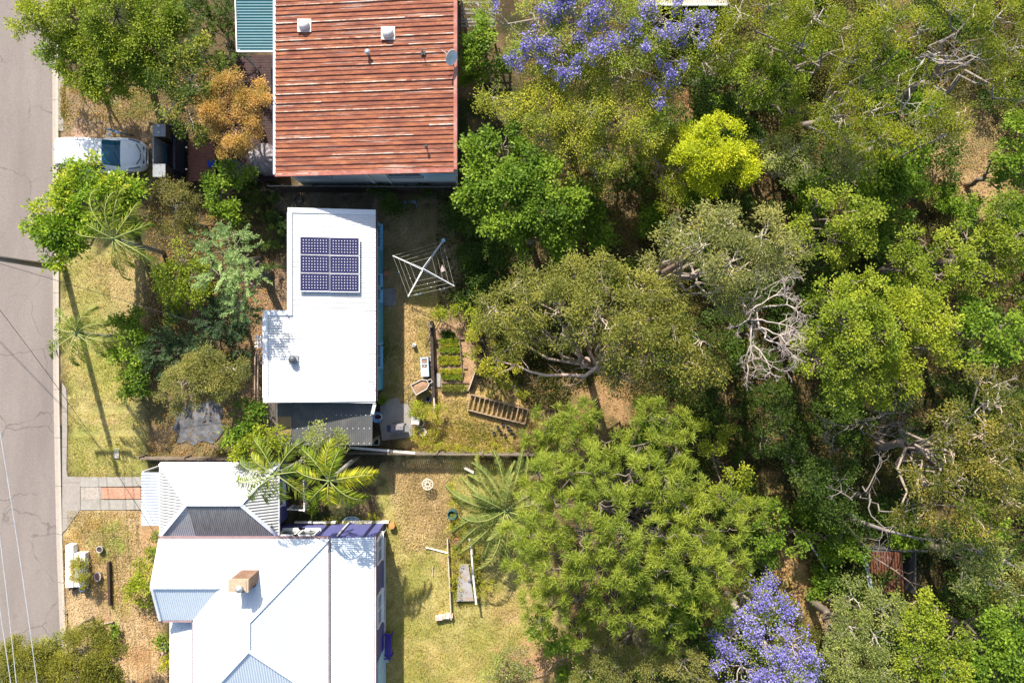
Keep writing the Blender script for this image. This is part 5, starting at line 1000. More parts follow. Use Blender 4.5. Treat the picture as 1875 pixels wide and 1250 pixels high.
# ------------------------------------------------------------------ palms
def palm(label, cx, cy, z, base, fr, Lf, sty, seed, cat='palm', droop=1.0, lw=.045, ll=.55, trunk_r=.10, npair=40, group=None, hang=(1, -.8, .25)):
    """fr: list of (angle deg in the picture, length factor, elevation start)"""
    r = np.random.default_rng(seed); top = W(cx, cy, z); b = W(base[0], base[1], 0)
    t = thing('palm', label, cat, b, group); s = ST[sty]
    mb = MB(); mb.tube([b-Vector((0, 0, .1)), b.lerp(top, .35)+Vector((.03, .02, 0)), b.lerp(top, .7), top], [trunk_r*1.3, trunk_r*1.1, trunk_r, trunk_r*.9], 12); obj('trunk', mb, mat('palm_trunk', (.30, .28, .25), .85, var=.2, stripe=('Z', .13, .12), sdark=.35), t, smooth=True)
    mb = MB(); mb.tube([top-Vector((0, 0, .5)), top-Vector((0, 0, .2)), top+Vector((0, 0, .15))], [trunk_r, trunk_r*1.15, trunk_r*.5], 12); obj('crownshaft', mb, mat('crownshaft', (.16, .24, .07), .5), t, smooth=True)
    for (ang, lf, el) in fr:
        L_ = Lf*lf; a = math.radians(ang); h = Vector((math.cos(a), math.sin(a), 0)); pts = []; p = top.copy(); e = el; n = 14; ds = L_/n
        for i in range(n+1):
            pts.append(p.copy()); p = p+(h*math.cos(e)+Vector((0, 0, 1))*math.sin(e))*ds; e -= droop*(.05+.17*(i/n))
            a2 = math.sin(ang*3.1)*.012*i; h = Matrix.Rotation(a2, 3, 'Z') @ h
        mb = MB(); mb.tube(pts, [.028*(1-.8*i/n)+.004 for i in range(n+1)], 5); fo = obj('frond', mb, mat('frond_stalk', (.30, .33, .10), .6), t, smooth=True)
        P, D, U, Ln = [], [], [], []
        for k in range(npair):
            tt = .16+.84*k/(npair-1); f = tt*n; i = min(int(f), n-1); q = pts[i].lerp(pts[i+1], f-i); d = (pts[i+1]-pts[i]).normalized(); sd = d.cross(Vector((0, 0, 1))).normalized(); l = ll*(math.sin(math.pi*min(1, (tt*.86+.12)))**.6)
            for sg in (-1, 1):
                fw = .35+.75*tt; v = (sd*sg*hang[0]+d*fw+Vector((0, 0, r.uniform(hang[1], hang[2])))).normalized(); P.append(q); D.append(v); U.append(Vector((0, 0, 1))+sd*sg*.5+Vector(r.normal(size=3)*.35)); Ln.append(l*r.uniform(.85, 1.1))
        m = len(P); o = leaves('leaflets', np.array(P), np.array([tuple(v) for v in D]), np.array([tuple(v) for v in U]), np.array(Ln), lw*r.uniform(.8, 1.2, m), .5*r.random()+.5*r.random(m), s['m'], fo, ORG[fo.name], .25, .4)
    return t
style('palmleaf', [(.035, .07, .015), (.09, .14, .03), (.27, .30, .07)], L=.5, Wd=.04)
style('palmgold', [(.05, .10, .015), (.12, .17, .022), (.34, .33, .04)], L=.5, Wd=.04)
style('datepalm', [(.05, .085, .035), (.10, .14, .06), (.24, .25, .11)], L=.3, Wd=.03)
palm('tall slender palm over the upper verge with a long frond reaching across the road edge', 208, 437, 6.0, (300, 463), [(178, .95, .2), (125, 1.0, .5), (95, .85, .75), (80, .95, .45), (45, .8, .5), (-25, 1.0, .3), (-42, .75, .2), (-70, .6, .1), (-92, .95, -.2), (-100, .6, .0), (150, .5, .8), (15, .7, .5)], 3.0, 'palmleaf', 1, lw=.035, npair=32, hang=(.6, -1.3, .2))
palm('slender palm standing over the kerb below the power pole', 140, 610, 4.6, (232, 620), [(195, .9, .3), (222, .85, .5), (250, .8, .35), (275, .75, .1), (60, .8, .7), (30, .75, .5), (128, .85, .35), (-20, .9, .2), (-35, .8, .3), (170, .55, .5), (90, .35, 1.1)], 2.4, 'palmleaf', 2, lw=.035, npair=32, hang=(.65, -1.2, .2))
palm('palm leaning over the garage roof, left of the golden palm', 505, 868, 6.2, (570, 835), [(172, .85, .3), (200, .95, .2), (215, .8, .3), (245, .8, .0), (268, .75, -.1), (110, .8, .5), (60, .8, .4), (-35, .95, .1), (10, .6, .4), (145, .6, .6)], 2.8, 'palmleaf', 3, lw=.045, npair=34, hang=(.8, -1.1, .3))
palm('golden green palm east of the garage with bright yellow fronds', 602, 880, 6.4, (655, 835), [(12, 1.0, .35), (-2, .9, .2), (-42, .95, .2), (-60, .9, .0), (-95, .6, .2), (95, .85, .6), (72, .7, .7), (118, .9, .5), (168, .9, .3), (225, .8, .1)], 2.55, 'palmgold', 4, lw=.055, npair=36, hang=(.9, -1.0, .3))
palm('broad cycad like date palm on the lower fence line', 925, 935, 1.7, (928, 932), [(a+((i*37) % 11)-5, 1.0+.12*math.sin(i*2.3), .30+.35*((i*7) % 5)/5) for i, a in enumerate(range(60, 300, 12))]+[(20, .8, .5), (40, .8, .4), (310, .8, .3), (335, .7, .3), (350, .7, .5), (85, .8, .9), (140, .7, .9), (200, .8, .9), (255, .6, .9)], 3.3, 'datepalm', 5, 'date palm', droop=.75, lw=.045, ll=.38, trunk_r=.22, npair=60)

# ------------------------------------------------------------------ dead branches
DZ = {21: 2.6}
def dead_tree(label, base, starts, seed, m, cat='dead tree', depth=5, name='dead_tree', L0=.9, r0_=.034, spread=.65, gain=.8, flatz=.35):
    r = np.random.default_rng(seed); b = W(base[0], base[1], 0); t = thing(name, label, cat, b); starts = [(a_, b_, c_, d_+DZ.get(seed, 0), e_) for a_, b_, c_, d_, e_ in starts]
    mb = MB(); tw = MB()
    fk = W(*base[:2], 0).lerp(W(starts[0][0], starts[0][1], starts[0][3]), .5); fk.z = starts[0][3]*.5
    mb.tube(wob(b-Vector((0, 0, .1)), fk, 3, .05, r), [.06, .055, .05, .045], 8)
    def grow(p, d, L_, rad, k):
        n = 3; pts = [p]; dd = d.copy()
        for i in range(n): dd = (dd+Vector(r.normal(size=3)*.22)).normalized(); dd.z *= .9; pts.append(pts[-1]+dd*L_/n)
        (mb if k == depth else tw).tube(pts, [rad*(1-.35*i/n) for i in range(n+1)], 5 if k > 1 else 4, cap=(k == 0))
        if k == 0: return
        for c in range(2 if r.random() < .6 else 3):
            nd = dd+Vector(r.normal(size=3)*spread); nd.z *= flatz; nd.normalize(); grow(pts[-1], nd, L_*r.uniform(.6, 1.0)*gain, rad*.64, k-1)
        if r.random() < .7: nd = dd+Vector(r.normal(size=3)*spread*1.3); nd.z *= flatz; grow(pts[1+int(r.random() < .5)], nd.normalized(), L_*.6, rad*.45, max(0, k-2))
    for (px, py, ang, z, sc_) in starts:
        p = W(px, py, z); mb.tube(wob(fk, p, 4, .06, r), [r0_*1.3, r0_*1.2, r0_*1.1, r0_, r0_], 6); a = math.radians(ang); grow(p, Vector((math.cos(a), math.sin(a), .1)), L0*sc_, r0_, depth)
    obj('trunk', mb, m, t, smooth=True); obj('branches', tw, m, t, smooth=True)
pale = mat('bleached_wood', (.47, .39, .34), .8, var=.15); greyw = mat('grey_dead_wood', (.22, .19, .175), .85, var=.25)
dead_tree('bare bleached dead branches tangled between the tall gum and the vivid green tree', (1345, 565), [(1385, 560, 0, 6, 1), (1395, 585, -25, 6.2, 1), (1390, 600, -60, 5.8, 1.1), (1380, 545, 30, 5.6, .9), (1375, 610, -95, 5.4, 1), (1370, 585, -130, 5.2, .6), (1410, 560, 10, 5.8, .9), (1400, 620, -40, 5.6, .9), (1400, 530, 35, 5.6, .9), (1395, 600, -15, 6, 1), (1385, 520, 60, 5.4, .8), (1390, 640, -80, 5.2, .9)], 21, pale, r0_=.036, L0=.78)
dead_tree('dark grey dead branches fanned out below the vivid green tree', (1570, 775), [(1590, 770, 25, 3.6, 1), (1600, 780, 5, 3.8, 1), (1600, 790, -20, 3.6, 1), (1575, 785, -60, 3.4, .9), (1550, 780, 190, 3.2, .8), (1540, 790, 220, 3, .7), (1610, 765, 40, 3.4, .9)], 22, greyw, L0=.8, r0_=.030)
dead_tree('thin bare branches over the derelict shed', (1570, 905), [(1585, 900, 60, 5, .9), (1590, 930, -70, 5, 1.0), (1610, 935, -15, 5, .8), (1560, 915, 130, 4.6, .6)], 23, greyw, depth=3, L0=1.1)
dead_tree('sun bleached bare twigs in the gum at the right edge', (1800, 745), [(1800, 730, 60, 7.8, .8), (1820, 735, 40, 8, .8), (1800, 820, -30, 8.4, .9), (1785, 815, 200, 8.4, .6)], 24, pale, depth=3, L0=.9, r0_=.024)
dead_tree('forked silver dead limbs north of the clearing', (1690, 120), [(1700, 85, 20, 8, 1.0), (1690, 100, -20, 8, 1), (1760, 90, -30, 7.6, 1.1), (1640, 180, -30, 7.6, 1.0), (1655, 195, -50, 7, .9), (1800, 110, 10, 7, .8)], 25, mat('silver_wood', (.36, .32, .30), .8, var=.2), depth=4, L0=1.1, r0_=.026)
dead_tree('dry tan twiggy brush against the north fence beside the white roof', (500, 352), [(495, 348, 160, .8, .4), (500, 350, 10, .8, .5), (510, 356, -40, .8, .5)], 26, mat('tan_twigs', (.48, .36, .26), .8), depth=4, L0=.6, r0_=.012, name='brush_pile', cat='brush')
def limb(name, label, path, rad, m, cat='branch'):
    r = np.random.default_rng(9); pts = [W(*p) for p in path]; mb = MB(); mb.tube(pts, [rad*(1-.8*i/(len(pts)-1)) for i in range(len(pts))], 8)
    for k in range(2, len(pts)): 
        q = pts[k-1]; d = (pts[k]-pts[k-1]).normalized(); sd = Vector((-d.y, d.x, .1))*(1 if k % 2 else -1); mb.tube(wob(q, q+(d+sd*.7)*.8, 4, .08, r), [rad*.25, rad*.2, rad*.15, rad*.1, .006], 5)
    simple(name, label, cat, mb, m, pts[0], smooth=True)
tanl = mat('tan_limb', (.50, .37, .29), .8, var=.15)
limb('gum_limb', 'long bare tan limb curving west out of the huge olive gum', [(1105, 655, 6), (1090, 675, 5.8), (1070, 688, 5.6), (1035, 686, 5.4), (1000, 687, 5.2), (970, 680, 5), (945, 668, 4.8), (915, 662, 4.6), (905, 655, 4.5)], .11, tanl)
limb('gum_limb', 'short bare tan limb forking south below the long bare limb', [(1085, 680, 5.7), (1070, 692, 5.5), (1055, 703, 5.3), (1030, 706, 5.2)], .05, tanl)
limb('leaning_limb', 'thick dark leaning limb in the gap west of the tall grey green gum', [(1195, 512, 3.4), (1215, 500, 4.4), (1240, 485, 5.6), (1265, 468, 7), (1290, 455, 8)], .22, mat('rough_bark', (.22, .15, .12), .9, var=.3), 'branch')
limb('gum_limb', 'pale slender limb just below the thick leaning trunk', [(1202, 514, 4.6), (1225, 504, 5), (1245, 492, 5.4), (1262, 480, 6.2), (1268, 468, 6.8)], .05, mat('pink_limb', (.60, .44, .36), .8))
limb('fallen_branch', 'long curved dark branch fallen across the derelict shed', [(1500, 925, 3), (1540, 950, 3), (1580, 995, 2.8), (1600, 1020, 2.7), (1640, 1045, 2.6), (1665, 1065, 2.4), (1700, 1075, 2.4)], .085, mat('bark_brown', (.28, .20, .15), .85), 'branch')
limb('fallen_branch', 'thick shaded log lying north of the derelict shed', [(1540, 930, 2.5), (1575, 955, 2.6), (1620, 970, 2.7), (1680, 985, 2.8), (1730, 990, 2.8)], .14, greyw)
limb('fallen_branch', 'thin dark curved branch on the dirt near the bottom edge', [(1050, 1200, .3), (1020, 1210, .3), (1000, 1230, .25), (960, 1240, .2), (930, 1245, .2)], .05, mat('bark_brown', (.28, .20, .15), .85))

# ------------------------------------------------------------------ white car
def car():
    x0 = W(103, 281, 1.0).x; yc = W(180, 279.5, 1.2).y; t = thing('parked_car', 'white family car parked nose in across the verge beside the kerb', 'car', (x0+2.1, yc, 0))
    # station: (x, half width, shoulder z, belt z, roof half width, roof z)
    S = [(0, .60, .62, .80, .45, .86), (.06, .74, .70, .95, .56, 1.10), (.16, .82, .78, 1.02, .62, 1.40), (.34, .86, .84, 1.05, .66, 1.60), (.75, .88, .86, 1.05, .68, 1.66), (1.3, .89, .86, 1.04, .69, 1.67), (1.9, .89, .86, 1.03, .68, 1.65), (2.35, .89, .85, 1.02, .66, 1.58), (2.62, .89, .84, 1.01, .65, 1.44), (3.0, .89, .83, 1.00, .66, 1.20), (3.38, .88, .82, .98, .70, 1.03), (3.75, .86, .80, .93, .66, .97), (4.05, .82, .74, .86, .58, .90), (4.28, .74, .62, .76, .46, .80), (4.42, .60, .48, .62, .34, .64), (4.47, .45, .40, .50, .25, .52)]
    def ring(x, hw, sz, bz, rw, rz):
        h = [(0, rz+.02), (rw*.5, rz+.015), (rw*.9, rz-.015), (rw, rz-.05), ((rw+hw*.95)/2, (rz+bz)/2-.02), (hw*.95, bz), (hw, sz), (hw, .45), (hw*.96, .22)]
        return [(x0+x, yc+y, z) for y, z in reversed([(-a, b) for a, b in h[1:]])]+[(x0+x, yc+y, z) for y, z in h]
    R = [ring(*q) for q in S]; K = len(R[0]); parts = {n: MB() for n in ('body', 'windscreen', 'side_window', 'headlight')}
    def cls(i, k):
        kk = abs(k-(K-1)/2)+.0   # 0.5 centre pair ... 
        b = int(kk)              # 0: centre..., band index outward
        xm = (S[i][0]+S[i+1][0])/2
        if 2.62 <= xm <= 3.38 and b < 3: return 'windscreen'
        if 2.35 <= xm <= 2.62 and b < 0: return 'windscreen'
        if .34 <= xm <= 2.75 and b in (3, 4): return 'side_window'
        if 3.75 <= xm <= 4.28 and b in (4,): return 'headlight'
        return 'body'
    for i in range(len(S)-1):
        for k in range(K-1):
            parts[cls(i, k+.5)].add([R[i][k], R[i][k+1], R[i+1][k+1], R[i+1][k]], [(3, 2, 1, 0)])
    parts['body'].add(R[-1], [tuple(range(K))]); parts['body'].add(R[0], [tuple(reversed(range(K)))])
    def weld(mb):
        m = {}; nv = []; idx = []
        for v in mb.v:
            k = tuple(round(c, 4) for c in v)
            if k not in m: m[k] = len(nv); nv.append(v)
            idx.append(m[k])
        mb.v = nv; mb.f = [tuple(idx[i] for i in f) for f in mb.f]; return mb
    paint = mat('white_car_paint', (.80, .82, .84), .25, var=.02, spec=.6); body = obj('body', weld(parts['body']), paint, t, smooth=True)
    gl = mat('car_glass', (.02, .10, .155), .06, var=.2, spec=.8); obj('windscreen', weld(parts['windscreen']), gl, t, smooth=True); obj('side_window', weld(parts['side_window']), gl, t, smooth=True)
    obj('headlight', weld(parts['headlight']), mat('lamp_glass', (.10, .14, .18), .08, spec=.8, var=.3), t, smooth=True)
    mb = MB()
    for sy in (-1, 1): mb.tube([(x0+.45, yc+sy*.60, 1.66), (x0+.7, yc+sy*.62, 1.71), (x0+2.1, yc+sy*.61, 1.70), (x0+2.35, yc+sy*.60, 1.61)], .018, 6)
    obj('roof_rail', mb, greymetal, t)
    for sy in (-1, 1):
        mb = MB(); c = Vector((x0+2.78, yc+sy*1.0, 1.02)); M = Matrix.Rotation(-.25*sy, 3, 'Z'); mb.lathe((0, 0, 0), [(.03, -.08), (.085, -.05), (.10, 0), (.08, .06), (.02, .08)], 12)
        mb.v = [tuple(M @ Vector((v[0]*.9, v[1]*1.3, v[2]))+c) for v in mb.v]; obj('mirror', mb, paint, t, smooth=True)
    for wx in (.85, 3.55):
        for sy in (-1, 1):
            mb = MB(); mb.torus((x0+wx, yc+sy*.80, .32), .24, .085, 22, 8, 'Y'); ty = obj('wheel', mb, black, t, smooth=True)
            mb = MB(); mb.lathe((0, 0, 0), [(.02, .03), (.19, .02), (.21, 0), (.21, -.02)], 16); mb.v = [(x0+wx+v[0], yc+sy*(.84+v[2]), .32+v[1]) for v in mb.v]; obj('rim', mb, greymetal, ty)
    mb = MB()
    for sy in (-1, 1): mb.tube([(x0+4.14, yc+sy*.52, .855), (x0+4.30, yc+sy*.22, .80), (x0+4.32, yc, .80)], .022, 6)
    mb.box((x0+4.40, yc, .60), (.05, .9, .10)); obj('grille', mb, darkmetal, t)
    mb = MB(); mb.torus((x0+4.33, yc, .83), .06, .015, 16, 6, 'Z'); obj('badge', mb, mat('chrome', (.7, .7, .7), .15, 1), t)
    mb = MB(); mb.beam((x0+3.30, yc-.5, 1.075), (x0+3.12, yc+.05, 1.18), .02, .015); mb.beam((x0+3.32, yc+.08, 1.075), (x0+3.14, yc+.58, 1.16), .02, .015); obj('wiper', mb, black, t)
    mb = MB(); mb.tube([(x0+.5, yc, 1.63), (x0+.35, yc, 1.8)], .012, 5); obj('antenna', mb, black, t)
car()
def bicycle():
    a = W(194, 232, .34); b = W(244, 246, .34); t = thing('bicycle', 'blue bicycle leaning in the weeds beside the white car', 'bicycle', W(219, 239, 0)); u = (b-a).normalized(); L_ = (b-a).length; rz = math.atan2(u.y, u.x); lean = Matrix.Rotation(.22, 3, u)
    g0 = Vector((a.x, a.y, 0)); tr = lambda v: tuple(lean @ (Matrix.Rotation(rz, 3, 'Z') @ Vector(v))+g0)
    def fin(n, mb, m, par=t): mb.v = [tr(v) for v in mb.v]; return obj(n, mb, m, par)
    for x in (.33, L_-.33):
        mb = MB(); mb.torus((x, 0, .33), .31, .02, 24, 6, 'Y'); w_ = fin('wheel', mb, black)
        mb = MB(); [mb.tube([(x, 0, .33), (x+.3*math.cos(k*math.pi/5), 0, .33+.3*math.sin(k*math.pi/5))], .003, 3) for k in range(10)]; fin('spokes', mb, greymetal, w_)
    mb = MB()
    for p, q in (((L_-.33, 0, .33), (.95, 0, .33)), ((.95, 0, .33), (.85, 0, .85)), ((.42, 0, .85), (.95, 0, .33)), ((.42, 0, .9), (.85, 0, .8)), ((L_-.33, 0, .33), (.85, 0, .78)), ((.33, 0, .33), (.42, 0, .95))): mb.tube([p, q], .028, 6)
    fin('frame', mb, mat('blue_frame', (.03, .17, .38), .35)); mb = MB(); mb.tube([(.38, -.28, 1.0), (.42, 0, .98), (.38, .28, 1.0)], .016, 6); fin('handlebar', mb, darkmetal)
    mb = MB(); mb.box((1.0, 0, .93), (.26, .15, .05)); mb.tube([(.86, 0, .8), (.95, 0, .93)], .014, 5); fin('saddle', mb, mat('pale_saddle', (.4, .5, .55), .5))
bicycle()
# ------------------------------------------------------------------ clothes hoist
def hoist():
    z = 2.05; c = W(774.5, 493, z); t = thing('clothes_hoist', 'rotary clothes hoist with four white arms in the shade behind the white roofed house', 'clothes hoist', (c.x, c.y, 0))
    mb = MB(); mb.tube([(c.x, c.y, -.1), (c.x, c.y, 1.3)], .035, 8); mb.tube([(c.x, c.y, 1.2), (c.x, c.y, z+.12)], .026, 8); obj('post', mb, greymetal, t)
    tips = [W(719, 468, z+.1), W(811, 441, z+.1), W(832, 524, z+.1), W(747, 543, z+.1)]
    for p in tips:
        mb = MB(); d = (p-Vector((c.x, c.y, z))).normalized(); sd = Vector((-d.y, d.x, 0))*.035
        mb.tube([Vector((c.x, c.y, z+.06))+sd, p+sd*.3], .02, 6); mb.tube([Vector((c.x, c.y, z-.03))-sd, p-sd*.3-Vector((0, 0, .03))], .017, 6); obj('arm', mb, mat('hoist_white', (.72, .73, .74), .4), t)
    mb = MB()
    for f in (.99, .82, .64, .44):
        for i in range(4):
            a = Vector((c.x, c.y, z+.06)).lerp(tips[i], f); b = Vector((c.x, c.y, z+.06)).lerp(tips[(i+1) % 4], f); m = a.lerp(b, .5)-Vector((0, 0, .05)); mb.tube([a, m, b], .006, 4)
    obj('line', mb, mat('line_wire', (.42, .40, .30), .6), t)
    mb = MB(); p = tips[1]; mb.box(p+Vector((.03, .03, -.02)), (.17, .17, .10), .6); obj('end_cap', mb, mat('light_blue_cap', (.30, .50, .62), .5), t)
    r = random.Random(4)
    for k in range(16):
        i = r.randrange(4); f = r.choice((.99, .82, .64)); a = Vector((c.x, c.y, z+.04)).lerp(tips[i], f); b = Vector((c.x, c.y, z+.04)).lerp(tips[(i+1) % 4], f); p = a.lerp(b, r.uniform(.15, .85)); mb = MB(); mb.box(p-Vector((0, 0, .02)), (.05, .03, .08), r.random()*3)
        tag(obj('clothes_peg', mb, mat('peg_white' if k % 3 else 'peg_blue', (.7, .7, .68) if k % 3 else (.25, .45, .7), .5), None, p), 'small plastic clothes peg clipped on a line of the clothes hoist', 'clothes peg', 'pegs on the clothes hoist')
    p = W(811, 491, 2.0); mb = MB(); mb.add([p+Vector(v) for v in ((-.04, .17, .05), (.10, -.13, .0), (-.08, -.19, -.12), (-.13, -.04, -.16))], [(0, 1, 2, 3)]); mb.add([p+Vector(v) for v in ((-.04, .17, .045), (.10, -.13, -.005), (.12, -.13, -.25), (-.0, .15, -.22))], [(0, 1, 2, 3)]); simple('cloth', 'pale pink cloth pegged on the east side of the clothes hoist', 'cloth', mb, mat('pink_cloth', (.75, .55, .52), .9), p)
hoist()
# ------------------------------------------------------------------ back yard things
def lath(name, px, py, z, prof, m, label, cat, group=None, sx=1, sy=1, n=20, extra=None, inner=None):
    p = W(px, py, z); t = thing(name, label, cat, p, group); mb = MB(); mb.lathe(p, prof, n, sx=sx, sy=sy); b = obj('bowl', mb, m, t, smooth=False)
    if inner: rr, zz, im = inner; mb = MB(); mb.lathe(p, [(rr, zz-.02), (rr, zz)], n, sx=sx, sy=sy); obj('filling', mb, im, t)
    return t
def pot(px, py, r_, h, m, label, im=soil, group=None, sx=1, sy=1, name='plant_pot', cat='pot'): return lath(name, px, py, 0, [(r_*.7, 0), (r_, h), (r_*1.06, h), (r_*1.06, h-.03), (r_*.99, h+.005), (r_*.84, h+.004), (r_*.82, h-.05)], m, label, cat, group, sx, sy, inner=(r_*.82, h-.04, im))
lath('tub', 708, 502, 0, [(.13, 0), (.15, .22), (.16, .24), (.05, .26)], terracotta, 'round terracotta lidded pot on the path by the blue wall', 'pot')
pot(836.5, 987.5, .15, .40, terracotta, 'terracotta pot among yellow weeds at the foot of the date palm')
pot(771, 773, .20, .30, mat('white_pot', (.62, .58, .54), .7), 'round white rimmed pot at the edge of the patio, nearer the fence of two', soil)
pot(775, 790, .20, .25, mat('white_pot', (.62, .58, .54), .7), 'white rimmed planter swallowed by green weeds below the round white pot', mat('straw_fill', (.4, .3, .15), .9))
pot(187, 1003, .17, .28, mat('grey_pot', (.42, .42, .42), .8), 'round grey planter bowl on the grass north of the white front wall', mat('dark_soil', (.07, .05, .04), .95))
pot(183, 1053, .17, .25, mat('white_pot', (.62, .58, .54), .7), 'oval white pot with a brown centre on ochre mulch', mat('brown_fill', (.22, .12, .10), .9), sy=1.45)
pot(562, 932, .13, .25, mat('pink_pot', (.62, .42, .30), .7), 'small pink clay pot by the balustrade corner')
lath('tub', 719, 960, 0, [(.17, 0), (.19, .3), (.17, .34), (.04, .35)], mat('orange_clay', (.52, .24, .08), .8), 'orange clay stool on the lawn off the north east corner of the purple house', 'stool', n=7)
lath('paddling_tub', 645, 951, 0, [(.30, 0), (.34, .16), (.31, .17), (.28, .05)], mat('blue_tub_plastic', (.32, .50, .66), .4), 'shallow light blue tub on the shaded grass north of the purple house', 'tub', sx=1.25, sy=.6, inner=(.27, .07, mat('tub_water', (.2, .33, .42), .1)))
def fridge():
    t = thing('old_chest', 'pale blue laundry trough cabinet lying on the lawn beside the retaining wall', 'laundry trough', W(778, 671, 0)); z = .62; c = W(777.5, 671.5, z); R = Matrix.Rotation(.05, 3, 'Z'); m = mat('pale_blue_enamel', (.50, .60, .70), .35)
    def bx(mb, x, y, zz, sx, sy, sz): mb.box(Vector((c.x, c.y, 0))+R @ Vector((x, y, zz)), (sx, sy, sz), M=R)
    mb = MB(); w_, l_ = .42, 1.02; bx(mb, 0, 0, .27, w_-.02, l_-.02, .54)
    bx(mb, -w_/2+.035, 0, .59, .07, l_, .06); bx(mb, w_/2-.035, 0, .59, .07, l_, .06); bx(mb, 0, l_/2-.04, .59, w_-.15, .08, .06); bx(mb, 0, .15, .59, w_-.15, .07, .06); bx(mb, 0, -.28, .59, w_-.15, .46, .06); obj('cabinet', mb, m, t)
    mb = MB(); bx(mb, 0, .31, .565, w_-.15, .24, .02); bx(mb, 0, .03, .565, w_-.15, .15, .02); obj('basin', mb, mat('rusty_basin', (.30, .19, .14), .8, var=.3), t)
    mb = MB(); mb.lathe(Vector((c.x, c.y, 0))+R @ Vector((0, .04, .58)), [(.03, 0), (.03, .05), (.01, .06)], 8); obj('plug', mb, white, t)
fridge()
def barrow():
    t = thing('wheelbarrow', 'wheelbarrow full of brown soil standing on the lawn near the patio', 'wheelbarrow', W(770, 712, 0)); c = W(770, 707, .62); R = Matrix.Rotation(math.radians(28), 3, 'Z'); tr = lambda x, y, z: Vector((c.x, c.y, 0))+R @ Vector((x, y, z))
    mb = MB(); top = [(-.42, -.30), (.22, -.28), (.44, -.13), (.44, .13), (.22, .28), (-.42, .30)]; bot = [(a*.6, b*.6) for a, b in top]; n = 6
    V = [tr(a, b, .62) for a, b in top]+[tr(a, b, .30) for a, b in bot]+[tr(a*.95, b*.93, .61) for a, b in top]
    mb.add(V, [(i, n+i, n+(i+1) % n, (i+1) % n) for i in range(n)]+[tuple(range(n, 2*n))]+[(i, (i+1) % n, 2*n+(i+1) % n, 2*n+i) for i in range(n)]); tray = obj('tray', mb, mat('barrow_grey', (.20, .19, .19), .6), t)
    mb = MB(); mb.tube([tr(a, b, .625) for a, b in top+top[:1]], .022, 6); obj('rim', mb, mat('barrow_rim', (.75, .68, .62), .5), tray)
    mb = MB(); r = random.Random(2); V = [tr(a*.88, b*.86, .55) for a, b in top]+[tr(.0, 0, .62)]; mb.add(V, [(i, (i+1) % n, n) for i in range(n)]); obj('soil', mb, mat('tan_soil', (.36, .22, .13), .95, var=.35, scale=10), tray)
    for s in (-1, 1):
        mb = MB(); mb.tube([tr(.62, s*.05, .22), tr(.2, s*.2, .28), tr(-.45, s*.3, .42), tr(-.85, s*.34, .60)], .022, 6); obj('handle', mb, timber, t); mb = MB(); mb.tube([tr(-.3, s*.26, .36), tr(-.38, s*.26, 0)], .02, 6); obj('leg', mb, darkmetal, t)
    mb = MB(); mb.torus((0, 0, 0), .16, .045, 20, 8, 'Y'); mb.v = [tuple(tr(.62+v[0], v[1], .2+v[2])) for v in mb.v]; obj('wheel', mb, black, t)
    mb = MB(); mb.tube([tr(.48, -.1, .60), tr(.66, -.08, .56), tr(.66, .08, .56), tr(.48, .1, .60)], .018, 6); obj('nose_bar', mb, mat('barrow_rim', (.75, .68, .62), .5), t)
barrow()
def can():
    t = thing('watering_can', 'small black and white watering can on the dry lawn', 'watering can', W(758, 632, 0)); p = W(758.5, 632, .2); mb = MB(); mb.lathe((p.x, p.y, 0), [(.11, 0), (.11, .26), (.07, .28)], 14); b = obj('tank', mb, mat('white_tin', (.6, .62, .63), .3), t)
    mb = MB(); mb.tube([(p.x-.08, p.y+.02, .05), (p.x-.22, p.y+.12, .28)], .018, 6); obj('spout', mb, black, t); mb = MB(); mb.tube([(p.x+.1, p.y-.04, .1), (p.x+.14, p.y-.05, .25), (p.x, p.y, .36), (p.x-.07, p.y+.03, .27)], .015, 6); obj('handle', mb, black, t)
can()
def barbecue():
    t = thing('covered_barbecue', 'barbecue under a strapped grey cover on the patio', 'barbecue', W(728, 786, 0)); c = W(727, 785, .95); mb = MB(); hx, hy = .36, .24
    mb.add([(c.x+a, c.y+b, z) for a, b, z in ((-hx, -hy, .25), (hx, -hy, .25), (hx, hy, .25), (-hx, hy, .25), (-hx, -hy, .82), (hx, -hy, .82), (hx, hy, .82), (-hx, hy, .82), (-hx+.06, -.04, 1.0), (hx-.04, -.04, 1.0), (hx-.04, .14, .98), (-hx+.06, .14, .98))], [(0, 1, 5, 4), (1, 2, 6, 5), (2, 3, 7, 6), (3, 0, 4, 7), (4, 5, 9, 8), (5, 6, 10, 9), (6, 7, 11, 10), (7, 4, 8, 11), (8, 9, 10, 11)]); obj('cover', mb, mat('bbq_cover', (.20, .185, .195), .7, var=.1), t)
    mb = MB(); mb.beam((c.x-.1, c.y-.26, .84), (c.x-.14, c.y+.10, 1.015), .02, .01); mb.beam((c.x+.2, c.y-.26, .84), (c.x+.2, c.y+.10, 1.01), .02, .01); obj('strap', mb, black, t)
    mb = MB(); mb.box((c.x-.47, c.y, .8), (.17, .36, .03)); obj('side_shelf', mb, mat('navy_shelf', (.04, .06, .11), .4), t); mb = MB(); mb.box((c.x+.48, c.y, .78), (.2, .34, .03)); obj('side_shelf', mb, mat('slate_shelf', (.22, .22, .22), .5), t)
    for a in (-.32, .32):
        for b in (-.2, .2): mb = MB(); mb.box((c.x+a, c.y+b, .14), (.04, .04, .28)); obj('leg', mb, darkmetal, t)
barbecue()
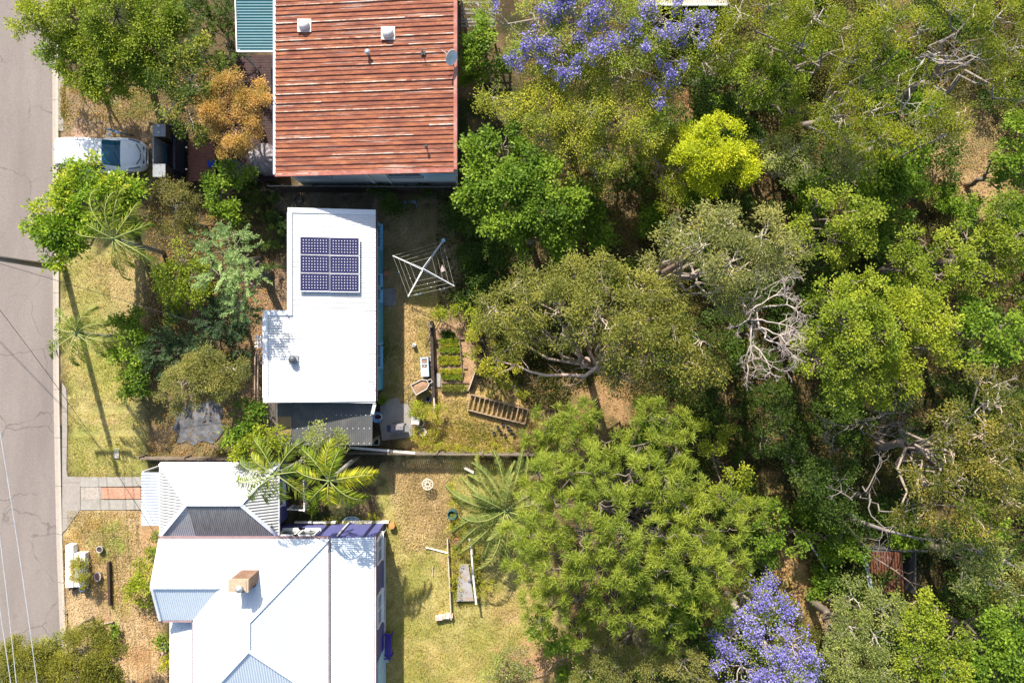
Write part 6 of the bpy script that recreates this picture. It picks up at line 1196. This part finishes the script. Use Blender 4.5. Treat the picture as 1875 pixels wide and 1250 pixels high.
def seat(name, label, cat, px, py, z, m, fm, rz, back=True, w_=.44):
    p = W(px, py, z); t = thing(name, label, cat, (p.x, p.y, 0)); R = Matrix.Rotation(rz, 3, 'Z'); o = Vector((p.x, p.y, 0))
    mb = MB(); mb.box(o+Vector((0, 0, z)), (w_, w_, .04), rz); obj('seat', mb, m, t)
    for a in (-1, 1):
        for b in (-1, 1): mb = MB(); q = o+R @ Vector((a*w_*.42, b*w_*.42, 0)); mb.tube([q+R @ Vector((a*.03, b*.03, 0)), q+Vector((0, 0, z))], .018, 6); obj('leg', mb, fm, t)
    if back: mb = MB(); mb.box(o+R @ Vector((-w_*.55, 0, z+.25)), (.05, w_*.95, .36), rz); obj('backrest', mb, m, t)
seat('small_table', 'small square cream table beside the covered barbecue', 'table', 760.5, 769.5, .7, mat('cream_top', (.58, .53, .47), .7, var=.12), timber, -.08, back=False, w_=.42)
def blue_chair():
    p = W(692, 763, .45); t = thing('garden_chair', 'light blue plastic garden chair with a dark cushion at the carport corner', 'chair', (p.x, p.y, 0)); n = 16; mb = MB(); V = []
    for j, (rr, z) in enumerate(((.10, .40), (.22, .42), (.27, .55), (.29, .78))):
        for k in range(n):
            a = math.radians(60+k*240/(n-1)); V.append((p.x+rr*math.cos(a), p.y+rr*1.0*math.sin(a), z if j < 3 else .62+.18*math.sin(math.pi*k/(n-1))))
    mb.add(V, [(j*n+k, j*n+k+1, (j+1)*n+k+1, (j+1)*n+k) for j in range(3) for k in range(n-1)]); mb.lathe((p.x, p.y, .38), [(.23, 0), (.23, .03)], 18); obj('shell', mb, mat('sky_blue_plastic', (.22, .42, .68), .4), t)
    mb = MB(); mb.lathe((p.x, p.y, .41), [(.15, 0), (.165, .03), (.14, .06)], 16, sx=1.1, sy=.8); obj('cushion', mb, mat('maroon_cushion', (.06, .02, .04), .8), t); mb = MB(); mb.torus((p.x, p.y, .44), .19, .025, 20, 6, sx=1.1, sy=.8); obj('cushion_piping', mb, white, t)
    for a in (30, 150, 210, 330): mb = MB(); q = Vector((math.cos(math.radians(a)), math.sin(math.radians(a)), 0)); mb.tube([Vector((p.x, p.y, .38))+q*.17, Vector((p.x, p.y, 0))+q*.25], .015, 6); obj('leg', mb, greymetal, t)
blue_chair()
def crate(px, py, w_, l_, h, m, label, inner, rz=0):
    p = W(px, py, h); t = thing('crate', label, 'crate', (p.x, p.y, 0)); mb = MB(); R = Matrix.Rotation(rz, 3, 'Z'); o = Vector((p.x, p.y, 0))
    for a, b, sx, sy in ((w_/2, 0, .03, l_), (-w_/2, 0, .03, l_), (0, l_/2, w_-.03, .03), (0, -l_/2, w_-.03, .03)): mb.box(o+R @ Vector((a, b, h/2)), (sx, sy, h), rz)
    obj('side', mb, m, t); mb = MB(); mb.box(o+Vector((0, 0, h*.3)), (w_-.04, l_-.04, .02), rz); obj('base', mb, inner, t)
crate(688.5, 809, .28, .34, .35, mat('mint_plastic', (.48, .58, .50), .5), 'pale green crate at the south east corner of the carport', mat('dark_fill', (.05, .06, .05), .9))
crate(784, 731, .2, .24, .2, mat('navy_plastic', (.03, .05, .12), .5), 'small navy crate in the wheelbarrow shade', black)
crate(150, 1078, .28, .22, .4, mat('blue_box', (.15, .25, .45), .5), 'blue box tucked behind the white front wall', black, .2)
# retaining wall and timber edges
def tb(name, label, cat, a, b, w_, h, m, z=0): mb = MB(); A = W(a[0], a[1], z); B = W(b[0], b[1], z); mb.beam(A+Vector((0, 0, h/2)), B+Vector((0, 0, h/2)), w_, h); return simple(name, label, cat, mb, m, A.lerp(B, .5))
def retaining():
    t = thing('retaining_wall', 'dark timber and rubble retaining wall along the west side of the vegetable rows', 'retaining wall', W(790, 650, 0)); r = random.Random(8); mb = MB(); mb.beam(W(791, 588, .0)+Vector((0, 0, .22)), W(795, 728, 0)+Vector((0, 0, .22)), .16, .44); obj('sleeper', mb, timber_dark, t)
    mb = MB(); y = 590
    while y < 716: x = 787.5+(y-590)*.03; p = W(x, y, .2); s = r.uniform(.07, .12); mb.lathe((p.x, p.y, .0), [(s, 0), (s*1.1, .12), (s*.8, .2+r.random()*.1), (s*.2, .30)], 6, sx=r.uniform(.7, 1.1)); y += r.uniform(5, 10)
    obj('stones', mb, mat('grey_stone', (.34, .32, .31), .9, var=.3), t)
retaining()
tb('post', 'tall weathered post at the vine end of the retaining wall', 'post', (789, 592), (792, 600), .14, .9, timber)
tb('timber_edging', 'short pale timber rail standing at the lower end of the retaining wall', 'edging', (796, 727), (797.5, 748), .06, .5, mat('pale_rail', (.62, .58, .52), .7))
tb('timber_board', 'leaning pale board at the south east end of the vegetable rows', 'board', (859, 712), (874, 670), .05, .5, mat('tan_board', (.50, .42, .33), .8))
tb('path_slab', 'narrow grey board path inside the vegetable garden', 'board', (803, 683), (802, 708), .26, .05, concrete)
tb('timber_edging', 'thin board edging at the foot of the vegetable rows', 'edging', (808, 714), (858, 714), .07, .12, mat('tan_board', (.50, .42, .33), .8))
tb('garden_stake', 'slanting garden stake along the east side of the vegetable rows', 'stake', (842, 622), (847, 690), .03, .25, timber)
def seedbed():
    t = thing('ladder_frame', 'long ladder like timber frame of eleven bays lying on the dry slope', 'garden frame', W(912, 748, 0)); z = .3; A, B, C, D = W(862, 722, z), W(967, 750, z), W(960.5, 776, z), W(856, 750, z); m = mat('frame_timber', (.34, .24, .155), .85, var=.25, scale=6)
    mb = MB(); mb.beam(A-Vector((0, 0, .13)), B-Vector((0, 0, .13)), .06, .26); mb.beam(D-Vector((0, 0, .13)), C-Vector((0, 0, .13)), .06, .26); obj('rail', mb, m, t)
    for k in range(13):
        f = k/12; p = A.lerp(B, f); q = D.lerp(C, f); d = (q-p).normalized()*.03; mb = MB(); mb.beam(p+d-Vector((0, 0, .07)), q-d-Vector((0, 0, .07)), .05, .11); obj('rung', mb, m, t)
seedbed()
def rows():
    ys = [(612, 808, 832, 'shade'), (624, 806, 836, 'round'), (631, 810, 838, 'weed'), (641, 806, 842, 'round'), (656, 803, 842, 'weed'), (664, 805, 842, 'weed'), (680, 808, 846, 'weed'), (690, 812, 845, 'round'), (711, 812, 850, 'olive')]
    nm = ['shaded seedling row at the top of the vegetable garden', 'second row of greens, half shaded, from the vine', 'bright lettuce row just below the half shaded greens', 'dull low row in the middle of the vegetable garden', 'upper of the two adjoining yellow green rows', 'lower of the two adjoining yellow green rows', 'brightest green row beside the narrow board path', 'thin sparse row below the brightest green row', 'ragged last row against the bottom edging']
    for (y, xa, xb, st), lb in zip(ys, nm):
        n = int((xb-xa)/3.6); plant('vegetable_row', lb, 'vegetables', st, [(xa+(i+.5)*(xb-xa)/n, y+((i*7) % 3-1)*.6, 3.0 if st == 'weed' else 2.2, .18) for i in range(n)], trunk=False, group='vegetable rows', kinds=('leaves', 'stem'), dm=1.6)
    for k, y in enumerate((618, 648, 672, 698)): p = W(825+k*3, y, 0); mb = MB(); mb.prism([(p.x-.75, p.y-.10), (p.x+.75, p.y-.08), (p.x+.7, p.y+.10), (p.x-.7, p.y+.09)], -.05, .09); struct(obj('soil_ridge', mb, mat('ridge_soil', (.30, .19, .125), .95, var=.35, scale=9), None, p))
rows()
for k, (x, y) in enumerate([(912, 781), (921, 776), (905, 792), (917, 790), (925, 796), (935, 788), (941, 795), (930, 782)]):
    p = W(x, y, .0); mb = MB(); mb.lathe(p, [(.07, 0), (.09, .17), (.075, .16), (.06, .12)], 10); tag(obj('seedling_pot', mb, mat('black_pot', (.035, .03, .035), .6), None, p), 'small black seedling pot on the dry slope below the ladder like frame', 'pot', 'black seedling pots on the slope')
for lb, bl, st in (('orange tinted yellow bush at the end of the patio, left of a greener twin', [(765, 745, 12, .9), (757, 754, 9, .7), (775, 750, 11, .8), (768, 758, 9, .7)], 'lime'), ('fresh green bush beside the orange tinted yellow bush', [(797, 755, 12, .9), (808, 750, 10, .8), (790, 765, 10, .8), (803, 765, 11, .7)], 'weed'), ('yellow green weed clump around the white rimmed planter', [(762, 792, 10, .5), (770, 803, 12, .5), (785, 805, 12, .5), (795, 790, 9, .4)], 'weed'), ('strip of bright weeds along the south fence', [(790, 821, 10, .5), (808, 822, 10, .5), (825, 823, 10, .4), (845, 821, 10, .5), (865, 822, 9, .4), (885, 824, 10, .5), (905, 820, 9, .4), (925, 823, 10, .5)], 'weed'), ('leafy green plant in the shade of the blue wall', [(706, 632, 10, .8), (712, 645, 9, .7), (703, 655, 8, .6)], 'fern'), ('dark low plant at the blue wall near the patio', [(699, 730, 7, .5), (704, 735, 6, .4)], 'broad'), ('weeds round the garden edging under the green barrel', [(833, 955, 12, .5), (826, 970, 10, .5), (845, 965, 10, .6), (832, 1010, 12, .4), (836, 1030, 10, .4), (833, 1060, 9, .4), (835, 1085, 10, .5), (832, 905, 8, .6), (829, 890, 8, .7), (831, 920, 8, .5)], 'weed'), ('bright weeds east of the white rail', [(872, 1045, 10, .6), (877, 1075, 12, .6), (874, 1025, 8, .5), (885, 1088, 10, .4), (893, 1070, 9, .4)], 'weed'), ('lush weeds along the north wall of the purple house', [(680, 955, 12, .4), (662, 960, 9, .3), (630, 962, 10, .3), (600, 955, 8, .3)], 'weed'), ('bushy plant in front of the balustrade', [(572, 925, 10, .8), (580, 915, 9, .7), (565, 905, 9, .8), (575, 935, 8, .5)], 'broad')):
    plant('garden_plant', lb, 'plant', st, bl, trunk=False, kinds=('leaves', 'stem'), dm=1.3)
def wheel_table():
    z = .55; c = W(783, 886.5, z); t = thing('round_table', 'round white spoked cast iron table casting its wheel pattern on the mulch', 'table', (c.x, c.y, 0)); mb = MB(); mb.torus(c, .28, .025, 28, 6); mb.torus(c, .11, .025, 20, 6)
    for k in range(10): a = k*math.pi/5; mb.beam(c+Vector((.12*math.cos(a), .12*math.sin(a), 0)), c+Vector((.27*math.cos(a), .27*math.sin(a), 0)), .03, .02)
    obj('tabletop', mb, mat('cream_iron', (.66, .62, .50), .5), t)
    for k in range(3): a = k*2.1+.4; mb = MB(); mb.tube([c+Vector((.1*math.cos(a), .1*math.sin(a), 0)), Vector((c.x+.08*math.cos(a), c.y+.08*math.sin(a), .3)), Vector((c.x+.24*math.cos(a), c.y+.24*math.sin(a), 0))], .015, 6); obj('leg', mb, mat('cream_iron', (.66, .62, .50), .5), t)
wheel_table()
lath('barrel', 829, 938, 0, [(.22, 0), (.25, .3), (.24, .5), (.26, .53), (.26, .56), (.21, .56), (.20, .4)], mat('green_barrel', (.05, .13, .14), .5), 'dark green barrel half hidden under the date palm fronds', 'barrel', inner=(.20, .42, mat('barrel_weeds', (.05, .08, .03), .9)))
mb = MB(); mb.tube([W(859.5, 985, .75), W(863, 1005, .75), W(867, 1060, .75), W(872, 1106, .8)], .055, 8); 
for x, y in ((862, 992), (868, 1062), (872, 1100)): p = W(x, y, .7); mb.tube([(p.x, p.y, 0), (p.x, p.y, .7)], .04, 6)
simple('white_rail', 'long white painted rail standing beside the grey slab', 'rail', mb, mat('rail_white', (.75, .72, .70), .5), W(866, 1045, 0))
mb = MB(); r_ = random.Random(3)
mb.prism([W(x, y) for x, y in reversed([(842, 1032), (858, 1032), (868, 1097), (836, 1098)])], .0, .22); simple('concrete_slab', 'grey concrete slab overgrown with dry weeds beside the white rail', 'slab', mb, mat('slab_grey', (.34, .33, .34), .85, var=.15, dirt=(.30, .20, .10), damt=.95, dscale=2.6), W(852, 1065, 0))
tb('timber_edging', 'long thin timber edging between the lawn and the date palm bed', 'edging', (820, 985), (827, 1130), .06, .35, mat('tan_board', (.50, .42, .33), .8))
tb('plank', 'white plank lying across the mulch to the long timber edging', 'plank', (780, 1001), (821, 1012), .07, .06, white)
tb('stick', 'thin pale stick standing in the grass left of the timber edging', 'stick', (792, 1037), (793, 1053), .03, .1, mat('tan_board', (.50, .42, .33), .8))
def blocks():
    t = thing('stone_block_row', 'short row of pale pinkish stone blocks at the end of the timber edging', 'stone blocks', W(814, 1130, 0)); r = random.Random(5)
    for k in range(5): p = W(800+k*6.5, 1132-k*1.2, .3); mb = MB(); mb.box((p.x, p.y, .16), (.18, .17+r.random()*.06, .30+r.random()*.05), r.uniform(-.15, .15)); obj('block', mb, mat('pink_stone%d' % (k % 2), (.60, .42+.1*(k % 2), .34+.14*(k % 2)), .85, var=.2), t)
blocks()
def bench():
    t = thing('garden_bench', 'royal purple slatted bench against the east wall of the purple house', 'bench', W(711, 1181, 0)); m = mat('royal_purple', (.06, .03, .32), .5, var=.15); c = W(711, 1181, .45); l_ = 1.22
    mb = MB(); [mb.box((c.x-.14+k*.09, c.y, .45), (.07, l_, .03)) for k in range(4)]; obj('seat', mb, m, t)
    mb = MB(); [mb.box((c.x-.24, c.y, .58+k*.12), (.03, l_, .08)) for k in range(3)]; obj('backrest', mb, m, t)
    for s in (-1, 1):
        mb = MB(); mb.box((c.x-.02, c.y+s*(l_/2+.02), .64), (.42, .06, .04)); obj('armrest', mb, m, t)
        for a in (-.2, .17): mb = MB(); mb.box((c.x+a, c.y+s*(l_/2-.04), .21), (.05, .05, .42)); obj('leg', mb, m, t)
bench()
lath('white_pot', 709, 1207, 0, [(.07, 0), (.09, .2), (.06, .22), (.05, .1)], white, 'small white pot just south of the purple bench', 'pot')
# front yard of the purple house
def front_wall():
    t = thing('front_wall', 'white painted masonry front wall with a return, half covered by the croton', 'wall', W(132, 1038, 0)); mb = MB(); z = .45
    a = W(119.5, 998, z); b = W(134, 1075, z); mb.box(((a.x+b.x)/2, (a.y+b.y)/2, z/2), (b.x-a.x, a.y-b.y, z)); o = obj('wall_block', mb, mat('white_render', (.74, .73, .72), .7, var=.04, scale=8), t)
    mb = MB(); a = W(134.5, 1013, z); b = W(156, 1074, z-.05); mb.box(((a.x+b.x)/2, (a.y+b.y)/2, (z-.05)/2), (b.x-a.x-.01, a.y-b.y, z-.05)); obj('planter_box', mb, mat('white_render', (.74, .73, .72), .7), t)
    for x, y in ((126, 1079), (132, 1080)): mb = MB(); p = W(x, y, .3); mb.box((p.x, p.y, .18), (.09, .12, .36)); obj('support', mb, timber, t)
front_wall()
tb('timber_sleeper', 'dark timber sleeper on edge east of the oval white pot', 'sleeper', (203, 1026), (205, 1105), .12, .28, timber_dark)
tb('timber_sleeper', 'dark thin sleeper near the bottom left olive tree', 'sleeper', (209, 1137), (214, 1200), .09, .25, timber_dark)
tb('log', 'bleached crooked log on the mulch above the bottom left olive tree', 'log', (155, 1148), (208, 1137), .05, .08, mat('bleached_log', (.45, .38, .30), .85))
def stones(label, spots, m, s=.13):
    r = random.Random(len(spots)*3)
    for k, (x, y) in enumerate(spots):
        p = W(x, y, 0); mb = MB(); q = s*r.uniform(.7, 1.2); mb.lathe(p, [(q, 0), (q*1.05, q*.5), (q*.7, q*.95), (q*.15, q*1.05)], 7, sx=r.uniform(.8, 1.2), sy=r.uniform(.7, 1.1)); tag(obj('stone', mb, m, None, p), label, 'stone', label+' group')
stones('pinkish garden stone beside the white verandah roof', [(300, 1208), (306, 1212), (312, 1210), (298, 1216), (309, 1218), (304, 1204), (302, 1195)], mat('pinkish_rock', (.50, .33, .26), .85, var=.2))
stones('brown brick lump on the ochre mulch beside the timber sleeper', [(194, 1085), (197, 1080), (193, 1091), (198, 1088)], mat('brown_lump', (.40, .22, .12), .85), .09)
stones('grey stone at the foot of the verandah', [(303, 1185), (300, 1178)], mat('grey_rock', (.42, .42, .44), .85))
mb = MB(); p = W(213.5, 829, .03); mb.box((p.x, p.y, .03), (.28, .55, .07)); simple('pit_lid', 'small rectangular concrete pit lid on the verge by the cross arm shadow', 'pit lid', mb, mat('lid_concrete', (.50, .46, .40), .8, var=.1), p)
mb = MB(); mb.tube([W(1478, 985, .8), W(1505, 1030, .85), W(1530, 1080, .85)], .05, 8); simple('white_pole', 'long white pipe slanting beside the dirt track', 'pipe', mb, mat('pipe_white', (.62, .64, .68), .5), W(1505, 1030, .8))
tb('handrail', 'pale slanting handrail piece at the west side of the date palm', 'rail', (852, 853), (868, 862), .06, .7, mat('pale_rail', (.62, .58, .52), .7))
mb = MB(); c = W(548, 366, 0); mb.torus((c.x, c.y, .12), .22, .05, 20, 8); simple('hose_coil', 'dark coiled hose on the path behind the white roof', 'hose', mb, darkmetal, c)
def trestle():
    t = thing('trestle', 'blue grey timber trestle in the shade under the paling fence', 'trestle', W(750, 372, 0)); c = W(750, 370, .7); m = mat('blue_grey_wood', (.16, .22, .28), .8); mb = MB(); mb.box(c, (.7, .12, .06)); obj('top', mb, m, t)
    for a in (-.3, .3):
        for b in (-.22, .22): mb = MB(); mb.beam(c+Vector((a, 0, 0)), (c.x+a*1.1, c.y+b, 0), .05, .05); obj('leg', mb, m, t)
trestle()

# ------------------------------------------------------------------ scattered cover nobody could count
def scatter(name, label_kind, polys, n, Ln, Wd, m, seed, upright, avoid=(), z=.02, rn_cell=30):
    r = np.random.default_rng(seed); A = []
    for P, wgt in polys:
        xs = [p[0] for p in P]; ys = [p[1] for p in P]; k = int(n*wgt); x = r.uniform(min(xs), max(xs), k); y = r.uniform(min(ys), max(ys), k); m_ = inpoly(x, y, P); 
        for Q in avoid: m_ &= ~inpoly(x, y, Q)
        A.append(np.stack([x[m_], y[m_]], 1))
    A = np.concatenate(A); dn = fbm(A[:, 0], A[:, 1], 14, seed+3, 2); A = A[dn > r.random(len(A))*.9]; N_ = len(A)
    P = np.stack([(A[:, 0]-CX)/PPM, (CY-A[:, 1])/PPM, np.full(N_, z)+r.uniform(0, .05, N_)*(1-upright)], 1); D = rdir(N_, r); D[:, 2] = abs(D[:, 2])*upright*2+upright*.6; D = norm(D); U = rdir(N_, r)
    if not upright: U[:, 2] += 2.5
    rn = .5*fbm(A[:, 0], A[:, 1], rn_cell, seed+9, 3)*1.6-.15+.5*r.random(N_)
    o = leaves(name, P, D, U, Ln*r.uniform(.6, 1.3, N_), Wd*r.uniform(.6, 1.3, N_), rn, m); o['kind'] = 'stuff'; return o
bodies = [[(114, 872), (268, 872), (268, 932), (114, 932)], [(255, 845), (535, 845), (535, 985), (255, 985)], [(275, 985), (700, 960), (710, 1300), (315, 1300), (275, 1080)], [(94, 700), (124, 700), (124, 980), (94, 980)], [(697, 735), (757, 735), (757, 806), (697, 806)]]
grass_m = leafmat('grass_blades', [(.075, .095, .022), (.16, .165, .05), (.25, .21, .10), (.35, .27, .155)], .3)
scatter('lawn_grass', '', [([(110, 470), (262, 440), (262, 872), (124, 872)], .22), ([(700, 845), (960, 845), (990, 1080), (1060, 1260), (700, 1260)], .42), ([(692, 370), (845, 370), (845, 560), (790, 590), (790, 735), (700, 735)], .2), ([(795, 720), (985, 745), (985, 828), (760, 828), (760, 770)], .15), ([(115, 935), (262, 935), (235, 1150), (115, 1020)], .12), ([(108, 160), (285, 160), (285, 345), (108, 345)], .12), ([(112, 150), (120, 150), (120, 240), (112, 240)], .01)], 130000, .11, .022, grass_m, 301, 1.0, bodies+[[(195, 490), (268, 470), (268, 620), (215, 640)], [(122, 743), (262, 739), (262, 755), (122, 758)], [(122, 789), (262, 784), (262, 796), (122, 799)], [(112, 215), (280, 225), (280, 300), (112, 300)]])
chip_m = leafmat('mulch_chips', [(.09, .07, .06), (.19, .15, .12), (.29, .24, .20), (.40, .34, .30)], .05)
scatter('bark_mulch', '', [([(116, 935), (300, 935), (312, 1260), (116, 1260)], .4), ([(700, 845), (828, 845), (828, 1000), (740, 1010)], .3), ([(760, 720), (985, 745), (985, 828), (760, 828)], .15), ([(728, 530), (792, 590), (792, 735), (728, 735)], .08), ([(440, 480), (530, 480), (530, 740), (440, 740)], .08), ([(160, 480), (265, 460), (265, 650)], .1), ([(1690, 150), (1875, 200), (1830, 420), (1690, 370)], .2), ([(1370, 870), (1420, 860), (1450, 1010), (1560, 1190), (1480, 1140)], .15)], 60000, .075, .035, chip_m, 302, 0, bodies)
lit_m = leafmat('leaf_litter_mix', [(.05, .04, .02), (.12, .085, .045), (.22, .14, .07), (.09, .12, .03)], .1)
scatter('leaf_litter', '', [([(960, -20), (1900, -20), (1900, 1270), (1060, 1270), (960, 840)], 1.0), ([(270, 345), (500, 345), (500, 835), (270, 835)], .15), ([(115, 150), (500, 100), (500, 345), (115, 345)], .1)], 110000, .10, .05, lit_m, 303, 0, [])
cov_m = leafmat('ground_cover_leaves', [(.015, .025, .010), (.035, .05, .018), (.07, .085, .03)], .3)  # greens darkened to stand in for shade in the canopy gaps
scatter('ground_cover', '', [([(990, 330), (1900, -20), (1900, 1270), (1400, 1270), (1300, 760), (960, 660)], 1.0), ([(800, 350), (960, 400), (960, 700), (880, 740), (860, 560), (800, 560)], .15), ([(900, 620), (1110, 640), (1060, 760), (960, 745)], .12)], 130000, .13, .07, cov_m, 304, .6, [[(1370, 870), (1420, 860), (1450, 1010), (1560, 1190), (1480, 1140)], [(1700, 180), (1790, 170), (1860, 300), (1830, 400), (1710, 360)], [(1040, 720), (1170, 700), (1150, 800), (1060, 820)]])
scatter('weeds', '', [([(800, 765), (905, 775), (955, 830), (790, 830)], .5), ([(828, 945), (880, 965), (880, 1108), (828, 1108)], .5), ([(700, 945), (700, 965), (600, 965), (600, 945)], .1)], 10000, .11, .045, leafmat('weed_leaves', [(.05, .09, .02), (.13, .16, .03), (.30, .22, .09)], .3), 305, .6, [])
print('leaves', LEAFN)
